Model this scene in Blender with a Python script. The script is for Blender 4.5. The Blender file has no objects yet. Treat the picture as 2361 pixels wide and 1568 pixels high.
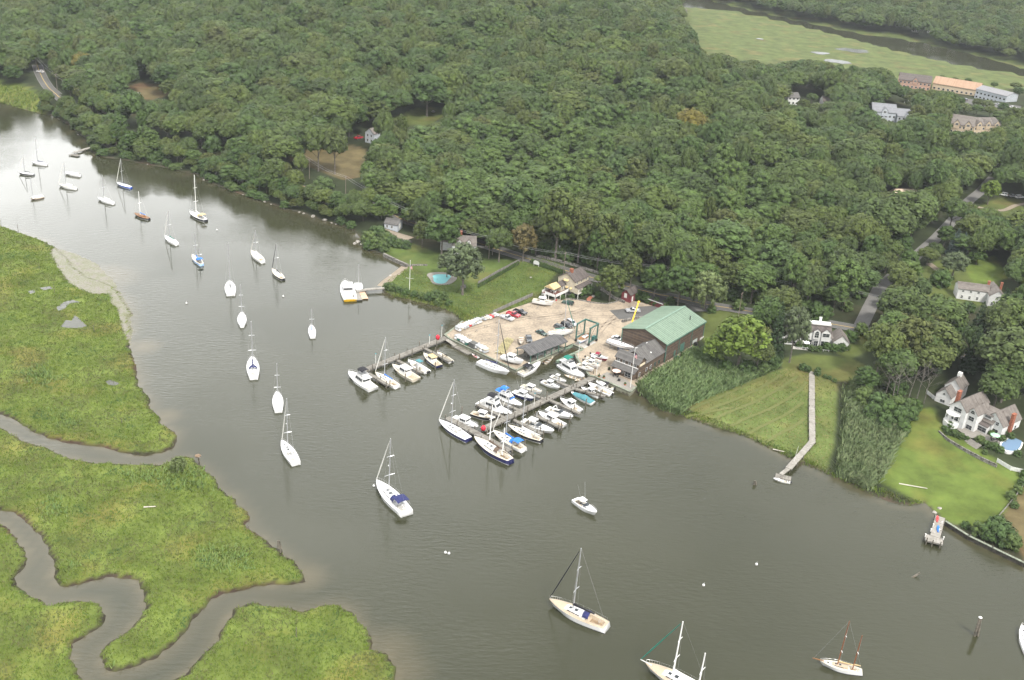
import bpy, bmesh, math, random
import numpy as np
from mathutils import Matrix, Vector
R = math.radians
rnd = random.Random(7)
rng = np.random.default_rng(7)
S = bpy.context.scene
COL = S.collection

# ------------------------------------------------------------------ camera
CAM_H = 170.0                       # metres above the water
PITCH = R(25.5)
FPX = 2515.0                        # focal length for a 2361 px wide picture
ROLL = R(4.33)
cp, sp = math.cos(PITCH), math.sin(PITCH)
FWD = np.array([0, cp, -sp]); LDN = np.array([0, -sp, -cp]); LRT = np.array([1.0, 0, 0])
CR = LRT*math.cos(ROLL) - LDN*math.sin(ROLL)      # picture right
CD = LRT*math.sin(ROLL)*1.0 + LDN*math.cos(ROLL)  # picture down
cam_d = bpy.data.cameras.new('camera'); cam = bpy.data.objects.new('camera', cam_d)
COL.objects.link(cam); S.camera = cam
cam_d.sensor_width = 36.0; cam_d.lens = 36.0*FPX/2361.0
cam_d.clip_start = 1.0; cam_d.clip_end = 20000
M = Matrix.Identity(4)
for i in range(3):
    M[i][0] = CR[i]; M[i][1] = -CD[i]; M[i][2] = -FWD[i]
M[2][3] = CAM_H
cam.matrix_world = M

# ------------------------------------------------------------------ sky and sun (high overcast)
SUN_EL, SUN_AZ = R(52), R(150)      # azimuth clockwise from the camera heading
W = bpy.data.worlds.new('World'); S.world = W; W.use_nodes = True
nt = W.node_tree; nt.nodes.clear()
def nd(t, tree=None, **k):
    n = (tree or nt).nodes.new(t)
    for a, b in k.items(): setattr(n, a, b)
    return n
out = nd('ShaderNodeOutputWorld'); bg = nd('ShaderNodeBackground'); bg.inputs[1].default_value = 0.1
sky = nd('ShaderNodeTexSky', sky_type='NISHITA', sun_disc=False, sun_elevation=SUN_EL, sun_rotation=SUN_AZ)
tc = nd('ShaderNodeTexCoord'); mp = nd('ShaderNodeMapping'); mp.inputs['Scale'].default_value = (1.0, 1.0, 2.6)
mp.inputs['Location'].default_value = (0.35, 0.2, 0.0)
nz = nd('ShaderNodeTexNoise'); nz.inputs['Scale'].default_value = 1.7; nz.inputs['Detail'].default_value = 5
cr = nd('ShaderNodeValToRGB'); cr.color_ramp.elements[0].position = .36; cr.color_ramp.elements[1].position = .66
cr.color_ramp.elements[0].color = (4.0, 4.0, 3.95, 1); cr.color_ramp.elements[1].color = (8.3, 8.25, 8.1, 1)
mx = nd('ShaderNodeMixRGB'); mx.inputs[0].default_value = .88
L = nt.links.new
L(tc.outputs['Generated'], mp.inputs[0]); L(mp.outputs[0], nz.inputs[0]); L(nz.outputs[0], cr.inputs[0])
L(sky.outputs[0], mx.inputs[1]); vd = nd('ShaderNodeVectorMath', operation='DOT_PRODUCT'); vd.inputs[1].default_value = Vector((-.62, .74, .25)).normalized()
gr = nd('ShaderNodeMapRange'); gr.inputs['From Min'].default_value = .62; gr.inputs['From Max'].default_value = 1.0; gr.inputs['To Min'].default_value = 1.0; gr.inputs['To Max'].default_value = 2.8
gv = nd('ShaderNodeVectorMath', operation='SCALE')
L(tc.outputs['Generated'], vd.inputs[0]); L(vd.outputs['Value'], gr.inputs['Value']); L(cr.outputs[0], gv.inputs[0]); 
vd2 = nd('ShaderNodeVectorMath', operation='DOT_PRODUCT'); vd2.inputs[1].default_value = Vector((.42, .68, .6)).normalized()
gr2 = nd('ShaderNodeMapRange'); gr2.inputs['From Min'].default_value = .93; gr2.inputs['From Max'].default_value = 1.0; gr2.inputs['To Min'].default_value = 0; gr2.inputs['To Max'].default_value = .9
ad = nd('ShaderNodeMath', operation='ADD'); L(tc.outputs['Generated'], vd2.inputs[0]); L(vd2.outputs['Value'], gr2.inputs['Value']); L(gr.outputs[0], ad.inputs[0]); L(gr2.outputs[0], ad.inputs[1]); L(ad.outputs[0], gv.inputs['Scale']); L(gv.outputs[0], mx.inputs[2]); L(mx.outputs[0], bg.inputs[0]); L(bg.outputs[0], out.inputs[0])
sun_d = bpy.data.lights.new('sun', 'SUN'); sun_d.energy = 1.9; sun_d.angle = R(11); sun_d.color = (1, .955, .88)
sun = bpy.data.objects.new('sun', sun_d); COL.objects.link(sun)
sdir = Vector((math.sin(SUN_AZ)*math.cos(SUN_EL), math.cos(SUN_AZ)*math.cos(SUN_EL), math.sin(SUN_EL)))
sun.rotation_euler = sdir.to_track_quat('Z', 'Y').to_euler(); sun.location = (0, 0, 400)
S.view_settings.view_transform = 'Standard'; S.view_settings.look = 'None'; S.view_settings.exposure = 1.62
c = S.cycles
c.max_bounces = 5; c.diffuse_bounces = 2; c.glossy_bounces = 2; c.transmission_bounces = 2; c.transparent_max_bounces = 4
c.volume_bounces = 0; c.caustics_reflective = False; c.caustics_refractive = False
S.render.engine = 'CYCLES'

# ------------------------------------------------------------------ measuring: picture point -> place in the world
def ray(px, py):
    v = FWD*FPX + CR*(px-1180.5) + CD*(py-784.0)
    return v/np.linalg.norm(v)
def at(px, py, z=0.0):
    r = ray(px, py); t = (z-CAM_H)/r[2]
    return np.array([r[0]*t, r[1]*t, z])
def proj(x, y, z):
    q = np.stack([np.asarray(x, float), np.asarray(y, float), np.asarray(z, float)-CAM_H], -1)
    f = q@FWD
    return 1180.5 + FPX*(q@CR)/f, 784.0 + FPX*(q@CD)/f
def height_of(base, px, py):        # height of a mast standing at base whose top shows at py
    lo, hi = 0.0, 60.0
    for _ in range(40):
        m = (lo+hi)/2
        if proj(base[0], base[1], base[2]+m)[1] > py: lo = m
        else: hi = m
    return lo
def sm(a, b, x):
    t = np.clip((np.asarray(x, float)-a)/(b-a), 0, 1); return t*t*(3-2*t)
def sdf(poly, x, y):                # signed distance to a polygon, positive inside
    x = np.asarray(x, float); y = np.asarray(y, float)
    p = np.asarray(poly)[:, :2]; n = len(p)
    d = np.full(x.shape, 1e18); ins = np.zeros(x.shape, bool)
    for i in range(n):
        ax, ay = p[i]; bx, by = p[(i+1) % n]
        ex, ey = bx-ax, by-ay; wx, wy = x-ax, y-ay
        t = np.clip((wx*ex+wy*ey)/(ex*ex+ey*ey+1e-12), 0, 1)
        d = np.minimum(d, (wx-ex*t)**2+(wy-ey*t)**2)
        c = ((ay <= y) & (by > y)) | ((by <= y) & (ay > y))
        with np.errstate(divide='ignore', invalid='ignore'):
            xi = ax + (y-ay)*ex/np.where(ey == 0, 1e-12, ey)
        ins ^= c & (x < xi)
    d = np.sqrt(d)
    return np.where(ins, d, -d)
def inside(poly, x, y):
    x = np.asarray(x, float); y = np.asarray(y, float)
    p = np.asarray(poly)[:, :2]; n = len(p); ins = np.zeros(x.shape, bool)
    for i in range(n):
        ax, ay = p[i]; bx, by = p[(i+1) % n]
        c = ((ay <= y) & (by > y)) | ((by <= y) & (ay > y))
        ins ^= c & (x < ax + (y-ay)*(bx-ax)/((by-ay) if by != ay else 1e-12))
    return ins

# ------------------------------------------------------------------ outlines measured from the photograph
YZ = 1.6
SHORE_W = [(-420,150),(-150,195),(0,237),(25,243),(50,252),(90,262),(120,268),(150,285),(170,300),(195,320),(208,333),(212,352),(230,362),(262,366),
 (300,372),(345,380),(385,388),(420,396),(450,402),(475,418),(520,435),(560,450),(600,462),(650,480),(700,492),(745,510),(790,522),
 (815,532),(832,552),(822,560),(840,572),(860,580),(885,588),(910,600),(930,610),(938,614),(925,625),(905,640),(888,652),(880,663),
 (885,672),(905,682),(940,690),(965,697),(985,701),(1010,707),(1035,716),(1055,727),(1068,740)]
YARD_EDGE = [(1048,756),(1026,772),(1036,780),(1190,854),(1320.8,793.5),(1344.2,804.2),(1325,814),(1332,829),(1359,866),(1372,868),(1453,903.5),(1467,892)]
SHORE_E = [(1475,905),(1490,922),(1510,940),(1535,952),(1570,960),(1610,972),(1660,988),(1720,1005),(1760,1025),(1800,1045),(1830,1060),
 (1880,1080),(1925,1100),(1980,1125),(2010,1140),(2050,1158),(2100,1166),(2132,1160),(2150,1178),(2166,1192),(2182,1206),(2230,1238),(2285,1265),(2361,1302),(2520,1380),(2900,1500)]
NPOLY = np.array([at(*q)[:2] for q in SHORE_W] + [at(*q, YZ)[:2] for q in YARD_EDGE] + [at(*q)[:2] for q in SHORE_E]
                 + [(3000, 200), (4000, 9000), (-4000, 9000), (-3000, 900)])
MARSH_P = [
 [(-260,505),(0,522),(40,535),(100,556),(132,575),(150,592),(165,612),(200,640),(262,662),(285,690),(300,722),(304,760),(298,800),(312,850),(322,880),(318,892),
  (345,920),(350,945),(365,957),(375,980),(403,995),(405,1010),(398,1035),(380,1043),(340,1050),(310,1048),(270,1040),(230,1030),
  (190,1025),(140,1018),(110,1010),(80,995),(50,978),(25,965),(0,955),(-260,880)],
 [(-260,915),(0,985),(20,1000),(45,1015),(90,1030),(140,1050),(200,1066),(260,1072),(330,1072),(375,1072),(400,1060),(410,1053),(425,1053),
  (440,1060),(470,1080),(498,1105),(500,1125),(520,1140),(540,1150),(542,1165),(570,1185),(573,1200),(562,1212),(590,1232),(612,1250),
  (640,1268),(660,1285),(690,1310),(707,1347),(680,1345),(640,1348),(600,1352),(550,1358),(510,1370),(480,1390),(460,1410),(440,1430),
  (425,1460),(400,1490),(370,1515),(330,1530),(290,1545),(260,1553),(240,1540),(232,1515),(240,1495),(270,1475),(300,1450),(325,1420),
  (336,1400),(330,1365),(318,1342),(290,1335),(250,1332),(200,1340),(160,1352),(135,1350),(122,1330),(127,1290),(115,1260),(90,1225),
  (60,1195),(30,1180),(0,1176),(-260,1160)],
 [(-260,1175),(0,1205),(30,1230),(55,1260),(63,1290),(50,1315),(30,1330),(40,1355),(70,1378),(120,1395),(180,1385),(225,1390),(242,1420),
  (230,1445),(200,1465),(170,1490),(163,1520),(175,1555),(190,1585),(200,1700),(-260,1700)],
 [(380,1700),(395,1575),(440,1545),(475,1510),(500,1475),(520,1440),(540,1400),(580,1393),(640,1400),(700,1408),(740,1400),(780,1398),
  (810,1412),(830,1440),(850,1470),(860,1500),(890,1510),(905,1540),(918,1572),(930,1700)]]
MPOLY = [np.array([at(*q)[:2] for q in p]) for p in MARSH_P]
YARD_P = YARD_EDGE + [(1475,885),(1530,850),(1568,826),(1598,796),(1585,760),(1545,724),(1500,702),(1440,690),(1400,700),(1375,697),(1330,690),(1295,686),(1240,692),(1180,712),(1110,738),(1068,742)]
YPOLY = np.array([at(*q, YZ)[:2] for q in YARD_P])
FM_P = [(1560,30),(1600,16),(1760,38),(1900,72),(1980,93),(2100,124),(2230,152),(2361,172),(2700,240),(2900,330),(2361,215),(2200,215),(2000,185),(1800,168),(1650,140),(1600,120)]
FPOLY = np.array([at(*q)[:2] for q in FM_P])
RIV_P = [(1540,20),(1600,14),(1660,20),(1760,38),(1900,72),(1980,93),(2100,124),(2230,152),(2361,172),(2700,240),(2700,222),(2361,158),(2290,140),(2180,112),(2080,92),(1960,75),(1900,62),(1800,40),(1700,18),(1600,-8),(1480,-20)]
RPOLY = np.array([at(*q)[:2] for q in RIV_P])

def wav(x, y, s, o):
    return (np.sin(x/s+o)*np.cos(y/s*.9-o*1.7)+.6*np.sin((x*.6+y*.8)/s*1.9+o*2.1)+.4*np.cos((x*.8-y*.6)/s*3.1+o))/2
def H(x, y):
    x = np.asarray(x, float); y = np.asarray(y, float)
    d = sdf(NPOLY, x, y)
    w = 1-sm(-75, -52, x)                              # wooded western bank is steep
    h = np.where(d < 0, np.maximum(d*.6, -2.5), 0.35*sm(0, 1.2, d)+.9*sm(0, 9, d))
    h = h + w*6.0*sm(1, 20, d) + (1-w)*3.2*sm(18, 75, d)
    fx, fy = 120., 1130.; gx, gy = 410., 850.; l = math.hypot(gx-fx, gy-fy)          # the valley of the far marsh
    s = (x-fx)*((gy-fy)/l) - (y-fy)*((gx-fx)/l)
    val = sm(-40, 330, s)
    east = 1-.72*sm(40, 210, x)
    hill = (21*sm(60, 330, d) + 9*sm(300, 700, d) + 4.2*wav(x, y, 62., .8)*sm(45, 160, d) + 5*wav(x, y, 150., 2.2)*sm(80, 260, d))
    h = h + hill*val*east
    far = sdf(FPOLY, x, y); riv = sdf(RPOLY, x, y)
    low = sm(-70, 0, np.maximum(far, riv))
    h = np.where(d > 0, h*(1-low)+.5*low, h)
    h = np.where(riv > -1, np.minimum(h, .5-1.6*sm(-2, 3, riv)), h)
    yd = sdf(YPOLY, x, y)
    k = sm(-9, -.3, yd)
    h = np.where(d > 0, h*(1-k)+(YZ-.12)*k, h)
    for mp_ in MPOLY:
        m = sdf(mp_, x, y)
        m = np.where(np.abs(m) < 6, m+.55*wav(x, y, 1.1, .3)+.75*wav(x, y, 3.1, 2.), m)
        hm = np.where(m < 0, np.maximum(m*.5, -2.5), .72*sm(-.1, .9, m)+.12*wav(x, y, 5., 1.)*sm(0, 4, m))
        h = np.maximum(h, hm)
    return h
def on(px, py):                     # where a sight line meets the ground
    r = ray(px, py); t = np.linspace(190, 2600, 2400)
    x, y, z = r[0]*t, r[1]*t, CAM_H+r[2]*t
    g = z-np.maximum(H(x, y), 0)
    i = int(np.argmax(g < 0)) if (g < 0).any() else len(t)-1
    a, b = t[max(i-1, 0)], t[i]
    for _ in range(18):
        m = (a+b)/2
        if CAM_H+r[2]*m > max(float(H(r[0]*m, r[1]*m)), 0): a = m
        else: b = m
    return np.array([r[0]*a, r[1]*a, CAM_H+r[2]*a])

# ------------------------------------------------------------------ materials (procedural)
MATS = {}
def mat(name, col=(.5, .5, .5), rough=.6, metal=0.0, var=.12, scale=1.5, spec=.35, bump=0.0, bscale=8.0, col2=None, coat=0):
    if name in MATS: return MATS[name]
    m = bpy.data.materials.new(name); m.use_nodes = True; t = m.node_tree; b = t.nodes['Principled BSDF']
    b.inputs['Roughness'].default_value = rough; b.inputs['Metallic'].default_value = metal
    b.inputs['Specular IOR Level'].default_value = spec
    if coat: b.inputs['Coat Weight'].default_value = coat
    n = nd('ShaderNodeTexNoise', t); n.inputs['Scale'].default_value = scale; n.inputs['Detail'].default_value = 4
    g = nd('ShaderNodeTexCoord', t); t.links.new(g.outputs['Object'], n.inputs[0])
    r = nd('ShaderNodeValToRGB', t); e = r.color_ramp.elements
    c2 = col2 or tuple(x*(1-var*1.6) for x in col)
    e[0].position = .33; e[1].position = .67
    e[0].color = (*c2, 1); e[1].color = (*(min(1, x*(1+var*.6)) for x in col), 1)
    t.links.new(n.outputs[0], r.inputs[0]); t.links.new(r.outputs[0], b.inputs['Base Color'])
    if bump:
        n2 = nd('ShaderNodeTexNoise', t); n2.inputs['Scale'].default_value = bscale; t.links.new(g.outputs['Object'], n2.inputs[0])
        bp = nd('ShaderNodeBump', t); bp.inputs['Strength'].default_value = bump; bp.inputs['Distance'].default_value = .1
        t.links.new(n2.outputs[0], bp.inputs['Height']); t.links.new(bp.outputs[0], b.inputs['Normal'])
    MATS[name] = m; return m
def planks(name, a, b_, step=.18, axis=0, rough=.85, var=.35, bump=.5, groove=.25):     # boards, clapboards, ribs or shingles: bands along one object axis
    if name in MATS: return MATS[name]
    m = bpy.data.materials.new(name); m.use_nodes = True; t = m.node_tree; b = t.nodes['Principled BSDF']
    b.inputs['Roughness'].default_value = rough; b.inputs['Specular IOR Level'].default_value = .25
    g = nd('ShaderNodeTexCoord', t); s = nd('ShaderNodeSeparateXYZ', t); t.links.new(g.outputs['Object'], s.inputs[0])
    d = nd('ShaderNodeMath', t, operation='DIVIDE'); d.inputs[1].default_value = step; t.links.new(s.outputs[axis], d.inputs[0])
    f = nd('ShaderNodeMath', t, operation='FLOOR'); t.links.new(d.outputs[0], f.inputs[0])
    wn = nd('ShaderNodeTexWhiteNoise', t, noise_dimensions='1D'); t.links.new(f.outputs[0], wn.inputs['W'])
    n = nd('ShaderNodeTexNoise', t); n.inputs['Scale'].default_value = .9; n.inputs['Detail'].default_value = 5; t.links.new(g.outputs['Object'], n.inputs[0])
    mxx = nd('ShaderNodeMath', t, operation='MULTIPLY_ADD'); mxx.inputs[1].default_value = var; t.links.new(wn.outputs[0], mxx.inputs[0]); t.links.new(n.outputs[0], mxx.inputs[2])
    r = nd('ShaderNodeValToRGB', t); r.color_ramp.elements[0].position = .4; r.color_ramp.elements[1].position = .62+var*.7
    r.color_ramp.elements[0].color = (*a, 1); r.color_ramp.elements[1].color = (*b_, 1)
    t.links.new(mxx.outputs[0], r.inputs[0])
    fr = nd('ShaderNodeMath', t, operation='FRACT'); t.links.new(d.outputs[0], fr.inputs[0])
    st = nd('ShaderNodeMath', t, operation='GREATER_THAN'); st.inputs[1].default_value = .3; t.links.new(fr.outputs[0], st.inputs[0])
    gm_ = nd('ShaderNodeMapRange', t); gm_.inputs['To Min'].default_value = 1-groove; t.links.new(st.outputs[0], gm_.inputs['Value'])
    sc_ = nd('ShaderNodeVectorMath', t, operation='SCALE'); t.links.new(r.outputs[0], sc_.inputs[0]); t.links.new(gm_.outputs[0], sc_.inputs['Scale']); t.links.new(sc_.outputs[0], b.inputs['Base Color'])
    bp = nd('ShaderNodeBump', t); bp.inputs['Strength'].default_value = bump; bp.inputs['Distance'].default_value = .04
    t.links.new(st.outputs[0], bp.inputs['Height']); t.links.new(bp.outputs[0], b.inputs['Normal'])
    MATS[name] = m; return m
def leafmat(name, cols, rough=.7):   # each tree its own tone, each leaf clump a little lighter or darker
    m = bpy.data.materials.new(name); m.use_nodes = True; t = m.node_tree; b = t.nodes['Principled BSDF']
    b.inputs['Roughness'].default_value = rough; b.inputs['Specular IOR Level'].default_value = .18
    oi = nd('ShaderNodeObjectInfo', t); r = nd('ShaderNodeValToRGB', t); e = r.color_ramp.elements
    while len(e) < len(cols): e.new(.5)
    for i, c_ in enumerate(cols): e[i].position = i/(len(cols)-1); e[i].color = (*c_, 1)
    t.links.new(oi.outputs['Random'], r.inputs[0])
    ge = nd('ShaderNodeNewGeometry', t); mr = nd('ShaderNodeMapRange', t); mr.inputs['To Min'].default_value = .72; mr.inputs['To Max'].default_value = 1.28
    t.links.new(ge.outputs['Random Per Island'], mr.inputs['Value'])
    tc_ = nd('ShaderNodeTexCoord', t); n = nd('ShaderNodeTexNoise', t); n.inputs['Scale'].default_value = .35; t.links.new(tc_.outputs['Object'], n.inputs[0])
    m2 = nd('ShaderNodeMapRange', t); m2.inputs['From Min'].default_value = .3; m2.inputs['From Max'].default_value = .7; m2.inputs['To Min'].default_value = .72; m2.inputs['To Max'].default_value = 1.3
    t.links.new(n.outputs[0], m2.inputs['Value'])
    mu = nd('ShaderNodeMath', t, operation='MULTIPLY'); t.links.new(mr.outputs[0], mu.inputs[0]); t.links.new(m2.outputs[0], mu.inputs[1])
    vm = nd('ShaderNodeVectorMath', t, operation='SCALE'); t.links.new(r.outputs[0], vm.inputs[0]); t.links.new(mu.outputs[0], vm.inputs['Scale'])
    t.links.new(vm.outputs[0], b.inputs['Base Color'])
    MATS[name] = m; return m
def ground_mat(name, stops, s1, s2, mix=.55, rough=.95, bump=.4, isl=0.0):  # patches at two scales, in world metres
    m = bpy.data.materials.new(name); m.use_nodes = True; t = m.node_tree; b = t.nodes['Principled BSDF']
    b.inputs['Roughness'].default_value = rough; b.inputs['Specular IOR Level'].default_value = .1
    g = nd('ShaderNodeNewGeometry', t)
    n1 = nd('ShaderNodeTexNoise', t); n1.inputs['Scale'].default_value = 1/s1; n1.inputs['Detail'].default_value = 6; n1.inputs['Roughness'].default_value = .62
    n2 = nd('ShaderNodeTexNoise', t); n2.inputs['Scale'].default_value = 1/s2; n2.inputs['Detail'].default_value = 4
    t.links.new(g.outputs['Position'], n1.inputs[0]); t.links.new(g.outputs['Position'], n2.inputs[0])
    mxn = nd('ShaderNodeMix', t); mxn.inputs[0].default_value = 1-mix
    t.links.new(n1.outputs[0], mxn.inputs[2]); t.links.new(n2.outputs[0], mxn.inputs[3])
    last = mxn.outputs[0]
    if isl:
        ma = nd('ShaderNodeMath', t, operation='MULTIPLY_ADD'); ma.inputs[1].default_value = isl
        sb = nd('ShaderNodeMath', t, operation='SUBTRACT'); sb.inputs[1].default_value = isl*.5
        t.links.new(g.outputs['Random Per Island'], ma.inputs[0]); t.links.new(last, ma.inputs[2]); t.links.new(ma.outputs[0], sb.inputs[0]); last = sb.outputs[0]
    r = nd('ShaderNodeValToRGB', t); e = r.color_ramp.elements
    while len(e) < len(stops): e.new(.5)
    for i, (p_, c_) in enumerate(stops): e[i].position = p_; e[i].color = (*c_, 1)
    t.links.new(last, r.inputs[0]); t.links.new(r.outputs[0], b.inputs['Base Color'])
    if bump:
        bp = nd('ShaderNodeBump', t); bp.inputs['Strength'].default_value = bump; bp.inputs['Distance'].default_value = .3
        t.links.new(n2.outputs[0], bp.inputs['Height']); t.links.new(bp.outputs[0], b.inputs['Normal'])
    MATS[name] = m; return m

# ------------------------------------------------------------------ mesh builder
class MB:
    def __init__(s): s.v = []; s.f = []; s.m = []; s.k = 0
    def vert(s, p): s.v.append((float(p[0]), float(p[1]), float(p[2]))); return len(s.v)-1
    def face(s, ids, m=None): s.f.append(tuple(ids)); s.m.append(s.k if m is None else m)
    def poly(s, pts, m=None): s.face([s.vert(p) for p in pts], m)
    def hexa(s, b, t, m=None, cap=True):           # bottom ring and top ring joined
        n = len(b); i = [s.vert(p) for p in b]; j = [s.vert(p) for p in t]
        for k in range(n): s.face([i[k], i[(k+1) % n], j[(k+1) % n], j[k]], m)
        if cap: s.face(j, m); s.face(i[::-1], m)
    def box(s, c, d, m=None, rz=0.0, taper=1.0):
        x, y, z = d[0]/2, d[1]/2, d[2]/2; ca, sa = math.cos(rz), math.sin(rz)
        q = lambda a, b, e, u: (c[0]+a*u*ca-b*u*sa, c[1]+a*u*sa+b*u*ca, c[2]+e)
        s.hexa([q(-x, -y, -z, 1), q(x, -y, -z, 1), q(x, y, -z, 1), q(-x, y, -z, 1)], [q(-x, -y, z, taper), q(x, -y, z, taper), q(x, y, z, taper), q(-x, y, z, taper)], m)
    def tube(s, a, b, r0, r1=None, n=6, m=None, cap=True):
        a, b = np.asarray(a, float), np.asarray(b, float); r1 = r0 if r1 is None else r1
        d = b-a; d = d/(np.linalg.norm(d)+1e-9)
        u = np.cross(d, (0, 0, 1.0) if abs(d[2]) < .9 else (1.0, 0, 0)); u /= np.linalg.norm(u); w = np.cross(d, u)
        ang = [2*math.pi*k/n for k in range(n)]
        s.hexa([a+r0*(u*math.cos(t)+w*math.sin(t)) for t in ang][::-1], [b+r1*(u*math.cos(t)+w*math.sin(t)) for t in ang][::-1], m, cap)
    def path(s, pts, r, n=5, m=None):
        for a, b in zip(pts[:-1], pts[1:]): s.tube(a, b, r, r, n, m)
    def loft(s, rings, m=None, close=False, cap0=False, cap1=False, mats=None):
        ids = [[s.vert(p) for p in q] for q in rings]; n = len(rings[0])
        for a, b in zip(ids[:-1], ids[1:]):
            for k in range(n if close else n-1):
                s.face([a[k], a[(k+1) % n], b[(k+1) % n], b[k]], mats[k] if mats else m)
        if cap0: s.face(ids[0][::-1], m)
        if cap1: s.face(ids[-1], m)
    def ellip(s, c, r, nu=10, nv=6, m=None, z0=-1.0):
        rings = []
        for j in range(nv+1):
            a = math.asin(max(-1, z0)) + (math.pi/2-math.asin(max(-1, z0)))*j/nv
            rr = max(math.cos(a), .001)
            rings.append([(c[0]+r[0]*rr*math.cos(2*math.pi*i/nu), c[1]+r[1]*rr*math.sin(2*math.pi*i/nu), c[2]+r[2]*math.sin(a)) for i in range(nu)])
        s.loft(rings, m, close=True, cap0=z0 > -1)
    def build(s, name, mats, parent=None, smooth=False):
        me = bpy.data.meshes.new(name); me.from_pydata(s.v, [], s.f)
        for mm in (mats if isinstance(mats, (list, tuple)) else [mats]): me.materials.append(mm)
        if max(s.m, default=0): me.polygons.foreach_set('material_index', s.m)
        if smooth: me.polygons.foreach_set('use_smooth', [True]*len(me.polygons))
        o = bpy.data.objects.new(name, me); COL.objects.link(o)
        if parent: o.parent = parent
        return o
def tag(o, label, cat, group=None, kind=None):
    if label: o['label'] = label
    if cat: o['category'] = cat
    if group: o['group'] = group
    if kind: o['kind'] = kind
    return o
def empty(name, loc, rz=0.0, label=None, cat=None, group=None):
    o = bpy.data.objects.new(name, None); o.empty_display_size = .5; COL.objects.link(o)
    o.location = tuple(map(float, loc)); o.rotation_euler = (0, 0, rz)
    return tag(o, label, cat, group)
def copy_tree(o, parent=None):
    c_ = o.copy(); COL.objects.link(c_); c_.parent = parent
    for ch in o.children: copy_tree(ch, c_)
    return c_
def np_mesh(name, v, quads, mats, midx=None, attrs=None, smooth=False):
    me = bpy.data.meshes.new(name); n = len(quads); k = quads.shape[1]
    me.vertices.add(len(v)); me.vertices.foreach_set('co', np.ascontiguousarray(v, np.float32).ravel())
    me.loops.add(n*k); me.loops.foreach_set('vertex_index', np.ascontiguousarray(quads, np.int32).ravel())
    me.polygons.add(n); me.polygons.foreach_set('loop_start', np.arange(0, n*k, k, dtype=np.int32))
    for mm in (mats if isinstance(mats, (list, tuple)) else [mats]): me.materials.append(mm)
    if midx is not None: me.polygons.foreach_set('material_index', np.asarray(midx, np.int32))
    if smooth: me.polygons.foreach_set('use_smooth', np.ones(n, bool))
    for an, av in (attrs or {}).items():
        a = me.color_attributes.new(an, 'FLOAT_COLOR', 'POINT'); a.data.foreach_set('color', np.ascontiguousarray(av, np.float32).ravel())
    me.update(calc_edges=True)
    return me
def np_obj(name, *a, **k):
    o = bpy.data.objects.new(name, np_mesh(name, *a, **k)); COL.objects.link(o); return o

# ------------------------------------------------------------------ the ground: one sheet to the horizon
def axis_pts(lo, hi, fa, fb, fine, grow, cap):
    a = list(np.arange(fa, fb+.01, fine)); st = fine
    while a[-1] < hi: st = min(st*grow, cap); a.append(a[-1]+st)
    st = fine
    while a[0] > lo: st = min(st*grow, cap); a.insert(0, a[0]-st)
    return np.array(a)
gx_ = axis_pts(-2600, 2600, -210, 200, 1.1, 1.045, 60); gy_ = axis_pts(60, 5200, 168, 500, 1.1, 1.03, 60)
GX, GY = np.meshgrid(gx_, gy_); GZ = H(GX, GY)
H_exact = H
def H(x, y):                        # ground height read back from the sheet
    x, y = np.broadcast_arrays(np.asarray(x, float), np.asarray(y, float))
    i = np.clip(np.searchsorted(gx_, x)-1, 0, len(gx_)-2); j = np.clip(np.searchsorted(gy_, y)-1, 0, len(gy_)-2)
    u = np.clip((x-gx_[i])/(gx_[i+1]-gx_[i]), 0, 1); v = np.clip((y-gy_[j])/(gy_[j+1]-gy_[j]), 0, 1)
    return (GZ[j, i]*(1-u)+GZ[j, i+1]*u)*(1-v)+(GZ[j+1, i]*(1-u)+GZ[j+1, i+1]*u)*v

P_LAWN = [('lawn', [(1195,592),(1250,596),(1300,612),(1262,655),(1240,690),(1180,712),(1110,735),(1068,742),(1035,718),(1010,708),(985,702),(965,698),(905,683),(885,672),(880,655),(938,614),(1000,640),(1060,665),(1100,650),(1160,622)]),
 ('lawn', [(880,588),(900,566),(950,560),(1000,580),(1080,600),(1110,595),(1200,600),(1100,655),(1060,670),(960,630),(938,612)]),
 ('lawn2', [(1790,830),(1860,815),(1960,825),(2010,850),(2000,875),(1950,880),(1870,878),(1800,845)]),
 ('hay', [(1590,935),(1660,905),(1740,870),(1810,848),(1870,865),(1930,885),(1928,960),(1922,1030),(1905,1085),(1850,1060),(1770,1028),(1660,985),(1600,962)]),
 ('lawn3', [(2100,945),(2150,940),(2180,990),(2230,1020),(2300,1060),(2361,1095),(2361,1160),(2310,1200),(2240,1215),(2180,1205),(2150,1175),(2020,1110),(2060,1040),(2090,980)]),
 ('dry', [(2305,1200),(2330,1160),(2361,1120),(2420,1130),(2500,1300),(2361,1290)]),
 ('lawn2', [(2105,640),(2160,600),(2230,600),(2300,640),(2320,690),(2200,720),(2110,720)]),
 ('lawn3', [(2210,600),(2290,590),(2330,640),(2250,660)]), ('lawn2', [(1625,712),(1770,728),(1800,765),(1790,800),(1640,800),(1605,770)]), ('lawn2', [(2250,480),(2300,455),(2361,460),(2361,520),(2270,510)]),
 ('dry', [(296,194),(355,192),(400,205),(380,224),(345,232),(302,226)]),
 ('dry', [(660,345),(720,335),(815,335),(845,345),(835,408),(790,415),(720,388),(670,372)]),
 ('lawn2', [(900,275),(960,250),(1030,245),(1020,270),(980,292),(940,288)]),
 ('lawn2', [(1190,560),(1240,480),(1330,455),(1420,480),(1440,560),(1340,590)]),
 ('marsh', [(0,190),(50,197),(90,215),(112,262),(90,268),(50,256),(0,240),(-150,200)]),
 ('lawn2', [(1880,760),(1990,770),(2020,800),(1960,830),(1900,800)])]
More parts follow.
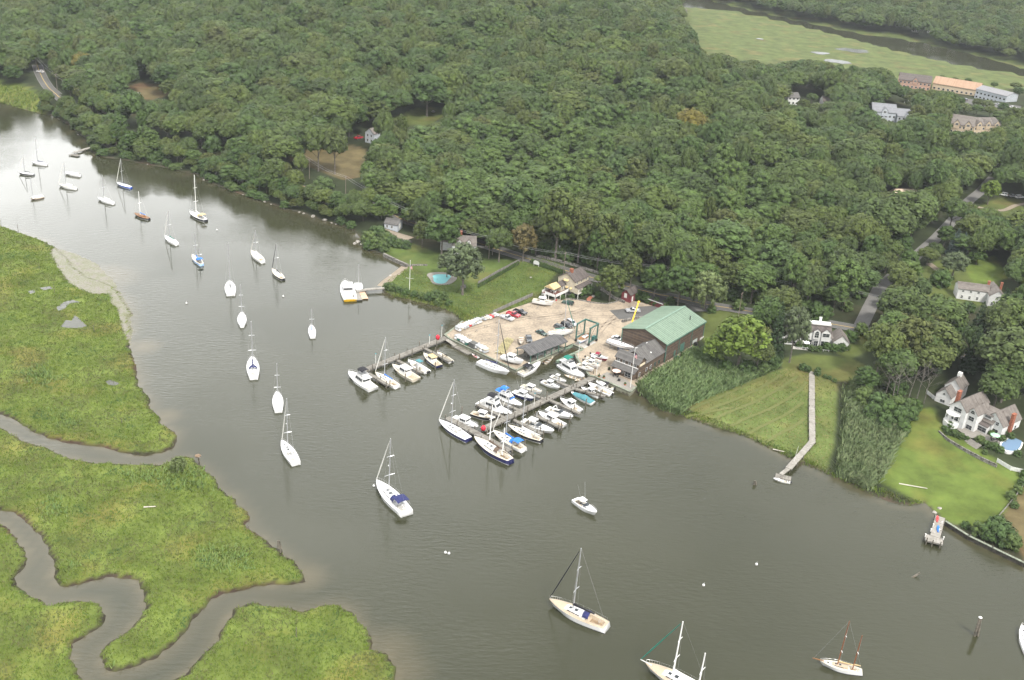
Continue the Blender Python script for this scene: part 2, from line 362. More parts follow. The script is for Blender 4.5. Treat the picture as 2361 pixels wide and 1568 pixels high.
ZC = {'lawn': (.066, .094, .026), 'lawn2': (.068, .084, .025), 'hay': (.088, .115, .034), 'lawn3': (.078, .108, .024), 'dry': (.105, .085, .042), 'marsh': (.09, .12, .026), 'far': (.078, .098, .034)}
colr = np.empty(GX.shape+(4,)); colr[...] = (.028, .036, .017, 1)
dN = sdf(NPOLY, GX, GY)
colr[dN < -.2] = (.055, .05, .035, 1)
colr[(dN > -.2) & (dN < 1.1)] = (.05, .045, .03, 1)
ff = (sdf(FPOLY, GX, GY) > 0); colr[(sdf(RPOLY, GX, GY) > -22) & (GY > 700)] = (.07, .09, .03, 1); colr[ff] = (*ZC['far'], 1)
for zn, pl in P_LAWN:
    wp = np.array([on(*q)[:2] for q in pl]); dd = sdf(wp, GX, GY)
    k = sm(-.8, .8, dd)[..., None]; k[dN < .4] = 0
    colr[..., :3] = colr[..., :3]*(1-k) + np.array(ZC[zn])*k
for mp_ in MPOLY:
    m = sdf(mp_, GX, GY); k = sm(.45, .7, GZ)[..., None]
    colr[..., :3] = np.where((m > -3)[..., None], np.array((.035, .03, .02))*(1-k)+np.array((.09, .118, .026))*k, colr[..., :3])
gm = bpy.data.materials.new('ground'); gm.use_nodes = True; t = gm.node_tree; b = t.nodes['Principled BSDF']
b.inputs['Roughness'].default_value = .95; b.inputs['Specular IOR Level'].default_value = .1
va = nd('ShaderNodeVertexColor', t, layer_name='zone'); ge = nd('ShaderNodeNewGeometry', t)
n1 = nd('ShaderNodeTexNoise', t); n1.inputs['Scale'].default_value = .09; n1.inputs['Detail'].default_value = 8; n1.inputs['Roughness'].default_value = .65
n2 = nd('ShaderNodeTexNoise', t); n2.inputs['Scale'].default_value = .055; n2.inputs['Detail'].default_value = 5
for n_ in (n1, n2): t.links.new(ge.outputs['Position'], n_.inputs[0])
mr = nd('ShaderNodeMapRange', t); mr.inputs['From Min'].default_value = .3; mr.inputs['From Max'].default_value = .7; mr.inputs['To Min'].default_value = .6; mr.inputs['To Max'].default_value = 1.4
t.links.new(n1.outputs[0], mr.inputs['Value'])
vs = nd('ShaderNodeVectorMath', t, operation='SCALE'); t.links.new(va.outputs[0], vs.inputs[0]); t.links.new(mr.outputs[0], vs.inputs['Scale'])
hs = nd('ShaderNodeMapRange', t); hs.inputs['From Min'].default_value = .52; hs.inputs['From Max'].default_value = .68; hs.inputs['To Max'].default_value = .5
t.links.new(n2.outputs[0], hs.inputs['Value'])
tn = nd('ShaderNodeVectorMath', t, operation='MULTIPLY'); tn.inputs[1].default_value = (1.7, 1.02, 1.35); t.links.new(vs.outputs[0], tn.inputs[0])
mm = nd('ShaderNodeMixRGB', t); t.links.new(hs.outputs[0], mm.inputs[0]); t.links.new(vs.outputs[0], mm.inputs[1]); t.links.new(tn.outputs[0], mm.inputs[2])
t.links.new(mm.outputs[0], b.inputs['Base Color'])
nx_, ny_ = len(gx_), len(gy_)
idx = np.arange(nx_*ny_).reshape(ny_, nx_)
q = np.stack([idx[:-1, :-1], idx[:-1, 1:], idx[1:, 1:], idx[1:, :-1]], -1).reshape(-1, 4)
ground = np_obj('ground', np.stack([GX, GY, GZ], -1).reshape(-1, 3), q, gm, attrs={'zone': colr.reshape(-1, 4)}, smooth=True)
tag(ground, None, None, kind='structure')

# ------------------------------------------------------------------ the water
wm = bpy.data.materials.new('river_water'); wm.use_nodes = True; t = wm.node_tree; b = t.nodes['Principled BSDF']
b.inputs['Roughness'].default_value = .06; b.inputs['IOR'].default_value = 1.333
ge = nd('ShaderNodeNewGeometry', t)
n0 = nd('ShaderNodeTexNoise', t); n0.inputs['Scale'].default_value = .012; n0.inputs['Detail'].default_value = 5
t.links.new(ge.outputs['Position'], n0.inputs[0])
r = nd('ShaderNodeValToRGB', t); r.color_ramp.elements[0].position = .3; r.color_ramp.elements[1].position = .75
r.color_ramp.elements[0].color = (.025, .027, .014, 1); r.color_ramp.elements[1].color = (.035, .036, .02, 1)
sh_ = nd('ShaderNodeVertexColor', t, layer_name='shallow'); msh = nd('ShaderNodeMixRGB', t); msh.inputs[2].default_value = (.12, .098, .058, 1)
t.links.new(n0.outputs[0], r.inputs[0]); t.links.new(sh_.outputs[0], msh.inputs[0]); t.links.new(r.outputs[0], msh.inputs[1]); t.links.new(msh.outputs[0], b.inputs['Base Color'])
mpw = nd('ShaderNodeMapping', t); mpw.inputs['Rotation'].default_value = (0, 0, R(-14)); mpw.inputs['Scale'].default_value = (.28, .8, 1)
t.links.new(ge.outputs['Position'], mpw.inputs[0])
w1 = nd('ShaderNodeTexNoise', t); w1.inputs['Scale'].default_value = 1.25; w1.inputs['Detail'].default_value = 6; w1.inputs['Roughness'].default_value = .55
w2 = nd('ShaderNodeTexNoise', t); w2.inputs['Scale'].default_value = .02; w2.inputs['Detail'].default_value = 3
t.links.new(mpw.outputs[0], w1.inputs[0]); t.links.new(ge.outputs['Position'], w2.inputs[0])
wr = nd('ShaderNodeMapRange', t); wr.inputs['From Min'].default_value = .4; wr.inputs['From Max'].default_value = .6; wr.inputs['To Min'].default_value = .06; wr.inputs['To Max'].default_value = .62
t.links.new(w2.outputs[0], wr.inputs['Value'])
bp = nd('ShaderNodeBump', t); bp.inputs['Distance'].default_value = .2
t.links.new(w1.outputs[0], bp.inputs['Height']); t.links.new(wr.outputs[0], bp.inputs['Strength']); t.links.new(bp.outputs[0], b.inputs['Normal'])
wx_ = axis_pts(-2600, 2600, -250, 200, 2.5, 1.15, 300); wy_ = axis_pts(60, 5200, 165, 480, 2.5, 1.15, 300); WX, WY = np.meshgrid(wx_, wy_)
shal = np.zeros(WX.shape)
for mp_ in MPOLY: m = sdf(mp_, WX, WY); shal = np.maximum(shal, np.where(m < 0, .27*np.clip(1+m/(4.5+2.5*wav(WX, WY, 9., 1.)), 0, 1), .5))
for (sx_, sy_, sr_, sv_) in ((892, 1500, 9, .38), (910, 1545, 9, .4), (232, 640, 16, .5), (330, 800, 7, .5), (380, 960, 6, .5), (700, 1330, 7, .5)):
    q_ = at(sx_, sy_); shal = np.maximum(shal, sv_*np.clip(1-np.hypot(WX-q_[0], WY-q_[1])/sr_, 0, 1)**.7)
shal = np.maximum(shal, .35*np.clip(1-np.abs(np.minimum(sdf(NPOLY, WX, WY), 0))/4, 0, 1)*(sdf(NPOLY, WX, WY) < 0))
wi_ = np.arange(WX.size).reshape(WX.shape)
water = np_obj('water', np.stack([WX, WY, WX*0], -1).reshape(-1, 3), np.stack([wi_[:-1, :-1], wi_[:-1, 1:], wi_[1:, 1:], wi_[1:, :-1]], -1).reshape(-1, 4), wm, attrs={'shallow': np.stack([shal]*3+[shal*0+1], -1).reshape(-1, 4)})
tag(water, None, None, kind='structure')

# ------------------------------------------------------------------ trees
BARK = mat('bark', (.16, .14, .12), .9, var=.3, scale=3, bump=.5)
def leaf_cloud(lobes, dens, size, flat=.35, up=-.35):
    """quads scattered over the outside of every lobe (cx,cy,cz,rx,ry,rz)"""
    P, N, Sz = [], [], []
    for (cx, cy, cz, rx, ry, rz) in lobes:
        n = max(6, int(dens*(rx*ry+rx*rz+ry*rz)*2.1))
        z = rng.uniform(up, 1, n); a = rng.uniform(0, 2*np.pi, n); rr = np.sqrt(1-z*z)
        d = np.stack([rr*np.cos(a), rr*np.sin(a), z], -1); k = rng.uniform(.82, 1.1, (n, 1))
        P.append(np.array([cx, cy, cz])+d*np.array([rx, ry, rz])*k)
        N.append(d*(1-flat)+np.array([0, 0, 1])*flat+rng.normal(0, .24, (n, 3))); Sz.append(rng.uniform(.65, 1.35, n)*size)
    P = np.concatenate(P); N = np.concatenate(N); Sz = np.concatenate(Sz)[:, None]
    N /= np.linalg.norm(N, axis=1, keepdims=True)
    T = rng.normal(0, 1, P.shape); U = np.cross(N, T); U /= np.linalg.norm(U, axis=1, keepdims=True); V = np.cross(N, U)
    v = np.stack([P-U*Sz*.5-V*Sz*.3, P+U*Sz*.1-V*Sz*.55, P+U*Sz*.5+V*Sz*.25, P-U*Sz*.05+V*Sz*.5], 1).reshape(-1, 3)
    return v, np.arange(len(v)).reshape(-1, 4)
def ico_core(lobes, k=.8):
    bm = bmesh.new(); bmesh.ops.create_icosphere(bm, subdivisions=1, radius=1.0)
    bv = np.array([x.co[:] for x in bm.verts]); bf = np.array([[y.index for y in x.verts] for x in bm.faces]); bm.free()
    vs, fs, o = [], [], 0
    for (cx, cy, cz, rx, ry, rz) in lobes:
        vs.append(bv*np.array([rx, ry, rz])*k*rng.uniform(.92, 1.06, (len(bv), 1))+np.array([cx, cy, cz])); fs.append(bf+o); o += len(bv)
    return np.concatenate(vs), np.concatenate(fs)
def crown_mesh(name, lobes, dens, size, lm, flat=.35, up=-.35, core=.8):
    v, f = leaf_cloud(lobes, dens, size, flat, up)
    if core:
        cv, cf = ico_core(lobes, core)
        f = np.concatenate([f, np.concatenate([cf, cf[:, 2:3]], 1)+len(v)]) if False else f
        n0 = len(v); v = np.concatenate([v, cv])
        me = bpy.data.meshes.new(name); nq, ntri = len(f), len(cf)
        me.vertices.add(len(v)); me.vertices.foreach_set('co', v.astype(np.float32).ravel())
        me.loops.add(nq*4+ntri*3); me.loops.foreach_set('vertex_index', np.concatenate([f.ravel(), (cf+n0).ravel()]).astype(np.int32))
        me.polygons.add(nq+ntri); me.polygons.foreach_set('loop_start', np.concatenate([np.arange(nq)*4, nq*4+np.arange(ntri)*3]).astype(np.int32))
        me.materials.append(lm); me.update(calc_edges=True); return me
    return np_mesh(name, v, f, lm)
def lobes_round(hgt, r, n, base=.32, lr=(.24, .42), flat=.8, seed=0):
    g = np.random.default_rng(seed); out = []
    cz = hgt*(base+1)/2*.97; rz = hgt*(1-base)/2
    for i in range(n):
        z = 1-1.5*(i+.5)/n; a = i*2.39996+g.uniform(-.3, .3); rr = math.sqrt(max(0, 1-z*z))
        l = r*g.uniform(*lr); k = g.uniform(.62, .86)
        out.append((rr*math.cos(a)*(r-l*.5)*k*1.1, rr*math.sin(a)*(r-l*.5)*k*1.1, cz+z*(rz-l*flat*.6)*g.uniform(.85, 1.0), l, l*g.uniform(.8, 1.15), l*flat))
    out.append((0, 0, cz-rz*.1, r*.6, r*.6, rz*.62))
    return out
def trunk_mb(hgt, r, seed=0, lean=0.0, n=5, spread=.5, dead=False):
    g = random.Random(seed); m = MB()
    top = (lean*hgt*.5, 0, hgt*.55)
    m.tube((0, 0, -.6), (lean*hgt*.2, 0, hgt*.28), r, r*.75, 7); m.tube((lean*hgt*.2, 0, hgt*.28), top, r*.75, r*.4, 7)
    for i in range(n):
        a = i*2.4+g.uniform(-.4, .4); z0 = hgt*g.uniform(.25, .5); l = hgt*spread*g.uniform(.5, .8)
        p = (lean*z0*.8, 0, z0); q_ = (p[0]+math.cos(a)*l*.5, math.sin(a)*l*.5, z0+l*.45); e = (p[0]+math.cos(a)*l*.85, math.sin(a)*l*.85, z0+l*.85)
        m.tube(p, q_, r*.4, r*.24, 5); m.tube(q_, e, r*.24, r*.07, 5)
        if dead:
            for k in range(7):
                b_ = a+g.uniform(-1.2, 1.2); f = g.uniform(.2, 1); s0 = tuple(q_[j]+(e[j]-q_[j])*f for j in range(3)); l2 = l*g.uniform(.2, .45)
                s1 = (s0[0]+math.cos(b_)*l2, s0[1]+math.sin(b_)*l2, s0[2]+l2*g.uniform(-.1, .9)); m.tube(s0, s1, r*.12, r*.03, 4)
                for w in range(3):
                    f2 = g.uniform(.3, 1); c0 = tuple(s0[j]+(s1[j]-s0[j])*f2 for j in range(3)); b2 = b_+g.uniform(-1, 1); m.tube(c0, (c0[0]+math.cos(b2)*l2*.4, c0[1]+math.sin(b2)*l2*.4, c0[2]+l2*g.uniform(0, .5)), r*.05, r*.02, 3)
    return m
LM = {'oak': leafmat('leaf_oak', [(.04, .06, .018), (.053, .077, .021), (.045, .075, .021), (.068, .09, .022), (.055, .071, .021), (.042, .07, .022), (.063, .089, .021), (.033, .053, .017)]),
 'maple': leafmat('leaf_maple', [(.034, .061, .017), (.043, .073, .018), (.037, .064, .019)]),
 'locust': leafmat('leaf_locust', [(.054, .088, .024), (.062, .096, .023), (.05, .082, .025)]),
 'olive': leafmat('leaf_olive', [(.05, .069, .017), (.058, .077, .021), (.064, .074, .022)]),
 'bright': leafmat('leaf_bright', [(.088, .128, .02), (.075, .112, .022)]),
 'rust': leafmat('leaf_rust', [(.085, .07, .026), (.09, .075, .03)]),
 'willow': leafmat('leaf_willow', [(.095, .125, .046), (.1, .125, .05)]),
 'silver': leafmat('leaf_silver', [(.066, .088, .042), (.072, .092, .046)]),
 'spruce': leafmat('leaf_spruce', [(.06, .085, .075), (.055, .08, .07)]),
 'hemlock': leafmat('leaf_hemlock', [(.024, .042, .018), (.028, .048, .02)]),
 'purple': leafmat('leaf_purple', [(.035, .024, .026), (.04, .028, .028)]),
 'gold': leafmat('leaf_gold', [(.12, .1, .02), (.1, .09, .018)]),
 'shrub': leafmat('leaf_shrub', [(.05, .085, .022), (.045, .075, .025), (.07, .1, .03)])}
PROTO = {}
def proto(kind, i):
    k = (kind, i)
    if k in PROTO: return PROTO[k]
    sd = 100*i+len(kind)
    hgt, r = 15.0, 5.2
    if kind in ('oak', 'gold', 'purple'): lb = lobes_round(hgt, r*1.08, 22+3*i, .34, (.27, .42), .95, sd); me = crown_mesh(kind+'_crown', lb, 3.1, .62, LM[kind], .3)
    elif kind == 'maple': lb = lobes_round(hgt, r, 30, .2, (.22, .36), .85, sd); me = crown_mesh(kind+'_crown', lb, 4.2, .55, LM[kind], .25)
    elif kind == 'locust': lb = lobes_round(hgt, r*.95, 24, .28, (.24, .38), .75, sd); me = crown_mesh(kind+'_crown', lb, 4.2, .5, LM[kind], .55)
    elif kind in ('olive', 'bright', 'silver', 'rust'): lb = lobes_round(hgt, r, 40, .18, (.16, .28), 1.0, sd); me = crown_mesh(kind+'_crown', lb, 4.6, .5, LM[kind], .15, core=.7)
    elif kind == 'willow':
        lb = lobes_round(hgt, r, 26, .3, (.22, .34), .8, sd)
        g = np.random.default_rng(sd)
        lb += [(math.cos(a)*r*k_, math.sin(a)*r*k_, hgt*g.uniform(.3, .62), .75, .75, hgt*g.uniform(.14, .24)) for a, k_ in zip(np.arange(26)*.91, g.uniform(.7, 1.02, 26))]
        me = crown_mesh(kind+'_crown', lb, 5.5, .42, LM[kind], 0, -.9, core=.6)
    elif kind in ('spruce', 'hemlock'):
        g = np.random.default_rng(sd); lb = []
        for j in range(15):
            f = j/15; rr = r*.62*(1-f)**.85+.25
            for a in range(max(3, int(9*(1-f)))):
                t_ = a*6.283/max(3, int(9*(1-f)))+j*.7; q_ = rr*g.uniform(.5, .75)
                lb.append((math.cos(t_)*q_, math.sin(t_)*q_, hgt*(.1+.88*f)+g.uniform(-.3, .3), rr*.42, rr*.42, .45))
        me = crown_mesh(kind+'_crown', lb, 7, .42, LM[kind], .3, -.7, core=.75)
    elif kind == 'shrub': lb = lobes_round(3.0, 2.0, 14, -.35, (.34, .5), .85, sd); me = crown_mesh(kind+'_crown', lb, 11, .3, LM[kind], .2)
    tm = trunk_mb(hgt, .3, sd) if kind != 'shrub' else None
    tme = None
    if tm:
        to = tm.build('trunk', BARK); tme = to.data; bpy.data.objects.remove(to)
    PROTO[k] = (me, tme); return PROTO[k]
def tree(kind, i, loc, sx, sz, label, group=None, name=None, trunk=True, rz=None):
    me, tme = proto(kind, i)
    e = empty(name or (kind+'_tree' if kind != 'shrub' else 'shrub'), loc, rnd.uniform(0, 6.28) if rz is None else rz, label, 'shrub' if kind == 'shrub' else 'tree', group)
    e.scale = (sx, sx, sz)
    c_ = bpy.data.objects.new('crown', me); COL.objects.link(c_); c_.parent = e
    if tme is not None and trunk:
        k_ = bpy.data.objects.new('trunk', tme); COL.objects.link(k_); k_.parent = e
    return e

# places a tree may not hide, and ground a tree may not stand on (outlines measured from the photograph)
CLEAR = [[(1625, 702), (1775, 722), (1800, 745), (1790, 850), (1640, 850), (1600, 790)], [(72,150),(108,150),(112,182),(145,212),(142,226),(122,224),(92,195),(72,172)], [(306,198),(355,197),(388,206),(370,220),(340,226),(308,222)],
 [(-50,192),(45,200),(80,215),(96,258),(60,256),(0,238),(-50,220)], [(700,352),(812,348),(820,314),(842,293),(872,293),(872,318),(842,345),(824,396),(796,402),(745,384),(700,366)],
 [(915,275),(960,254),(1025,248),(1015,268),(980,286),(945,282)],
 [(825,545),(880,520),(882,514),(905,510),(945,520),(978,560),(1035,568),(1060,545),(1100,548),(1110,590),(1200,598),(1232,592),(1300,602),(1365,622),(1375,640),(1438,665),(1468,668),(1500,700),(1540,696),(1626,712),(1632,745),(1640,790),(1580,840),(1480,890),(1466,892),(1372,868),(1190,854),(1036,780),(1068,740),(985,700),(885,670),(938,612)],
 [(1216,590),(1280,590),(1360,622),(1340,628),(1220,606)], [(1622,702),(1690,705),(1760,722),(1765,738),(1640,726)], [(1880,742),(1945,738),(1985,722),(2020,660),(2035,662),(2000,740),(2020,752),(1900,752)],
 [(2122, 582), (2160, 540), (2202, 494), (2254, 446), (2252, 458), (2200, 512), (2160, 565), (2130, 590)], [(1800,752),(1900,748),(1958,780),(1960,832),(2005,852),(2000,880),(1930,888),(1930,1000),(1900,1090),(1800,1050),(1560,960),(1480,905),(1490,850),(1580,830),(1700,868),(1790,850),(1802,830)],
 [(2192,640),(2250,640),(2310,672),(2300,694),(2200,690)], [(2110,625),(2185,600),(2300,610),(2320,640),(2200,650),(2130,690),(2108,690)],
 [(2100,940),(2150,938),(2155,880),(2205,850),(2240,870),(2290,940),(2361,925),(2420,1100),(2420,1330),(2361,1302),(2150,1178),(2000,1128),(2060,1040)],
 [(2260,478),(2361,452),(2361,510),(2280,500)], [(1570,40),(1610,22),(1760,42),(1900,78),(1980,97),(2100,127),(2230,156),(2420,186),(2420,205),(2200,195),(2050,160),(1940,148),(1860,135),(1790,148),(1690,128),(1620,115),(1600,70)],
 [(2076, 182), (2120, 176), (2255, 196), (2320, 210), (2361, 232), (2361, 250), (2290, 240), (2240, 226), (2146, 204), (2084, 200)], [(2012, 252), (2050, 246), (2108, 264), (2108, 278), (2062, 276), (2016, 268)],
 [(2194, 280), (2210, 274), (2300, 284), (2306, 304), (2250, 304), (2196, 300)], [(1815,218),(1860,218),(1910,240),(1890,250),(1820,238)], [(2052,446),(2078,440),(2106,452),(2104,464),(2056,462)], [(1600,10),(1770,34),(1990,90),(2230,146),(2361,165),(2420,180),(2420,160),(2290,134),(2080,84),(1960,70),(1900,58),(1790,36),(1700,15),(1640,5)]]
CLEARN = [np.array(p, float) for p in CLEAR]
def hidden_ok(x, y, z, h, r):       # True where the tree leaves the clear places in view
    ok = np.ones(x.shape, bool)
    for fz, fr in ((.02, 0), (.3, 0), (.3, -.7), (.3, .7), (.65, 0), (.65, -.85), (.65, .85), (.95, 0)):
        px, py = proj(x+fr*r, y, z+h*fz)
        for p in CLEARN: ok &= ~inside(p, px, py)
    return ok
ROAD1 = [on(*q_)[:2] for q_ in [(86, 150), (90, 164), (100, 185), (112, 203), (132, 221), (190, 262), (300, 318), (420, 345), (560, 390), (700, 430), (800, 470), (900, 490), (1000, 530), (1100, 560), (1223, 599), (1310, 627), (1400, 650), (1500, 675), (1570, 690), (1630, 703), (1748, 722), (1816, 732), (1931, 750), (1976, 758), (2050, 775), (2150, 800), (2361, 860), (2500, 900)]]
ROAD2 = [on(*q_)[:2] for q_ in [(1985, 752), (2006, 708), (2031, 660), (2075, 625), (2116, 587), (2156, 552), (2201, 504), (2233, 464), (2261, 442), (2290, 410)]]
def road_dist(x, y):
    d = np.full(np.shape(x), 1e9)
    for rd in (ROAD1, ROAD2):
        for a, b_ in zip(rd[:-1], rd[1:]):
            e_ = b_-a; t_ = np.clip(((x-a[0])*e_[0]+(y-a[1])*e_[1])/(e_@e_), 0, 1); d = np.minimum(d, np.hypot(x-a[0]-e_[0]*t_, y-a[1]-e_[1]*t_))
    return d
gxs, gys = [], []
yy = 330.0
while yy < 1750:
    st = 9.0 if yy < 900 else 10.5
    lim = yy*.55+60; xx = np.arange(-lim, lim, st); gxs.append(xx+rng.uniform(-.42, .42, len(xx))*st); gys.append(np.full(len(xx), yy)+rng.uniform(-.42, .42, len(xx))*st); yy += st*.92
TX, TY = np.concatenate(gxs), np.concatenate(gys)
keep = sdf(NPOLY, TX, TY) > 2.2
TX, TY = TX[keep], TY[keep]
keep = (sdf(YPOLY, TX, TY) < -3) & (sdf(FPOLY, TX, TY) < -2) & (sdf(RPOLY, TX, TY) < -2) & (road_dist(TX, TY) > 5.5)
TX, TY = TX[keep], TY[keep]; TZ = H(TX, TY)
TH = rng.normal(15.5, 2.6, len(TX)).clip(9, 22); TR = rng.normal(6.0, 1.45, len(TX)).clip(3.6, 9.5)
shore = sdf(NPOLY, TX, TY); young = shore < 14
TH = np.where(young & (TX < -40), TH*.62, TH); TR = np.where(young, TR*.82, TR)
em = rng.uniform(0, 1, len(TX)) < .1; TR = np.where(em, TR*1.35, TR); TH = np.where(em, TH*1.22, TH)
big = wav(TX, TY, 38., 4.) ; TH *= 1+.12*big; TR *= 1+.14*big
keep = hidden_ok(TX, TY, TZ, TH, TR)
px_, py_ = proj(TX, TY, TZ+TH*.6)
keep &= (px_ > -160) & (px_ < 2520) & (py_ > -120) & (py_ < 1400)
TX, TY, TZ, TH, TR, px_, py_ = [a[keep] for a in (TX, TY, TZ, TH, TR, px_, py_)]
zone_locust = ((px_ > 1040) & (px_ < 1420) & (py_ > 290) & (py_ < 520)) | ((px_ > 1480) & (px_ < 1800) & (py_ > 380) & (py_ < 690))
u = np.clip(rng.uniform(0, 1, len(TX))+.1*wav(TX, TY, 45., 1.), 0, 1)
KINDS = np.where(zone_locust & (u < .72), 2, np.where(u < .15, 1, np.where(u < .24, 2, np.where(u > .9, 3, np.where((u > .898) & (TY > 560), 4, 0)))))
KN = ['oak', 'maple', 'locust', 'olive', 'gold']
VAR = rng.integers(0, 3, len(TX))
dist = np.sqrt(TX**2+TY**2+(CAM_H-TZ)**2)
inview = (px_ > 0) & (px_ < 2361) & (py_ > 5)
order = np.argsort(dist+np.where(inview, 0, 5000))
near, rest = order[:60], order[60:]
WHERE = lambda a, b_: ('on the wooded bank above the river' if a < 830 else 'in the wood above the pool house and field' if a < 1240 else 'in the wood across the road from the boatyard' if a < 1650 else 'in the grove between the right-hand houses and the road')
WHAT = {'oak': 'dark green round-crowned tree', 'maple': 'deep green dense tree', 'locust': 'pale green feathery tree', 'olive': 'yellowish olive tree', 'gold': 'yellow autumn-tinted tree'}
for i in near:
    k = KN[KINDS[i]]
    tree(k, int(VAR[i]), (TX[i], TY[i], TZ[i]), TR[i]/5.2, TH[i]/15, WHAT[k]+' '+WHERE(px_[i], py_[i]), 'nearer trees of the wood', 'broadleaf_tree')
# the rest of the wood: one mass of instances
pc = bpy.data.collections.new('wood_kinds'); names = []
for k in KN:
    for v in range(3):
        me, tme = proto(k, v); o = bpy.data.objects.new('wood_%s_%d' % (k, v), me); pc.objects.link(o); names.append(o.name)
ordr = {n: i for i, n in enumerate(sorted(names))}
wi = np.array([ordr['wood_%s_%d' % (KN[KINDS[i]], VAR[i])] for i in rest], np.int32)
wme = bpy.data.meshes.new('forest'); wme.vertices.add(len(rest))
wme.vertices.foreach_set('co', np.stack([TX[rest], TY[rest], TZ[rest]], -1).astype(np.float32).ravel())
for an, ty, dat in (('pick', 'INT', wi), ('wide', 'FLOAT', (TR[rest]/5.2).astype(np.float32)), ('tall', 'FLOAT', (TH[rest]/15).astype(np.float32)), ('turn', 'FLOAT', rng.uniform(0, 6.28, len(rest)).astype(np.float32))):
    a = wme.attributes.new(an, ty, 'POINT'); a.data.foreach_set('value', dat)
wood = bpy.data.objects.new('forest', wme); COL.objects.link(wood)
tag(wood, 'far part of the dense green wood covering the hills', 'wood', kind='stuff')
ng = bpy.data.node_groups.new('wood_scatter', 'GeometryNodeTree')
ng.interface.new_socket('Geometry', in_out='INPUT', socket_type='NodeSocketGeometry'); ng.interface.new_socket('Geometry', in_out='OUTPUT', socket_type='NodeSocketGeometry')
gi, go = nd('NodeGroupInput', ng), nd('NodeGroupOutput', ng)
mtp = nd('GeometryNodeMeshToPoints', ng); iop = nd('GeometryNodeInstanceOnPoints', ng); ci = nd('GeometryNodeCollectionInfo', ng)
ci.inputs['Collection'].default_value = pc; ci.inputs['Separate Children'].default_value = True; ci.inputs['Reset Children'].default_value = True
iop.inputs['Pick Instance'].default_value = True
def na(n_, ty): x_ = nd('GeometryNodeInputNamedAttribute', ng, data_type=ty); x_.inputs[0].default_value = n_; return x_.outputs[0]
cx1 = nd('ShaderNodeCombineXYZ', ng); cx2 = nd('ShaderNodeCombineXYZ', ng)
ng.links.new(gi.outputs[0], mtp.inputs[0]); ng.links.new(mtp.outputs[0], iop.inputs['Points']); ng.links.new(ci.outputs[0], iop.inputs['Instance'])
ng.links.new(na('pick', 'INT'), iop.inputs['Instance Index'])
wa = na('wide', 'FLOAT'); ng.links.new(wa, cx1.inputs[0]); ng.links.new(wa, cx1.inputs[1]); ng.links.new(na('tall', 'FLOAT'), cx1.inputs[2]); ng.links.new(cx1.outputs[0], iop.inputs['Scale'])
ng.links.new(na('turn', 'FLOAT'), cx2.inputs[2]); ng.links.new(cx2.outputs[0], iop.inputs['Rotation'])
ng.links.new(iop.outputs[0], go.inputs[0])
wood.modifiers.new('scatter', 'NODES').node_group = ng
print('trees', len(near), len(rest))

# ------------------------------------------------------------------ boats
def paint(n, c_, rough=.28, **k): return mat(n, c_, rough, var=.05, scale=.6, spec=.5, **k)
BM = dict(white=paint('white_gelcoat', (.6, .6, .595)), cream=paint('cream_gelcoat', (.5, .455, .37)), navy=paint('navy_paint', (.014, .016, .075)),
 black=paint('black_paint', (.014, .014, .018)), maroon=paint('maroon_paint', (.16, .012, .03)), green=paint('green_paint', (.02, .1, .075)), blue=paint('pale_blue_paint', (.3, .45, .7)),
 bluehull=paint('blue_hull_paint', (.02, .07, .35)), yellow=paint('yellow_paint', (.75, .45, .015)), grey=paint('grey_tube', (.33, .34, .35), .5), red=paint('red_paint', (.5, .03, .03)), wood=planks('varnished_wood', (.14, .06, .02), (.28, .13, .045), .1, 1, .5, .3, .2),
 teak=planks('teak_deck', (.2, .14, .085), (.3, .22, .14), .09, 1, .7, .3, .2), tan=paint('tan_deck', (.36, .29, .21), .6), brown=paint('brown_canvas', (.1, .07, .05), .9), lightgrey=paint('light_grey_deck', (.4, .39, .36), .6),
 glass=mat('tinted_glass', (.02, .025, .03), .08, var=.1, spec=.6), alu=mat('aluminium', (.55, .56, .58), .35, .6, .08), mastw=paint('white_spar', (.75, .75, .74)), mastb=paint('brown_spar', (.2, .07, .03), .4), steel=mat('stainless', (.5, .5, .5), .3, .7, .05),
 wire=mat('rigging_wire', (.35, .35, .36), .5, .3, .05), cblue=mat('blue_canvas', (.025, .16, .55), .9, var=.15), cnavy=mat('navy_canvas', (.02, .025, .1), .9, var=.15), cblack=mat('black_canvas', (.014, .014, .018), .9, var=.15),
 cgreen=mat('green_canvas', (.01, .15, .11), .9, var=.15), cteal=mat('teal_canvas', (.06, .19, .22), .9, var=.15), ctan=mat('tan_canvas', (.5, .38, .2), .9, var=.12), cwhite=mat('white_canvas', (.75, .74, .7), .9, var=.08), cmaroon=mat('maroon_canvas', (.22, .015, .04), .9, var=.15),
 anti=mat('red_antifouling', (.13, .03, .025), .8), antib=mat('blue_antifouling', (.03, .05, .12), .8), rubber=mat('black_rubber', (.02, .02, .02), .8), motor=paint('black_cowling', (.02, .02, .022)), orange=paint('orange_plastic', (.7, .16, .02)))
def lerp(a, b_, t): return a+(b_-a)*t
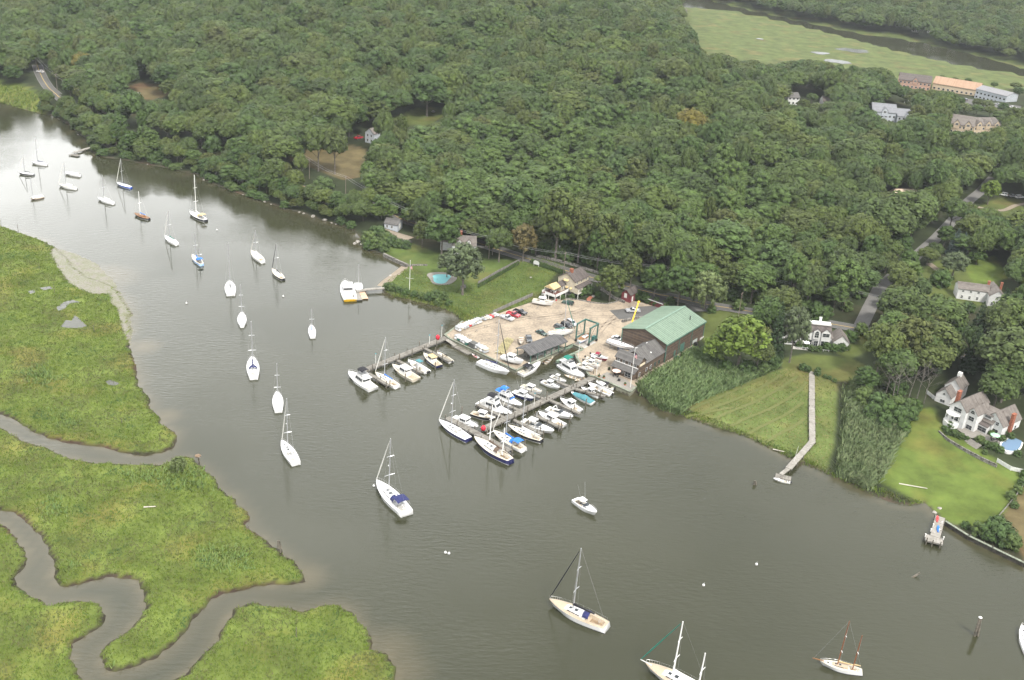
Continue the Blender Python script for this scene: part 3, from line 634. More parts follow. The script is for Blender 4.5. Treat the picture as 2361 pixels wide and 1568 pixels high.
class Hull:
    def __init__(s, L, B, fs, fb, tw=.85, mx=.4, pw=2.2, q=.75, rake=.08, srake=.02, draft=.5):
        s.L, s.B, s.fs, s.fb, s.tw, s.mx, s.pw, s.q, s.rake, s.srake, s.draft = L, B, fs, fb, tw, mx, pw, q, rake*L, srake*L, draft
    def w(s, t):
        if t < s.mx: k = s.tw+(1-s.tw)*math.sin(t/s.mx*math.pi/2)
        else: k = max(0, 1-((t-s.mx)/(1-s.mx))**s.pw)**s.q
        return max(s.B/2*k, .02)
    def z(s, t): return s.fs+(s.fb-s.fs)*t**1.7-.06*s.fs*math.sin(math.pi*t)
    def x(s, t, f=1.0): return -s.L/2+s.L*t-s.rake*(1-f)*float(sm(.55, 1, t))+s.srake*(1-f)*(1-float(sm(0, .35, t)))
    def mesh(s, n=15):
        m = MB(); rings = []
        for i in range(n):
            t = i/(n-1); t = 1-(1-t)**1.15; w, z = s.w(t), s.z(t); ww = lerp(.93, .55, float(sm(.45, 1, t)))
            side = [(.015, -s.draft*lerp(1, .25, float(sm(.7, 1, t))), -.35), (w*ww*.72, -s.draft*.55, -.2), (w*ww, 0, 0), (w*lerp(ww, 1, .14), .14, .12), (w*lerp(ww, 1, .62), z*.58, .58), (w*.985, z*.86, .86), (w, z, 1)]
            ring = [(s.x(t, f), -y, zz) for y, zz, f in side[::-1]]+[(s.x(t, f), y, zz) for y, zz, f in side]
            rings.append(ring)
        mm = [3, 2, 2, 1, 0, 0, 0, 0, 0, 1, 2, 2, 3]
        m.loft(rings, mats=mm, cap0=True); m.m[-1] = 2
        return m
    def deck(s, rec=(), n=26, nv=10, camber=.05):
        m = MB(); rings = []; low = []
        for i in range(n+1):
            t = i/n*.995; row = []; lw = []
            for j in range(nv+1):
                v = 2*j/nv-1; z = s.z(t)+camber*(1-v*v)-.03
                hit = 0
                for (a, b_, hw, dp) in rec:
                    if a < t < b_ and abs(v) < hw: z -= dp; hit = 1
                lw.append(hit)
                row.append((s.x(t), s.w(t)*.985*v, z))
            rings.append(row); low.append(lw)
        m.loft(rings[::-1]); low = low[::-1]
        m.m = [min(low[i][j], low[i][j+1], low[i+1][j], low[i+1][j+1]) for i in range(n) for j in range(nv)]; return m
def pane(m, A, B, C, D, u0, u1, v0, v1, off=.025, k=None):
    A, B, C, D = [np.asarray(q, float) for q in (A, B, C, D)]
    n = np.cross(B-A, D-A); n = n/np.linalg.norm(n)*off
    P = lambda u, v: (A*(1-u)+B*u)*(1-v)+(D*(1-u)+C*u)*v+n
    m.poly([P(u0, v0), P(u1, v0), P(u1, v1), P(u0, v1)], k)
def house(par, name, x0, x1, w0, w1, z0, z1, rb=.05, rf=.4, ins=.12, mt='white', side=0, front=0, back=False, vs=(.4, .85), crown=.06, us=(.08, .92), open_back=False):
    """a deckhouse with sloped faces; side / front = number of panes"""
    b = [(x0, -w0, z0), (x1, -w1, z0), (x1, w1, z0), (x0, w0, z0)]
    t = [(x0+rb, -(w0-ins), z1), (x1-rf, -(w1-ins), z1), (x1-rf, w1-ins, z1), (x0+rb, w0-ins, z1)]
    m = MB(); m.hexa(b, t, cap=False)
    c0 = (x0+rb+.1, 0, z1+crown); c1 = (x1-rf-.1, 0, z1+crown)
    m.poly([t[0], t[1], c1, c0]); m.poly([t[2], t[3], c0, c1]); m.poly([t[1], t[2], c1]); m.poly([t[3], t[0], c0])
    o = m.build(name, BM[mt], par)
    def panes(A, B, C, D, n, nm):
        w = MB()
        for i in range(n):
            u0, u1 = lerp(us[0], us[1], i/n), lerp(us[0], us[1], (i+.9)/n); pane(w, A, B, C, D, u0, u1, *vs)
        w.build(nm, BM['glass'], o)
    if side: panes(b[0], b[1], t[1], t[0], side, 'side_window'); panes(b[2], b[3], t[3], t[2], side, 'side_window')
    if front: panes(b[1], b[2], t[2], t[1], front, 'windshield')
    if back: panes(b[3], b[0], t[0], t[3], 1, 'doorway')
    return o
def canvas(par, name, x0, x1, w, z, mt, legs=0.0, arch=.25, n=6, drop=.25):
    m = MB(); rings = []
    for i in range(4):
        x = lerp(x0, x1, i/3); e = -.08 if i in (0, 3) else 0
        rings.append([(x, w*math.cos(math.pi*j/n), z+e+arch*math.sin(math.pi*j/n)-drop*(abs(math.cos(math.pi*j/n))**4)) for j in range(n+1)])
    m.loft(rings); m.loft([[(p[0], p[1]*.98, p[2]-.03) for p in r_] for r_ in rings[::-1]])
    o = m.build(name, BM[mt], par)
    if legs:
        f = MB()
        for x in (x0+.1, x1-.1):
            for s_ in (-1, 1): f.tube((x, s_*w*.97, z-.25), (lerp(x, (x0+x1)/2, .3), s_*w, z-legs), .03, n=4)
        f.build('support_frame', BM['steel'], o)
    return o
def rail(par, H_, t0, t1, hgt=.6, n=7, inset=.04, r=.022, name='railing'):
    m = MB(); P = []
    ts = [lerp(t0, t1, i/n) for i in range(n+1)]
    L_ = [(H_.x(t), H_.w(t)-inset, H_.z(t)) for t in ts]; Rr = [(x, -y, z) for x, y, z in L_[::-1]]
    pts = L_+Rr if t1 > .97 else None
    for seq in ([pts] if pts else [L_, Rr]):
        top = [(x, y, z+hgt) for x, y, z in seq]
        m.path(top, r, 4)
        for a, b_ in zip(seq, top): m.tube(a, b_, r, r, 4)
    return m.build(name, BM['steel'], par)
def outboard(par, x, y, z, s=1.0):
    m = MB(); m.box((x-.25*s, y, z+.55*s), (.55*s, .38*s, .6*s), taper=.8); m.box((x-.2*s, y, z), (.22*s, .16*s, .9*s)); m.build('outboard_motor', BM['motor'], par)
def place(bow, stern, zb, zs, base=0.0):
    a = at(bow[0], bow[1], base+zb); b_ = at(stern[0], stern[1], base+zs)
    c_ = (a+b_)/2; d = a-b_
    return (c_[0], c_[1], base), math.atan2(d[1], d[0]), math.hypot(d[0], d[1])
GRP_M = 'sailing boats on moorings'; GRP_B = 'boats berthed at the docks'; GRP_Y = 'boats ashore in the yard'
def sailboat(bow, stern, top, label, hull='white', deck='white', cover='cnavy', jib=None, bim=None, dodger=None, tw=.55, mastf=.58, spr=2, mizzen=None, mz=.12, base=0.0, mast='alu',
             cabin='white', sprit=0, group=GRP_M, Lfix=None, boot='white', bottom='antib', nomast=False, boomup=0, coverall=None, keel=False, beam=.29, fb=None, teak=None, radar=False, wheel=True, name='sailboat', stripe=None, rz_heel=0, kclr='anti'):
    fbow = fb or 1.15; loc, rz, L = place(bow, stern, fbow, fbow*.8, base)
    if Lfix: L = Lfix
    k = L/12.0; Hh = Hull(L, L*beam, .95*(fbow/1.15)*k**.5, 1.3*(fbow/1.15)*k**.5, tw, .42, 2.0, .8, .1, -.03, .5*k if not keel else .7*k)
    e = empty(name, loc, rz, label, 'sailboat', group)
    Hh.mesh().build('hull', [BM[kclr if keel else bottom], BM[boot], BM[hull], BM[stripe or hull]], e, True)
    dz = Hh.z(.3); ck = (.05, .3, .55, .5*k)
    Hh.deck([ck] if not coverall else []).build('deck', [BM[teak or deck], BM['teak' if deck != 'white' else 'lightgrey']], e)
    if not coverall:
        house(e, 'cabin_trunk', L*(-.17), L*.24, L*beam*.31, L*beam*.2, dz-.05, dz+.42*k, .1, .7*k, .1, cabin, side=3, vs=(.35, .75), us=(.15, .75))
        h = MB()
        for hx, hs in ((.02, .3), (.12, .24), (.3, .25)): h.box((L*hx, 0, dz+(.47*k if hx < .2 else .22)), (hs*k*2.1, hs*k*2.3, .06))
        h.build('hatch', BM['glass'], e)
        f = MB()
        for s_ in (-1, 1): f.box((-L*.32, s_*Hh.w(.2)*.62, dz-.22*k), (L*.2, .3*k, .07))
        f.build('cockpit_seat', BM['teak' if teak else deck], e)
        if wheel:
            w = MB(); a = [2*math.pi*i/12 for i in range(13)]; w.path([(-L*.38, .42*k*math.cos(t), dz+.25*k+.42*k*math.sin(t)) for t in a], .03, 4); w.tube((-L*.37, 0, dz-.5*k), (-L*.37, 0, dz+.25*k), .06, n=5); w.build('steering_wheel', BM['steel'], e)
    else: canvas(e, 'boat_cover', -L*.42, L*.36, L*beam*.4, dz+.35, coverall, arch=.35, drop=.3)
    def rig(xm, mh, mm, ns, boomlen, cv, jb, rk=.015):
        z0 = Hh.z(.55); tp = (xm-mh*rk, 0, mh)
        mo = MB(); mo.tube((xm, 0, z0-.2), tp, .16*k**.5, .11*k**.5, 7); mo.build('mast', BM[mm], e)
        s = MB()
        for i in range(ns):
            f = (i+1)/(ns+1)*1.02; zz = lerp(z0, mh, f); xx = lerp(xm, tp[0], f); sl = L*beam*.31*(1-.28*i)
            for d in (-1, 1): s.tube((xx, 0, zz), (xx-.2, d*sl, zz+.1), .09, .07, 4)
        if ns: s.build('spreader', BM['alu' if mm == 'alu' else 'mastw'], e)
        r_ = MB(); sl = L*beam*.45
        for d in (-1, 1):
            if ns:
                f = 1/(ns+1)*1.02; kx = (lerp(xm, tp[0], f)-.2, d*L*beam*.31, lerp(z0, mh, f)+.1)
                r_.tube((xm-.3, d*sl*.95, z0), kx, .014, n=3); r_.tube(kx, tp, .014, n=3)
            else: r_.tube((xm-.3, d*sl, z0), tp, .014, n=3)
        return tp, r_, z0
    if not nomast:
        xm = L*(mastf-.5); mh = height_of((loc[0]+math.cos(rz)*xm, loc[1]+math.sin(rz)*xm, base), top[0], top[1]) if top else L*1.3
        tp, r_, z0 = rig(xm, mh, mast, spr, 0, cover, jib)
        bx = Hh.x(1)-.15; r_.tube((-L*.49, 0, Hh.z(0)), tp, .014, n=3)
        if not jib: r_.tube((bx+sprit, 0, Hh.z(1)), tp, .016, n=3)
        r_.build('rigging', BM['wire'], e)
        if jib:
            j = MB(); ft = (bx+sprit, 0, Hh.z(1)+.3); mid = tuple(lerp(ft[i], tp[i], .3) for i in range(3)); hd = tuple(lerp(ft[i], tp[i], .94) for i in range(3))
            j.tube(ft, mid, .1, .15*k**.5, 6); j.tube(mid, hd, .15*k**.5, .08, 6); j.build('furled_jib', BM[jib], e)
        if cover:
            bl = L*.36; zb_ = z0+1.15*k+boomup; m = MB(); rr = []
            for i in range(6):
                f = i/5; x = xm-.05-bl*f; hh = lerp(.62, .2, f**.6)*k; rr.append([(x, .16*k*math.cos(a), zb_+hh*.5+hh*.55*math.sin(a)) for a in [2*math.pi*q_/8 for q_ in range(8)]])
            m.loft(rr, close=True, cap0=True, cap1=True); m.tube((xm+.02, 0, zb_), (xm+.06, 0, zb_+1.15*k), .16*k, .09*k, 7); m.build('sail_cover', BM[cover], e)
            b_ = MB(); b_.tube((xm, 0, zb_-.05), (xm-bl-.4, 0, zb_-.05), .07, n=6); b_.build('boom', BM[mast if mast != 'mastw' else 'mastw'], e)
        if radar: d = MB(); d.ellip((lerp(xm, tp[0], .5)+.35, 0, lerp(z0, mh, .5)), (.3, .3, .16), 10, 6); d.build('radar_dome', BM['white'], e, True)
    if mizzen:
        xm = L*(mz-.5); mh = height_of((loc[0]+math.cos(rz)*xm, loc[1]+math.sin(rz)*xm, base), *mizzen)
        tp, r_, z0 = rig(xm, mh, mast, 1, 0, cover, None); r_.build('mizzen_rigging', BM['wire'], e)
        if cover:
            m = MB(); m.tube((xm, 0, z0+1.2), (xm-L*.16, 0, z0+1.2), .17, .1, 7); m.build('mizzen_sail_cover', BM[cover], e)
    if dodger or bim:
        dg = dodger or bim; canvas(e, 'spray_hood', -L*.22, -L*.12, L*beam*.32, dz+1.0*k, dg, arch=.3, drop=.55*k)
    if bim: canvas(e, 'bimini', -L*.42, -L*.23, L*beam*.36, dz+1.75*k, bim, legs=1.5*k, arch=.2, drop=.15)
    rail(e, Hh, .82, .985, .6*k, 5, name='pulpit'); rail(e, Hh, .04, .8, .55*k, 7, r=.012, name='lifeline')
    if sprit: m = MB(); m.tube((Hh.x(.9), 0, Hh.z(.95)+.05), (Hh.x(1)+sprit, 0, Hh.z(1)+.15), .14, .09, 6); m.build('bowsprit', BM['wood' if mast == 'mastb' else 'white'], e)
    if keel:
        m = MB(); m.hexa([(-L*.1, -.1, -1.75*k), (L*.06, -.1, -1.75*k), (L*.06, .1, -1.75*k), (-L*.1, .1, -1.75*k)], [(-L*.12, -.2, -.4), (L*.12, -.2, -.4), (L*.12, .2, -.4), (-L*.12, .2, -.4)]); m.box((-L*.4, 0, -.8*k), (.5*k, .1, 1.0*k)); m.build('keel', BM[kclr], e)
        m = MB()
        for x in (-.28, .0, .26):
            for s_ in (-1, 1):
                for dx in (-.5, .5): m.tube((L*x, s_*L*beam*.36, -.35), (L*x+dx, s_*L*beam*.55, -1.78*k), .05, n=5)
        m.build('jack_stand', mat('stand_steel', (.12, .13, .14), .7), e)
    return e
def powerboat(bow, stern, style, label, hull='white', deck='white', boot='navy', bottom='antib', top='white', bim=None, base=0.0, group=GRP_B, beam=.33, name=None, Lfix=None, motor=0, arch=False, tower=False, cover=None, floor=None, stripe=None, fb=None, land=False, rails=True, mast=0, hard=True, cat=None, dome=False, transom=None):
    f0 = {'dinghy': .45, 'skiff': .6, 'console': .95, 'cuddy': 1.05, 'pilot': 1.05, 'cover': 1.1}.get(style, 1.5) if fb is None else fb
    loc, rz, L = place(bow, stern, f0, f0*.65, base)
    if Lfix: L = Lfix
    k = L/11.0 if style not in ('console', 'cuddy', 'pilot', 'cover', 'dinghy', 'skiff') else L/7.5
    k = max(.6, min(k, 1.4))
    Hh = Hull(L, L*beam, f0*.62, f0, .88, .38, 2.6 if style in ('flybridge', 'express', 'cover', 'trawler') else 2.2, .72, .1, .0, .5 if not land else .55)
    e = empty(name or {'dinghy': 'dinghy', 'skiff': 'skiff'}.get(style, 'motorboat'), loc, rz, label, cat or ('dinghy' if style in ('dinghy', 'skiff') else 'motorboat'), group)
    hm_ = Hh.mesh()
    if transom: hm_.m[-1] = 4
    hm_.build('hull', [BM[bottom], BM[boot], BM[hull], BM[stripe or hull], BM[transom or hull]], e, True)
    rec = {'downeast': (.03, .34, .8, .6), 'flybridge': (.03, .26, .82, .65), 'express': (.07, .46, .72, .55), 'console': (.06, .74, .78, .55), 'cuddy': (.06, .5, .78, .6), 'pilot': (.04, .36, .8, .6), 'cover': None, 'trawler': (.03, .16, .8, .4), 'dinghy': (.04, .86, .82, .3), 'skiff': (.04, .84, .82, .38)}[style]
    Hh.deck([rec] if rec else []).build('deck', [BM[deck], BM[floor or 'lightgrey']], e)
    zd = Hh.z(.4); bw = L*beam/2; X = lambda f: L*(f-.5)
    if style == 'downeast':
        house(e, 'trunk_cabin', X(.6), X(.86), bw*.72, bw*.4, zd, Hh.z(.7)+.4*k, 0, .7*k, .12, deck, side=2, vs=(.3, .7))
        house(e, 'pilothouse', X(.36), X(.62), bw*.74, bw*.66, zd-.05, zd+1.75*k, -.05, .45*k, .1, top, side=3, front=3, back=True, vs=(.5, .9))
        m = MB(); m.box((X(.45), 0, zd+1.82*k), (L*.33, bw*1.42, .1), taper=.96); m.build('hardtop', BM[top if not bim else bim], e)
    elif style in ('flybridge', 'trawler'):
        tr = style == 'trawler'; a, b_ = (.17, .62) if tr else (.27, .64)
        house(e, 'foredeck_cabin', X(b_-.02), X(.88), bw*.72, bw*.35, zd, Hh.z(.75)+.35*k, 0, L*.12, .15, deck)
        house(e, 'deckhouse', X(a), X(b_), bw*.76, bw*.68, zd-.05, zd+1.75*k, 0, .9*k, .12, top, side=4, front=3, back=True, vs=(.45, .85))
        m = MB(); z1 = zd+1.8*k; m.box((X(a+.1), 0, z1), (L*(.34 if not tr else .42), bw*1.4, .12))
        for s_ in (-1, 1): m.box((X(a+.16), s_*bw*.62, z1+.35*k), (L*.22, .08, .6*k))
        m.box((X(a+.27), 0, z1+.4*k), (.12, bw*1.2, .7*k)); m.box((X(a+.06), 0, z1+.25*k), (.5, bw*.8, .45*k)); m.build('flybridge', BM[top], e)
        m = MB(); pane(m, (X(a+.275)+.06, -bw*.58, z1+.72*k), (X(a+.275)+.06, bw*.58, z1+.72*k), (X(a+.25), bw*.55, z1+1.1*k), (X(a+.25), -bw*.55, z1+1.1*k), 0, 1, 0, 1); m.build('flybridge_windscreen', BM['glass'], e)
        if bim: canvas(e, 'bimini', X(a+.03), X(a+.24), bw*.66, z1+1.9*k, bim, legs=1.7*k)
        if bim == 'cblue': canvas(e, 'cockpit_awning', X(.02), X(a+.03), bw*.7, z1+.3*k, bim, legs=1.5*k); m = MB(); m.box((X(b_)-.12, 0, zd+1.25*k), (.12, bw*1.15, .5*k)); m.build('windshield_cover', BM['cblue'], e)
    elif style == 'express':
        house(e, 'foredeck_cabin', X(.46), X(.9), bw*.78, bw*.3, zd, zd+.55*k, 0, L*.22, .25, deck, side=1, vs=(.25, .6), us=(.1, .7))
        m = MB(); zt = zd+.45*k
        A = [(X(.34), -bw*.78, zt), (X(.56), -bw*.6, zt+.1), (X(.61), 0, zt+.12), (X(.56), bw*.6, zt+.1), (X(.34), bw*.78, zt)]
        Bt = [(X(.35), -bw*.7, zt+.55*k), (X(.47), -bw*.52, zt+.62*k), (X(.5), 0, zt+.65*k), (X(.47), bw*.52, zt+.62*k), (X(.35), bw*.7, zt+.55*k)]
        m.loft([A, Bt]); m.build('windshield', BM['glass'], e)
        m = MB()
        for x, w in ((.1, 1.2), (.2, .5), (.36, .4)): m.box((X(x), 0 if w > 1 else bw*.35, zd-.2), (.6*k, bw*w, .45*k))
        m.build('cockpit_seats', BM['cream'], e)
        if hard:
            m = MB(); zh = zd+1.7*k; m.box((X(.33), 0, zh), (L*.24, bw*1.35, .1), taper=.94); m.build('hardtop', BM[top if not bim else bim], e)
            m = MB()
            for x in (.24, .43):
                for s_ in (-1, 1): m.tube((X(x), s_*bw*.62, zh), (X(x+.03), s_*bw*.8, zd), .05, n=5)
            m.build('hardtop_post', BM['steel'], e)
        if arch:
            m = MB(); m.path([(X(.3), -bw*.85, zd), (X(.25), -bw*.75, zd+1.5*k), (X(.25), bw*.75, zd+1.5*k), (X(.3), bw*.85, zd)], .11, 5); m.build('radar_arch', BM['white'], e)
    elif style == 'console':
        house(e, 'console', X(.42), X(.52), bw*.3, bw*.28, zd-.5, zd+.6*k, .05, .2, .05, 'white', front=1, vs=(.6, .95))
        m = MB(); m.box((X(.35), 0, zd-.1), (.5, bw*.6, .6)); m.box((X(.12), 0, zd-.25), (.4, bw*1.3, .35)); m.box((X(.68), 0, zd-.2), (.7, bw*.7, .4)); m.build('seat', BM['cream'], e)
        if bim or hard:
            m = MB(); m.box((X(.43), 0, zd+1.65*k), (L*.22, bw*1.05, .08)); m.build('t_top', BM[bim or 'white'], e)
            m = MB()
            for x in (.36, .5):
                for s_ in (-1, 1): m.tube((X(x), s_*bw*.42, zd+1.62*k), (X(x), s_*bw*.45, zd-.4), .035, n=4)
            m.build('t_top_frame', BM['steel'], e)
    elif style in ('cuddy', 'pilot'):
        p_ = style == 'pilot'
        house(e, 'cuddy_cabin', X(.55), X(.86), bw*.74, bw*.36, zd, zd+.42*k, 0, .8*k, .15, deck, side=2, vs=(.3, .7))
        if p_ or hard:
            house(e, 'wheelhouse', X(.36), X(.58), bw*.7, bw*.62, zd-.05, zd+1.35*k, .0, .3*k, .08, top, side=2, front=3, back=True, vs=(.45, .88))
            m = MB(); m.box((X(.45), 0, zd+1.42*k), (L*.27, bw*1.35, .08), taper=.95); m.build('roof', BM[bim or top], e)
        else:
            m = MB(); A = [(X(.44), -bw*.72, zd), (X(.58), -bw*.6, zd+.3*k), (X(.58), bw*.6, zd+.3*k), (X(.44), bw*.72, zd)]; B2 = [(X(.42), -bw*.68, zd+.6*k), (X(.5), -bw*.55, zd+.85*k), (X(.5), bw*.55, zd+.85*k), (X(.42), bw*.68, zd+.6*k)]
            m.loft([A, B2]); m.build('windshield', BM['glass'], e)
            if bim: canvas(e, 'bimini', X(.28), X(.5), bw*.72, zd+1.35*k, bim, legs=1.2*k)
        m = MB(); m.box((X(.1), 0, zd-.25), (.4, bw*1.3, .4)); m.build('stern_seat', BM['cream'], e)
    elif style == 'cover':
        m = MB(); rr = []
        for i in range(9):
            t = lerp(.03, .9, i/8); hh = [.12, .3, .5, .85, .9, .45, .3, .2, .06][i]*k; rr.append([(Hh.x(t), Hh.w(t)*.98*math.cos(math.pi*j/8), Hh.z(t)+.02+hh*math.sin(math.pi*j/8)**.8) for j in range(9)])
        m.loft(rr, cap0=True); m.build('boat_cover', BM[cover], e)
    elif style in ('dinghy', 'skiff'):
        m = MB()
        for x in (.15, .42, .68): m.box((X(x), 0, zd-.12), (.26, Hh.w(x)*1.8, .05))
        m.build('thwart', BM['wood' if deck == 'cream' else 'white'], e)
    if rails and style not in ('dinghy', 'skiff', 'cover'): rail(e, Hh, .58, .985, .5*k, 7, r=.025, name='bow_rail')
    for i in range(motor): outboard(e, X(0)-.15, (i-(motor-1)/2)*.7, Hh.z(0)-.35, 1.0 if L > 5 else .7)
    if mast: m = MB(); m.tube((X(.36), 0, zd+1.7*k), (X(.33), 0, zd+1.7*k+mast), .05, n=5); m.tube((X(.34), -.6, zd+1.7*k+mast*.6), (X(.34), .6, zd+1.7*k+mast*.6), .04, n=4); m.build('signal_mast', BM['mastw'], e)
    if dome: m = MB(); m.ellip((X(.4), 0, zd+2.15*k), (.35, .35, .22), 10, 5); m.build('radar_dome', BM['white'], e, True)
    if tower:
        m = MB()
        for s_ in (-1, 1): m.tube((X(.35), s_*bw*.5, zd+1.8*k), (X(.2), s_*bw*.9, zd+6), .035, .02, 4)
        m.build('outrigger', BM['alu'], e)
    if land:
        m = MB()
        for x in (.25, .62): m.box((X(x), 0, -.95), (.4, bw*1.1, .75))
        m.build('cradle', mat('cradle_wood', (.2, .17, .13), .9), e)
    return e

# ------------------------------------------------------------------ docks and piles
PLK = planks('weathered_planks', (.115, .106, .092), (.21, .198, .175), .32, 0, .9, .4, .4)
PLL = planks('pale_planks', (.19, .178, .155), (.29, .275, .25), .34, 0, .9, .3, .4)
PILE = mat('pile_wood', (.14, .12, .095), .9, var=.4, scale=1.2, col2=(.05, .05, .04))
PILEG = mat('treated_pile', (.24, .25, .18), .9, var=.3, scale=1.2)
TIMB = planks('bulkhead_timber', (.11, .11, .08), (.24, .24, .18), .3, 2, .9, .5, .5)
def deck_strip(par, name, a, b_, w, z, m=PLK, th=.22):
    a = np.array(a[:2]); b_ = np.array(b_[:2]); d = b_-a; l = math.hypot(*d); c_ = (a+b_)/2
    k = MB(); k.box((0, 0, 0), (l, w, th))
    for s_ in (-1, 1): k.box((0, s_*(w/2-.08), -.24), (l, .14, .26))
    o = k.build(name, m, par); o.location = (c_[0]-par.location[0], c_[1]-par.location[1], z-th/2-par.location[2]); o.rotation_euler = (0, 0, math.atan2(d[1], d[0])); return o
pile_me = []
for i, (hh, r_) in enumerate(((2.3, .16), (3.0, .17), (1.7, .15))):
    m = MB(); m.tube((0, 0, -2), (.04*i, .03, hh), r_, r_*.9, 8); o = m.build('pile', PILE); pile_me.append(o.data); bpy.data.objects.remove(o)
def pile(par, x, y, i=None, z=0, m=None):
    o = bpy.data.objects.new('pile', pile_me[rnd.randrange(3) if i is None else i]); COL.objects.link(o); o.parent = par
    o.location = (x-par.location[0], y-par.location[1], z-par.location[2]); o.rotation_euler = (rnd.uniform(-.03, .03), rnd.uniform(-.03, .03), rnd.uniform(0, 6)); return o
DZ = 1.3
def dock(name, label, main, fingers, w=2.3, fw=1.25, step=6.0, m=PLK):
    p0 = at(*main[0], DZ); e = empty(name, (p0[0], p0[1], 0), 0, label, 'dock', 'docks of the boatyard')
    def run(P, w_, nm, st):
        for q0, q1 in zip(P[:-1], P[1:]):
            a, b_ = at(*q0, DZ), at(*q1, DZ); deck_strip(e, nm, a, b_, w_, DZ - (.03 if nm == 'finger_pier' else 0), m)
            d = (b_-a)[:2]; l = math.hypot(*d); d = d/l; n_ = np.array([-d[1], d[0]])
            for i in range(int(l/st)+1):
                for s_ in (-1, 1):
                    q_ = a[:2]+d*min(l-.15, .3+i*st)+n_*s_*(w_/2+.12); pile(e, q_[0], q_[1])
    run(main, w, 'decking', step)
    for f in fingers: run(f, fw, 'finger_pier', 5.0)
    return e
dA = dock('wooden_dock', 'long weathered wooden dock with many finger piers, ending in a cross head', [(1376, 866), (1112, 989)],
 [[(1101, 931.6), (1161, 961)], [(1156, 928), (1197, 945)], [(1220, 904), (1258, 921)], [(1284, 879), (1313, 890)], [(1184, 967), (1251, 1000)], [(1236, 957), (1293, 985)], [(1262, 919), (1338, 953)], [(1318, 893), (1396, 913)]])
a, b_ = at(1031, 962, DZ), at(1176, 1039, DZ); deck_strip(dA, 'decking', a, b_, 2.3, DZ-.02)
for f in np.linspace(.02, .98, 6):
    for s_ in (-1, 1):
        d = (b_-a)[:2]; n_ = np.array([-d[1], d[0]])/math.hypot(*d); q_ = a[:2]+d*f+n_*s_*1.3; pile(dA, q_[0], q_[1])
dB = dock('wooden_dock', 'weathered wooden dock running out from the corner of the sandy yard', [(1030, 777), (834, 855)],
 [[(850, 860), (896, 888)], [(916, 830), (974, 859)], [(977, 801), (1037, 832)]])
g = empty('floating_dock', at(1066, 805, .4), 0, 'grey floating dock with gangway beside the dinghy racks', 'dock'); g.location.z = 0
deck_strip(g, 'float_deck', at(1047, 795, .5), at(1085, 815, .5), 2.6, .5); a, b_ = at(1030, 783, 1.4), at(1050, 797, .6)
m = MB(); d = b_-a; n_ = np.array([-d[1], d[0], 0])/math.hypot(d[0], d[1])*.8; up = np.array([0, 0, .12])
gl = np.array(g.location); m.hexa([a-n_-gl, b_-n_-gl, b_+n_-gl, a+n_-gl], [a-n_+up-gl, b_-n_+up-gl, b_+n_+up-gl, a+n_+up-gl]); m.build('gangway', PLL, g)
def free_pile(px, py, label, i=1, sc=1.0, lean=0.0, z=0):
    p_ = at(px, py, z); o = bpy.data.objects.new('mooring_pile', pile_me[i]); COL.objects.link(o); o.location = p_; o.rotation_euler = (0, lean, rnd.uniform(0, .3)); o.scale = (1.15, 1.15, sc)
    return tag(o, label, 'pile', 'free-standing piles')
for px, py, lb in [(934, 880, 'free-standing pile off the stern of the cream cabin boat'), (1003, 853, 'free-standing pile off the stern of the navy launch'), (960, 868, 'free-standing pile at the tip of the middle finger pier'),
 (1064, 957, 'tall free-standing pile behind the white boat with the navy waterline'), (1313, 976, 'free-standing pile off the white lobster boat'), (1350, 938, 'free-standing pile beside the teal covered boat'), (1209, 1033, 'free-standing pile off the stern of the blue canvas ketch'),
 (1374, 917, 'free-standing pile by the white open boat'), (1180, 1052, 'free-standing pile at the stern of the brown-topped ketch'), (1252, 1012, 'free-standing pile at the stern of the black yawl'), (1293, 993, 'free-standing pile off the maroon-bottomed boat')]:
    free_pile(px, py, lb)

# bulkheads round the yard and the slip
def wall_run(name, P, z0, z1, th, label, cat, m, cap=None, posts=0.0, kind=None, zp=None):
    q_ = [at(*p_, z1 if zp is None else zp) for p_ in P]; e = empty(name, (q_[0][0], q_[0][1], 0), 0, label, cat)
    for a, b_ in zip(q_[:-1], q_[1:]):
        d = (b_-a)[:2]; l = math.hypot(*d); k = MB(); k.box((0, 0, (z0+z1)/2), (l+th, th, z1-z0)); 
        o = k.build('plank_wall', m, e); o.location = ((a[0]+b_[0])/2-q_[0][0], (a[1]+b_[1])/2-q_[0][1], 0); o.rotation_euler = (0, 0, math.atan2(d[1], d[0]))
        if cap:
            k = MB(); k.box((0, 0, z1+.09), (l+th, th+.3, .18)); o2 = k.build('cap_beam', cap, e); o2.location = o.location; o2.rotation_euler = o.rotation_euler
        if posts:
            n_ = np.array([-d[1], d[0]])/l
            for i in range(int(l/posts)+1):
                c_ = a[:2]+d/l*(i*posts+.2)+n_*(th/2+.12); pile(e, c_[0], c_[1], 2)
    return e
CAPM = mat('cap_timber', (.2, .22, .17), .9, var=.3)
wall_run('timber_bulkhead', YARD_EDGE[1:5], -1.5, 1.62, .35, 'timber bulkhead with posts holding the sandy yard by the basin', 'bulkhead', TIMB, CAPM, 3.2)
wall_run('timber_bulkhead', YARD_EDGE[4:7], -1.5, 1.62, .35, 'timber bulkhead at the head of the boat-lift slip', 'bulkhead', TIMB, CAPM, 3.5)
wall_run('timber_bulkhead', YARD_EDGE[6:10], -1.5, 1.62, .35, 'timber bulkhead behind the green-hulled trawler', 'bulkhead', TIMB, CAPM, 3.0)
wall_run('timber_bulkhead', YARD_EDGE[9:], -1.5, 1.62, .35, 'timber bulkhead below the patio and flagpole', 'bulkhead', TIMB, CAPM, 2.6)
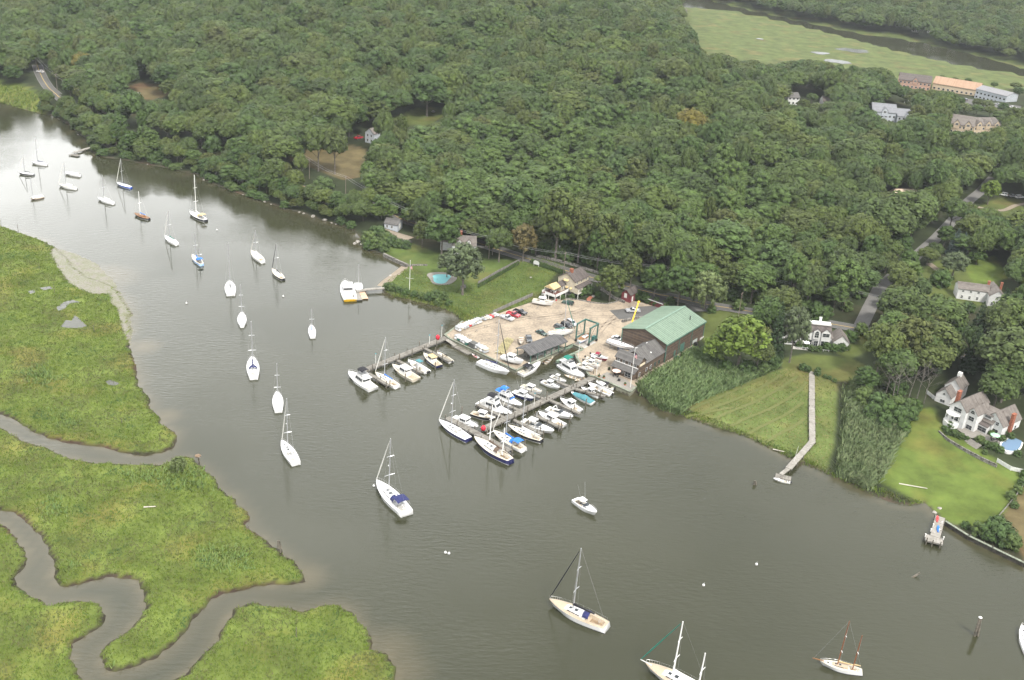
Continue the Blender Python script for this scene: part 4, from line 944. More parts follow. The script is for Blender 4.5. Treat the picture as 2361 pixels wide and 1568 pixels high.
wall_run('timber_bulkhead', [(1026, 772), (1048, 756), (1066, 741)], -1.5, 1.6, .35, 'timber edge behind the racked dinghies by the field', 'bulkhead', TIMB, CAPM, 4)
wall_run('lift_pier', [(1341, 806), (1286, 831)], .9, 1.75, .9, 'green timber runway pier beside the boat-lift slip', 'pier', mat('green_timber', (.17, .23, .17), .85, var=.3), None, 4.0)
wall_run('lift_pier', [(1318, 795), (1257, 817)], .9, 1.8, .7, 'green timber runway rail along the slip bank', 'pier', MATS['green_timber'], None, 0)

# ------------------------------------------------------------------ boats on moorings in the river
sailboat((72, 372), (108, 378), (80.5, 318), 'white sloop with a blue sail cover, upper left of the mooring field', cover='cnavy', spr=1)
sailboat((42.5, 396), (77.5, 401), (51, 362), 'black-hulled sloop with a dark sail cover, farthest left on the moorings', hull='black', cover='cblack', jib='cwhite', spr=1)
sailboat((149, 396), (185, 403), None, 'white mastless sloop with a white cover on its boom', nomast=True, coverall='cwhite')
sailboat((135, 424), (176, 433), (145, 374), 'white sloop with tan deck trim and white furled jib on the left moorings', deck='cream', cover='cwhite', jib='cwhite', spr=1)
sailboat((69, 455.5), (100, 451), (77, 410), 'little brown-bottomed catboat with a grey boat cover near the left marsh', hull='cream', boot='maroon', bottom='anti', coverall='cwhite', spr=0, mastf=.8, cover=None, beam=.36, name='catboat')
sailboat((225, 455), (262, 467), (235.5, 404), 'white sloop with bare boom, midway between marsh and wooded bank', spr=1, cover='cwhite')
sailboat((268.5, 420), (302, 431), (277, 365), 'blue-hulled sloop with a black sail cover close to the wooded bank', hull='bluehull', cover='cblack', jib='cwhite', spr=1)
sailboat((309, 490), (343, 503), (317.5, 441), 'small varnished-deck sloop with a dark hull and blue sail cover', hull='black', deck='wood', cabin='wood', cover='cblue', spr=1, mast='mastw')
sailboat((379.5, 543), (408, 561), (386, 487), 'white sloop with a dark green sail cover and white furled jib', cover='cgreen', jib='cwhite', spr=1)
sailboat((437, 487), (474, 507), (442.5, 403), 'large cutter with dark hull, white deck and tall white mast', hull='black', cover='cwhite', mast='mastw', spr=2, boot='white', bim='ctan')
sailboat((443, 586), (465, 608), (447, 536), 'pale blue ketch with bright blue sail covers', hull='blue', deck='cream', cover='cblue', mizzen=(456.5, 571), spr=1, mz=.2, bim='cblue')
sailboat((579, 577), (606, 602), (585, 531), 'white sloop with a dark bottom, cream cockpit, upstream of the black-hulled sloop', hull='white', boot='black', bottom='black', deck='cream', cover='cwhite', jib='cwhite', spr=1)
sailboat((627.5, 619), (652.5, 642), (633.3, 561), 'white-decked sloop with a black hull and dark furled jib', hull='black', cover='cblack', jib='cblack', spr=1, deck='cream')
sailboat((529.5, 647), (532, 677), (529, 559), 'broad white sloop with a black sail cover, seen from astern', cover='cblack', jib='cwhite', tw=.8, spr=0, bottom='black', boot='white', beam=.34)
sailboat((557.5, 719), (558, 750), (557, 655), 'slim white sloop with no sail cover, seen from astern', cover=None, spr=2, tw=.35, deck='white', bottom='black')
sailboat((581, 822), (585, 869), (580, 740), 'white sloop with a navy spray hood, seen from astern', cover='cnavy', dodger='cnavy', spr=2, tw=.65, bottom='black', deck='white')
sailboat((639, 902), (642, 945), (638, 838), 'white sloop with a black waterline, seen from astern', cover='cwhite', spr=2, tw=.7, boot='black', bottom='black')
sailboat((650, 1015), (682, 1066), (656, 918), 'white sloop with a grey spray hood and furled jib, opposite the osprey platform', jib='cwhite', cover='cwhite', dodger='lightgrey', spr=2, tw=.75, boot='black', bottom='black', radar=True)
sailboat((868, 1108), (937, 1181), (897, 1010), 'large white sloop with a navy bimini and white furled jib in mid-river', jib='cwhite', cover='cwhite', bim='cnavy', spr=2, tw=.8, radar=True, boot='white')
sailboat((1266, 1383), (1398, 1443), (1336, 1263), 'white pilot cutter with tan deck edges, navy spray hood and black furled jib', deck='tan', jib='cblack', cover='cblack', dodger='cnavy', bim=None, spr=2, tw=.72, radar=False, fb=1.4, boot='navy', bottom='navy')
sailboat((1487, 1530), (1640, 1606), (1558, 1432), 'tan-decked white ketch cut off by the bottom of the picture', deck='tan', teak='tan', jib='cgreen', cover='cwhite', mizzen=(1606, 1505), spr=2, tw=.6, mast='mastw', sprit=1.2, mz=.2, fb=1.3)
sailboat((1890, 1522), (1988, 1546), (1949, 1432), 'white ketch with varnished brown masts and a bowsprit', deck='cream', cabin='tan', cover='ctan', mizzen=(1989, 1465), spr=2, tw=.5, mast='mastb', sprit=1.6, mz=.22, fb=1.3, boot='navy')
sailboat((717.5, 748), (721, 775), (719.5, 712), 'little white sloop with a blue sail cover, alone in mid-channel', hull='white', cover='cblue', spr=1, tw=.7, boot='bluehull')
powerboat((1376, 1181), (1326, 1149), 'express', 'white sport fishing boat with hardtop and outriggers, alone in open water', deck='white', boot='white', tower=True, group='boats on moorings in mid-river', floor='tan')
sailboat((2356, 1440), (2378, 1510), None, 'white boat at the right border, mostly outside the picture', nomast=True, tw=.8)
powerboat((795, 646), (808, 690), 'downeast', 'white workboat with a yellow transom at the float by the pool lawn', boot='yellow', hull='white', stripe='white', bottom='yellow', mast=2.0, transom='yellow')
sailboat((828, 671), (825, 652), (824, 610), 'tiny white sailing dinghy with a bare mast on the float', spr=0, cover=None, tw=.8, beam=.42, group='boats berthed at the docks', base=.5, wheel=False, fb=.6)

# ------------------------------------------------------------------ boats at the two docks
powerboat((804, 855), (861, 895), 'flybridge', 'big white convertible motor yacht with a black bimini at the end of the left-hand dock', bim='cblack', boot='white', rails=True)
sailboat((865, 858), (916, 889), (886, 777), 'white sloop with a bright blue sail cover at the left-hand dock', deck='cream', cover='cblue', jib='cwhite', spr=2, tw=.75, group=GRP_B)
powerboat((905, 839), (961, 873), 'downeast', 'cream cabin launch with a white hardtop and wooden doors at the left-hand dock', hull='cream', deck='cream', floor='tan', boot='white', bottom='anti')
powerboat((941, 829), (986, 857), 'console', 'white open fishing boat with a teal T-top at the left-hand dock', bim='cteal', boot='white', motor=2)
powerboat((977, 813), (1013, 842), 'downeast', 'navy-hulled launch with a tan canvas top at the left-hand dock', hull='navy', deck='cream', bim='ctan', floor='tan', boot='white')
powerboat((1008, 811), (1041, 833), 'cuddy', 'small white runabout nearest the yard on the left-hand dock', hard=False, motor=1, deck='cream', boot='white')
e = powerboat((1088, 815), (1104, 825), 'dinghy', 'grey inflatable dinghy with red and blue gear beside the floating dock', hull='grey', deck='white', boot='grey', bottom='grey', floor='red')
sailboat((1175, 858), (1104, 832), (1150, 738), 'long white sloop moored along the bulkhead with its bow toward the corner', deck='white', jib='cblack', cover='cnavy', spr=2, tw=.75, group=GRP_B, dodger='lightgrey', fb=1.5, boot='white', radar=False)
powerboat((1246, 833), (1200, 861), 'express', 'white sport cruiser with a black hardtop on the corner of the basin', boot='white', bim='cblack', top='black', arch=False, dome=True)
powerboat((1275, 819), (1254, 837), 'skiff', 'cream open skiff lying in the mouth of the slip', hull='cream', deck='cream', boot='cream', motor=1, bottom='cream')
powerboat((1347, 868), (1293, 838), 'trawler', 'green-hulled trawler yacht with a green bimini by the slip', hull='white', boot='green', bottom='green', bim='cgreen', stripe='white', beam=.36)
powerboat((1301, 864), (1331, 873), 'dinghy', 'brownish open tender beside the green trawler', hull='cream', deck='tan', boot='tan', floor='tan')
powerboat((1325, 877), (1350, 872), 'dinghy', 'cream rowing skiff tucked against the main dock', hull='cream', deck='cream', boot='cream')
sailboat((1012, 968), (1080, 1011), (1048, 875), 'navy-hulled sloop with two white furled headsails at the tip of the cross head', hull='navy', boot='white', bottom='navy', jib='cwhite', cover=None, dodger='lightgrey', spr=2, tw=.75, group=GRP_B, radar=True)
powerboat((1103, 983), (1044, 961), 'downeast', 'white lobster-type launch with a navy waterline inside the cross head', hull='white', boot='navy', bottom='navy', beam=.36)
powerboat((1143, 963), (1088, 950), 'downeast', 'black-hulled launch with white cabin and teak aft deck', hull='black', deck='cream', boot='white', bottom='black', floor='teak')
powerboat((1181, 953), (1104, 925), 'flybridge', 'large white motor yacht with a black bimini beside the main dock', bim='cblack', boot='navy', bottom='navy', rails=True)
powerboat((1204, 934), (1146, 908), 'trawler', 'white trawler with bright blue awnings and covered windows', bim='cblue', boot='white', mast=3.0)
powerboat((1231, 918), (1184, 901), 'downeast', 'navy-hulled fishing boat with a white cabin beside the blue-awning trawler', hull='navy', boot='navy', bottom='black', tower=True, deck='white')
powerboat((1250, 902), (1203, 888), 'downeast', 'cream-decked white cabin boat on the landward side of the main dock', deck='cream', boot='white')
powerboat((1291, 893), (1250, 878), 'cuddy', 'white cuddy boat with outboards below the green trawler', deck='white', floor='tan', motor=2, boot='white', hard=True)
powerboat((1306, 879), (1271, 866), 'console', 'white open fishing boat with a white T-top next to the small tenders', motor=1, boot='white')
sailboat((1093, 1008), (1177, 1061), (1133, 934), 'navy ketch with a brown sail cover and brown awning at the end of the dock', hull='navy', deck='cream', cover='brown', dodger='brown', mizzen=(1161.6, 986), spr=2, tw=.55, mast='mastw', group=GRP_B, boot='white', bottom='navy', fb=1.4, mz=.22)
sailboat((1136, 992), (1207, 1035), (1174, 900), 'white sloop with blue canvas over its cockpit beside the navy ketch', deck='cream', cover='cblue', bim='cblue', jib='cwhite', spr=2, tw=.7, group=GRP_B, boot='navy', bottom='navy')
sailboat((1171, 980), (1248, 1014), (1209, 889), 'black-hulled yawl with cream deck and white sail covers', hull='black', deck='cream', teak='cream', cover='cwhite', mizzen=(1237, 949), spr=2, tw=.5, group=GRP_B, boot='white', bottom='maroon', mz=.2)
powerboat((1278, 993), (1204, 969), 'express', 'white hardtop cruiser with a maroon bottom on the outer side of the dock', boot='maroon', bottom='maroon', deck='white', arch=False)
powerboat((1241, 948), (1300, 980), 'downeast', 'white lobster boat with a tan bulkhead and long open cockpit', boot='white', bottom='maroon', floor='tan')
powerboat((1322, 960), (1262, 940), 'express', 'sleek white sport cruiser with a maroon boot stripe', boot='maroon', bottom='maroon', hard=False, arch=True)
powerboat((1292, 917), (1338, 946), 'pilot', 'white pilothouse boat with a high bow rail on the outer side of the dock', boot='white', deck='white', floor='tan')
powerboat((1317, 903), (1368, 928), 'cover', 'white speedboat under a fitted teal cover', cover='cteal', boot='white')
powerboat((1340, 892), (1382, 913), 'cuddy', 'white runabout beside the teal covered speedboat', boot='white', hard=True, motor=1)
powerboat((1355, 881), (1410, 908), 'console', 'long white open fishing boat with a T-top and outboard', boot='cream', motor=1, deck='white', floor='tan')
powerboat((1374, 879), (1415, 895), 'cuddy', 'white boat with a black canvas hood nearest the patio bulkhead', boot='white', hard=False, bim='cblack', motor=1)
powerboat((1482, 900), (1494, 907), 'dinghy', 'grey inflatable dinghy by the reeds below the flagpole', hull='grey', deck='lightgrey', boot='grey', bottom='grey', motor=1)

# ------------------------------------------------------------------ boats ashore
G_ = GRP_Y
powerboat((1203, 830), (1161, 820), 'downeast', 'white cabin launch standing ashore beside the grey-roofed shed', base=YZ+1.0, boot='black', bottom='white', group=G_, land=True, deck='white', Lfix=8.6)
powerboat((1275, 695), (1231, 690), 'downeast', 'white cabin cruiser ashore below the house with the awning', base=YZ+1.0, boot='white', bottom='white', group=G_, land=True, deck='cream', Lfix=8.4)
powerboat((1402, 826), (1364, 816), 'cuddy', 'white runabout with a maroon hull and maroon hood on a trailer', hull='maroon', deck='white', boot='maroon', bottom='maroon', stripe='white', hard=False, bim='cmaroon', base=YZ+.8, group=G_, land=True, motor=1, Lfix=6.6)
powerboat((1386, 832), (1354, 824), 'pilot', 'white pilothouse boat ashore, next to the maroon runabout', deck='cream', boot='white', bottom='white', base=YZ+.8, group=G_, land=True, motor=1, Lfix=6.2)
powerboat((1382, 842), (1349, 832), 'pilot', 'white pilothouse boat ashore, in the middle of three', deck='cream', boot='maroon', bottom='white', base=YZ+.8, group=G_, land=True, motor=1, Lfix=6.6)
powerboat((1369, 850), (1332, 839), 'pilot', 'white pilothouse boat ashore with a brown stripe, nearest the green trawler', deck='cream', boot='brown', bottom='white', base=YZ+.8, group=G_, land=True, motor=1, Lfix=6.8)
powerboat((1201, 792), (1202, 777), 'skiff', 'cream open boat standing bow-out beside the lumber pile', hull='white', deck='cream', boot='white', base=YZ+.7, group=G_, land=True, Lfix=5.6)
sailboat((1326, 760), (1266, 765), (1311, 690), 'white sloop ashore with a green bottom and green sail cover behind the grey-roofed shed', deck='cream', cover='cgreen', jib='cgreen', spr=2, tw=.55, base=YZ+2.0, keel=True, kclr='green', group=G_, name='sailboat')
sailboat((1363, 766), (1336, 783), None, 'small sailboat with wooden cockpit slung in the boat lift', deck='wood', hull='white', boot='bluehull', bottom='anti', base=YZ+1.5, nomast=True, group=G_, tw=.6, beam=.34, cabin='white', wheel=False, keel=False)
sailboat((1463, 802), (1402, 782), None, 'white sloop ashore with a maroon stripe beside the barn-like shed', stripe='maroon', base=YZ+2.0, keel=True, kclr='antib', nomast=True, group=G_, tw=.7)
BUOYS = [(1027, 1275), (1035, 1277), (1622, 1350), (862, 1121), (653, 684), (500, 531), (430, 700), (1744, 1302), (1378, 1188)]
for i, q_ in enumerate(BUOYS[:-1]):
    m = MB(); m.ellip((0, 0, .12), (.28, .28, .26), 10, 6); m.tube((0, 0, .3), (.05, 0, .7), .03, n=4); o = m.build('mooring_buoy', BM['white'], None, True); o.location = at(*q_); o.scale = (1.3,)*3
    tag(o, ['white mooring buoy in open water below the single white motorboat', 'white mooring buoy paired with its twin in the lower middle water', 'lone white mooring buoy in the lower right water', 'white mooring buoy off the bow of the large white sloop', 'white mooring buoy near the small sloop in mid-channel', 'white mooring buoy among the upper moored sloops', 'white mooring buoy off the left marsh', 'white mooring buoy right of centre in the wide water'][i], 'buoy', 'mooring buoys')

# ------------------------------------------------------------------ the yard, drive and roads
GRAV = ground_mat('yard_gravel', [(.3, (.13, .105, .08)), (.43, (.22, .185, .145)), (.55, (.31, .258, .195)), (.7, (.36, .312, .245))], 7, .8, .62, .95, .25)
ASPH = ground_mat('asphalt', [(.3, (.07, .068, .066)), (.5, (.1, .098, .094)), (.7, (.125, .122, .117))], 12, .5, .6, .9, .15)
DIRT = ground_mat('sand_path', [(.3, (.17, .14, .108)), (.7, (.27, .23, .18))], 4, .6, .5)
STONEP = ground_mat('stone_paving', [(.3, (.16, .15, .135)), (.7, (.25, .235, .21))], 3, .5, .4)
LINEW = mat('road_paint', (.25, .25, .24), .7); LINEY = mat('yellow_road_paint', (.55, .38, .08), .7)
yp = MB(); yp.poly([(*p_[:2], YZ+.04) for p_ in YPOLY[::-1]]) if False else yp.poly([(*p_[:2], YZ+.04) for p_ in YPOLY])
yard = tag(yp.build('yard', GRAV), None, None, kind='structure')
if yard.data.polygons[0].normal.z < 0: yard.data.flip_normals()
def strip(name, pts, w, m, off=.14, n=3, step=2.0, kind='structure', label=None, cat=None, side=0.0, flatz=None):
    P = [np.array(p_[:2]) for p_ in pts]; S_ = []
    for a, b_ in zip(P[:-1], P[1:]):
        k = max(1, int(np.hypot(*(b_-a))/step)); S_ += [a+(b_-a)*i/k for i in range(k)]
    S_.append(P[-1]); S_ = np.array(S_)
    if len(S_) > 5:
        for _ in range(4): S_[1:-1] = (S_[:-2]+2*S_[1:-1]+S_[2:])/4
    T = np.gradient(S_, axis=0); T /= np.linalg.norm(T, axis=1, keepdims=True)+1e-9; N = np.stack([-T[:, 1], T[:, 0]], -1)
    zc = H(S_[:, 0], S_[:, 1]); v = []
    for j in range(n+1):
        q_ = S_+N*(side+w*(j/n-.5)); z = np.maximum(H(q_[:, 0], q_[:, 1]), zc-.3)*.5+.5*zc if flatz is None else np.full(len(q_), flatz)
        v.append(np.column_stack([q_, z+off]))
    v = np.stack(v, 1); ni, nj = v.shape[:2]; ids = np.arange(ni*nj).reshape(ni, nj)
    f = np.stack([ids[:-1, :-1], ids[1:, :-1], ids[1:, 1:], ids[:-1, 1:]], -1).reshape(-1, 4)[:, ::-1]
    o = np_obj(name, v.reshape(-1, 3), f, m); tag(o, label, cat, kind=kind); return o
for nm, pl, w in (('road', ROAD1, 6.6), ('road', ROAD2, 5.4)):
    strip(nm, pl, w, ASPH if w > 6 else ground_mat('pale_asphalt', [(.3, (.12, .117, .112)), (.7, (.18, .176, .168))], 10, .6), .16); 
    if w < 6.2: continue
    for s_ in (-1, 1): strip('edge_line', pl, .13, LINEW, .185, 1, side=s_*(w/2-.25))
    strip('centre_line', pl, .24, LINEY, .185, 1)
strip('driveway', [on(*q_) for q_ in [(1416, 727), (1440, 725), (1475, 719), (1530, 715), (1600, 709), (1650, 707)]], 8.5, ASPH, .2, 4)
strip('track', [on(*q_) for q_ in [(2255, 478), (2290, 487), (2315, 487), (2342, 473), (2370, 470)]], 2.6, DIRT, .2)
strip('drive', [on(*q_) for q_ in [(2141, 607), (2170, 630), (2185, 645)]], 3.2, DIRT, .15)
strip('drive', [on(*q_) for q_ in [(2300, 886), (2330, 888), (2365, 880), (2420, 872)]], 4, DIRT, .15)

TYRE = ground_mat('tyre_marked_sand', [(.35, (.17, .14, .108)), (.55, (.24, .2, .158)), (.7, (.29, .25, .2))], 3, .5, .55)
for pl in ([(1060, 768), (1120, 752), (1200, 735), (1300, 722), (1400, 715)], [(1100, 775), (1180, 765), (1260, 745), (1330, 730), (1420, 730)], [(1345, 795), (1380, 770), (1400, 745), (1420, 728)], [(1300, 778), (1340, 765), (1390, 750), (1428, 735)], [(1190, 728), (1230, 735), (1290, 730), (1350, 712)]):
    for s_ in (-.8, .8): strip('tyre_track', [at(*q_, YZ) for q_ in pl], .45, TYRE, .05, 1, side=s_, flatz=YZ)

# ------------------------------------------------------------------ building kit
SHING = planks('grey_shingle', (.07, .067, .065), (.125, .12, .115), .3, 1, .9, .5, .5)
SHINGB = planks('brown_shingle', (.06, .05, .047), (.12, .103, .096), .28, 1, .9, .5, .5)
SHINGT = planks('taupe_shingle', (.105, .092, .083), (.175, .157, .142), .28, 1, .9, .4, .5)
GREENR = planks('green_metal_roof', (.125, .182, .132), (.168, .235, .174), 1.1, 1, .45, .25, .9, .4)
CLAPW = planks('white_clapboard', (.52, .52, .51), (.64, .64, .63), .16, 2, .6, .2, .5)
CLAPC = planks('cream_clapboard', (.42, .37, .28), (.52, .47, .37), .16, 2, .6, .2, .5)
CLAPD = planks('dark_clapboard', (.04, .033, .03), (.125, .09, .065), .17, 2, .8, .75, .5)
CLAPR = planks('red_clapboard', (.13, .025, .03), (.2, .05, .055), .2, 2, .7, .35, .5)
CLAPG = planks('grey_clapboard', (.36, .39, .43), (.48, .51, .55), .2, 2, .6, .25, .5)
CLAPT = planks('tan_clapboard', (.42, .33, .23), (.56, .46, .33), .2, 2, .6, .25, .5)
TRIM = mat('white_trim', (.64, .64, .62), .5); BRICK = mat('brick', (.3, .11, .065), .85, var=.4, scale=4); GLS = mat('window_glass', (.025, .03, .035), .06, spec=.6); STONE = mat('field_stone', (.2, .188, .17), .9, var=.5, scale=1.6, bump=.8, bscale=3)
GTRIM = mat('green_trim', (.06, .14, .11), .6); CONC = mat('concrete', (.42, .4, .37), .9, var=.25); TERRA = mat('terracotta', (.35, .13, .07), .8); STEELG = mat('green_steel', (.045, .12, .1), .5, var=.25)
def gable(par, x0, x1, y0, y1, z0, ez, rz_, ax, wm, rmat, oh=.35, th=.16, hip=False, wn='wall', rn='roof'):
    """walls and pitched roof, ridge along local axis ax"""
    m = MB(); P = lambda a, b_, z: (a, b_, z) if ax == 'y' else (b_, a, z)
    a0, a1, b0, b1 = (x0, x1, y0, y1) if ax == 'y' else (y0, y1, x0, x1); am = (a0+a1)/2
    for b_ in (b0, b1):
        q_ = [P(a0, b_, z0), P(a1, b_, z0), P(a1, b_, ez), P(am, b_, rz_-.03), P(a0, b_, ez)]; m.poly(q_ if (b_ == b0) == (ax == 'y') else q_[::-1])
    for a in (a0, a1):
        q_ = [P(a, b0, z0), P(a, b1, z0), P(a, b1, ez), P(a, b0, ez)]; m.poly(q_[::-1] if (a == a0) == (ax == 'y') else q_)
    w = m.build(wn, wm, par)
    r_ = MB(); sl = (rz_-ez)/((a1-a0)/2)
    for s_ in (-1, 1):
        ae = (a0-oh) if s_ < 0 else (a1+oh); ze = ez-sl*oh; h2 = (a1-a0)*.5*hip*.8
        up = th
        bot = [P(ae, b0-oh, ze), P(ae, b1+oh, ze), P(am, b1+oh-h2, rz_), P(am, b0-oh+h2, rz_)]
        r_.hexa(bot, [(x, y, z+up) for x, y, z in bot])
    if hip:
        for b_, d in ((b0-oh, 1), (b1+oh, -1)):
            h2 = (a1-a0)*.5*.8; r_.poly([P(a0-oh, b_, ez-sl*oh+th), P(a1+oh, b_, ez-sl*oh+th), P(am, b_+d*h2, rz_+th)]); 
    r = r_.build(rn, rmat, par)
    return w, r
def opening(par, face, c_, u, z, w, h, nm='window', m=None, fr=None, mull=True, arch=False):
    """a framed window or door on a wall plane: face x-/x+/y-/y+ at coordinate c_, centre u along it, z middle"""
    s_ = -1 if face[1] == '-' else 1; T = (lambda d, uu, zz: (c_+s_*d, uu, zz)) if face[0] == 'x' else (lambda d, uu, zz: (uu, c_+s_*d, zz))
    def slab(k, d0, d1, u0, u1, z0, z1):
        b_ = [T(d0, u0, z0), T(d0, u1, z0), T(d0, u1, z1), T(d0, u0, z1)]; t_ = [T(d1, u0, z0), T(d1, u1, z0), T(d1, u1, z1), T(d1, u0, z1)]; k.hexa(b_, t_)
    f = MB(); slab(f, -.05, .05, u-w/2-.1, u+w/2+.1, z-h/2-.1, z+h/2+.1)
    if arch:
        A = [math.pi*i/8 for i in range(9)]; f.hexa([T(-.05, u+(w/2+.1)*math.cos(t), z+h/2+.1+(w/2)*math.sin(t)) for t in A], [T(.05, u+(w/2+.1)*math.cos(t), z+h/2+.1+(w/2)*math.sin(t)) for t in A])
    o = f.build(nm, fr or TRIM, par); p_ = MB()
    if mull and nm == 'window':
        slab(p_, .04, .065, u-w/2, u-.03, z-h/2, z-.03); slab(p_, .04, .065, u+.03, u+w/2, z-h/2, z-.03); slab(p_, .04, .065, u-w/2, u-.03, z+.03, z+h/2); slab(p_, .04, .065, u+.03, u+w/2, z+.03, z+h/2)
    else: slab(p_, .04, .065, u-w/2, u+w/2, z-h/2, z+h/2)
    if arch:
        A = [math.pi*i/8 for i in range(9)]; p_.hexa([T(.04, u+(w/2-.05)*math.cos(t), z+h/2+.08+(w/2-.1)*math.sin(t)) for t in A], [T(.066, u+(w/2-.05)*math.cos(t), z+h/2+.08+(w/2-.1)*math.sin(t)) for t in A])
    p_.build('pane' if nm == 'window' else 'panel', m or GLS, o); return o
def chimney(par, x, y, z0, z1, w=.8, m=None, d=None):
    k = MB(); k.box((x, y, (z0+z1)/2), (w, d or w, z1-z0)); k.box((x, y, z1+.08), (w+.18, (d or w)+.18, .16)); return k.build('chimney', m or BRICK, par)

# ------------------------------------------------------------------ the big boat shed with its office
e = empty('boat_shed', (39.15, 354.64, YZ), R(-35.99), 'big weathered brown boat shed with a ribbed green metal roof', 'shed')
w_, r_ = gable(e, 0, 18.2, 0, 27.6, -.3, 7.2, 10.0, 'y', CLAPD, GREENR, .4, .2)
k = MB()
for x, y in ((0, 0), (18.2, 0), (18.2, 9.2), (18.2, 18.4), (18.2, 27.6)): k.box((x, y, 3.5), (.28, .28, 7.3))
k.build('corner_trim', GTRIM, e)
k = MB(); k.box((18.66, 13.8, 6.9), (.18, 28.4, .2)); k.build('gutter', GTRIM, e)
k = MB(); k.box((9.1, 13.8, 10.28), (.7, 28.4, .1)); k.build('ridge_cap', mat('ridge_metal', (.15, .23, .175), .45), e)
k = MB(); k.tube((14.8, 22, 8), (14.8, 22, 9.9), .16, n=7); k.box((14.8, 22, 9.95), (.5, .5, .12)); k.build('stove_pipe', BM['motor'], e)
opening(e, 'x+', 18.2, 12.0, 1.75, 3.0, 3.5, 'door', GTRIM, GTRIM); opening(e, 'x+', 18.2, 21.5, 1.2, 3.4, 1.4, 'door', mat('pale_panel', (.4, .42, .4), .7), GTRIM); opening(e, 'x+', 18.2, 6.8, 1.3, 1.1, 2.2, 'door', GTRIM, GTRIM)
e = empty('office_building', (39.15, 354.64, YZ), R(-35.99), 'two-storey brown office with grey shingle roofs built against the boat shed', 'building')
gable(e, 9.0, 18.0, -13.5, -.5, -.3, 4.6, 7.6, 'y', CLAPD, SHING, .35, .15, rn='rear_roof', wn='rear_wall')
gable(e, 9.0, 18.15, -18.1, -13.2, -.3, 5.7, 7.5, 'x', CLAPD, SHING, .35, .15)
k = MB(); k.hexa([(8.6, -20.2, 2.5), (18.0, -20.2, 2.5), (18.3, -18.12, 3.9), (8.6, -18.12, 3.9)], [(8.6, -20.2, 2.65), (18.0, -20.2, 2.65), (18.3, -18.12, 4.05), (8.6, -18.12, 4.05)]); k.build('porch_roof', SHING, e)
k = MB(); k.hexa([(8.9, -19.5, -.3), (17.6, -19.5, -.3), (17.6, -18.15, -.3), (8.9, -18.15, -.3)], [(8.9, -19.5, 2.95), (17.6, -19.5, 2.95), (17.6, -18.15, 3.8), (8.9, -18.15, 3.8)]); k.build('lower_wall', CLAPD, e)
k = MB(); k.box((13.6, -18.2, 4.1), (9.3, .12, .22)); k.build('flashing', TRIM, e)
for x in (10.2, 12.3, 14.6, 16.9): opening(e, 'y-', -18.1, x, 4.85, .8, 1.0)
opening(e, 'y-', -19.5, 15.2, 1.35, 2.2, 1.7); opening(e, 'y-', -19.5, 11.0, 1.2, 2.4, 1.9, 'door', CLAPD, CLAPD); opening(e, 'y-', -19.5, 12.9, 1.6, .8, .9)
for y in (-16.8, -12.0, -9.2, -6.4, -3.6): opening(e, 'x+', 18.15 if y < -13.2 else 18.0, y, 1.7 if y > -13 else 1.5, .9, 1.2, fr=GTRIM if y > -8 else None)
k = MB(); k.box((18.25, -15.8, 5.0), (.1, 3.4, .8)); k.build('sign_board', mat('cream_board', (.6, .52, .38), .7), e)
k = MB(); k.tube((13.2, -9, 6.9), (13.2, -9, 8.1), .12, n=6); k.build('vent_pipe', BM['motor'], e)
k = MB()
for x, y in ((11.4, -8.5), (12.5, -3.8), (16.2, -7.2)): k.ellip((x, y, 7.6-abs(x-13.5)*.66), (.38, .38, .28), 10, 5, z0=-.2)
k.build('roof_vent', TRIM, e)

# ------------------------------------------------------------------ open-sided rack shed
q0, q1 = at(980+.1953*1245, 680.2+.1953*720, YZ+3.0), at(980+.1953*1070, 680.2+.1953*630, YZ+3.0); q2 = at(980+.1953*1630, 680.2+.1953*530, YZ+3.0)
U = q0-q1; wd = math.hypot(U[0], U[1]); dp = math.hypot(*(q2-q0)[:2]); ang = math.atan2(U[1], U[0])
e = empty('rack_shed', (q1[0], q1[1], YZ), ang, 'long open-sided shed on posts with a plain grey roof', 'shed')
k = MB()
for s_ in (0, 1):
    xe, xm = (0, wd/2) if s_ == 0 else (wd, wd/2)
    b_ = [(xe, -.2, 3.0), (xe, dp+.2, 3.0), (xm, dp+.2, 4.25), (xm, -.2, 4.25)]; k.hexa(b_, [(x, y, z+.16) for x, y, z in b_])
k.build('roof', planks('plain_grey_roof', (.065, .065, .066), (.105, .102, .102), .9, 1, .9, .25, .25), e)
k = MB(); k.box((.25, dp/2, 2.9), (.15, dp, .3)); k.box((wd-.25, dp/2, 2.9), (.15, dp, .3)); k.build('eave_beam', GTRIM, e)
for x in (.4, wd-.4):
    for y in np.linspace(.6, dp-.6, 6): k = MB(); k.box((x, y, 1.4), (.2, .2, 2.9)); k.build('post', GTRIM, e)
k = MB(); k.box((wd/2, dp/2, .05), (wd-.6, dp-.4, .1)); k.build('floor_slab', mat('dark_floor', (.09, .085, .07), .95), e)
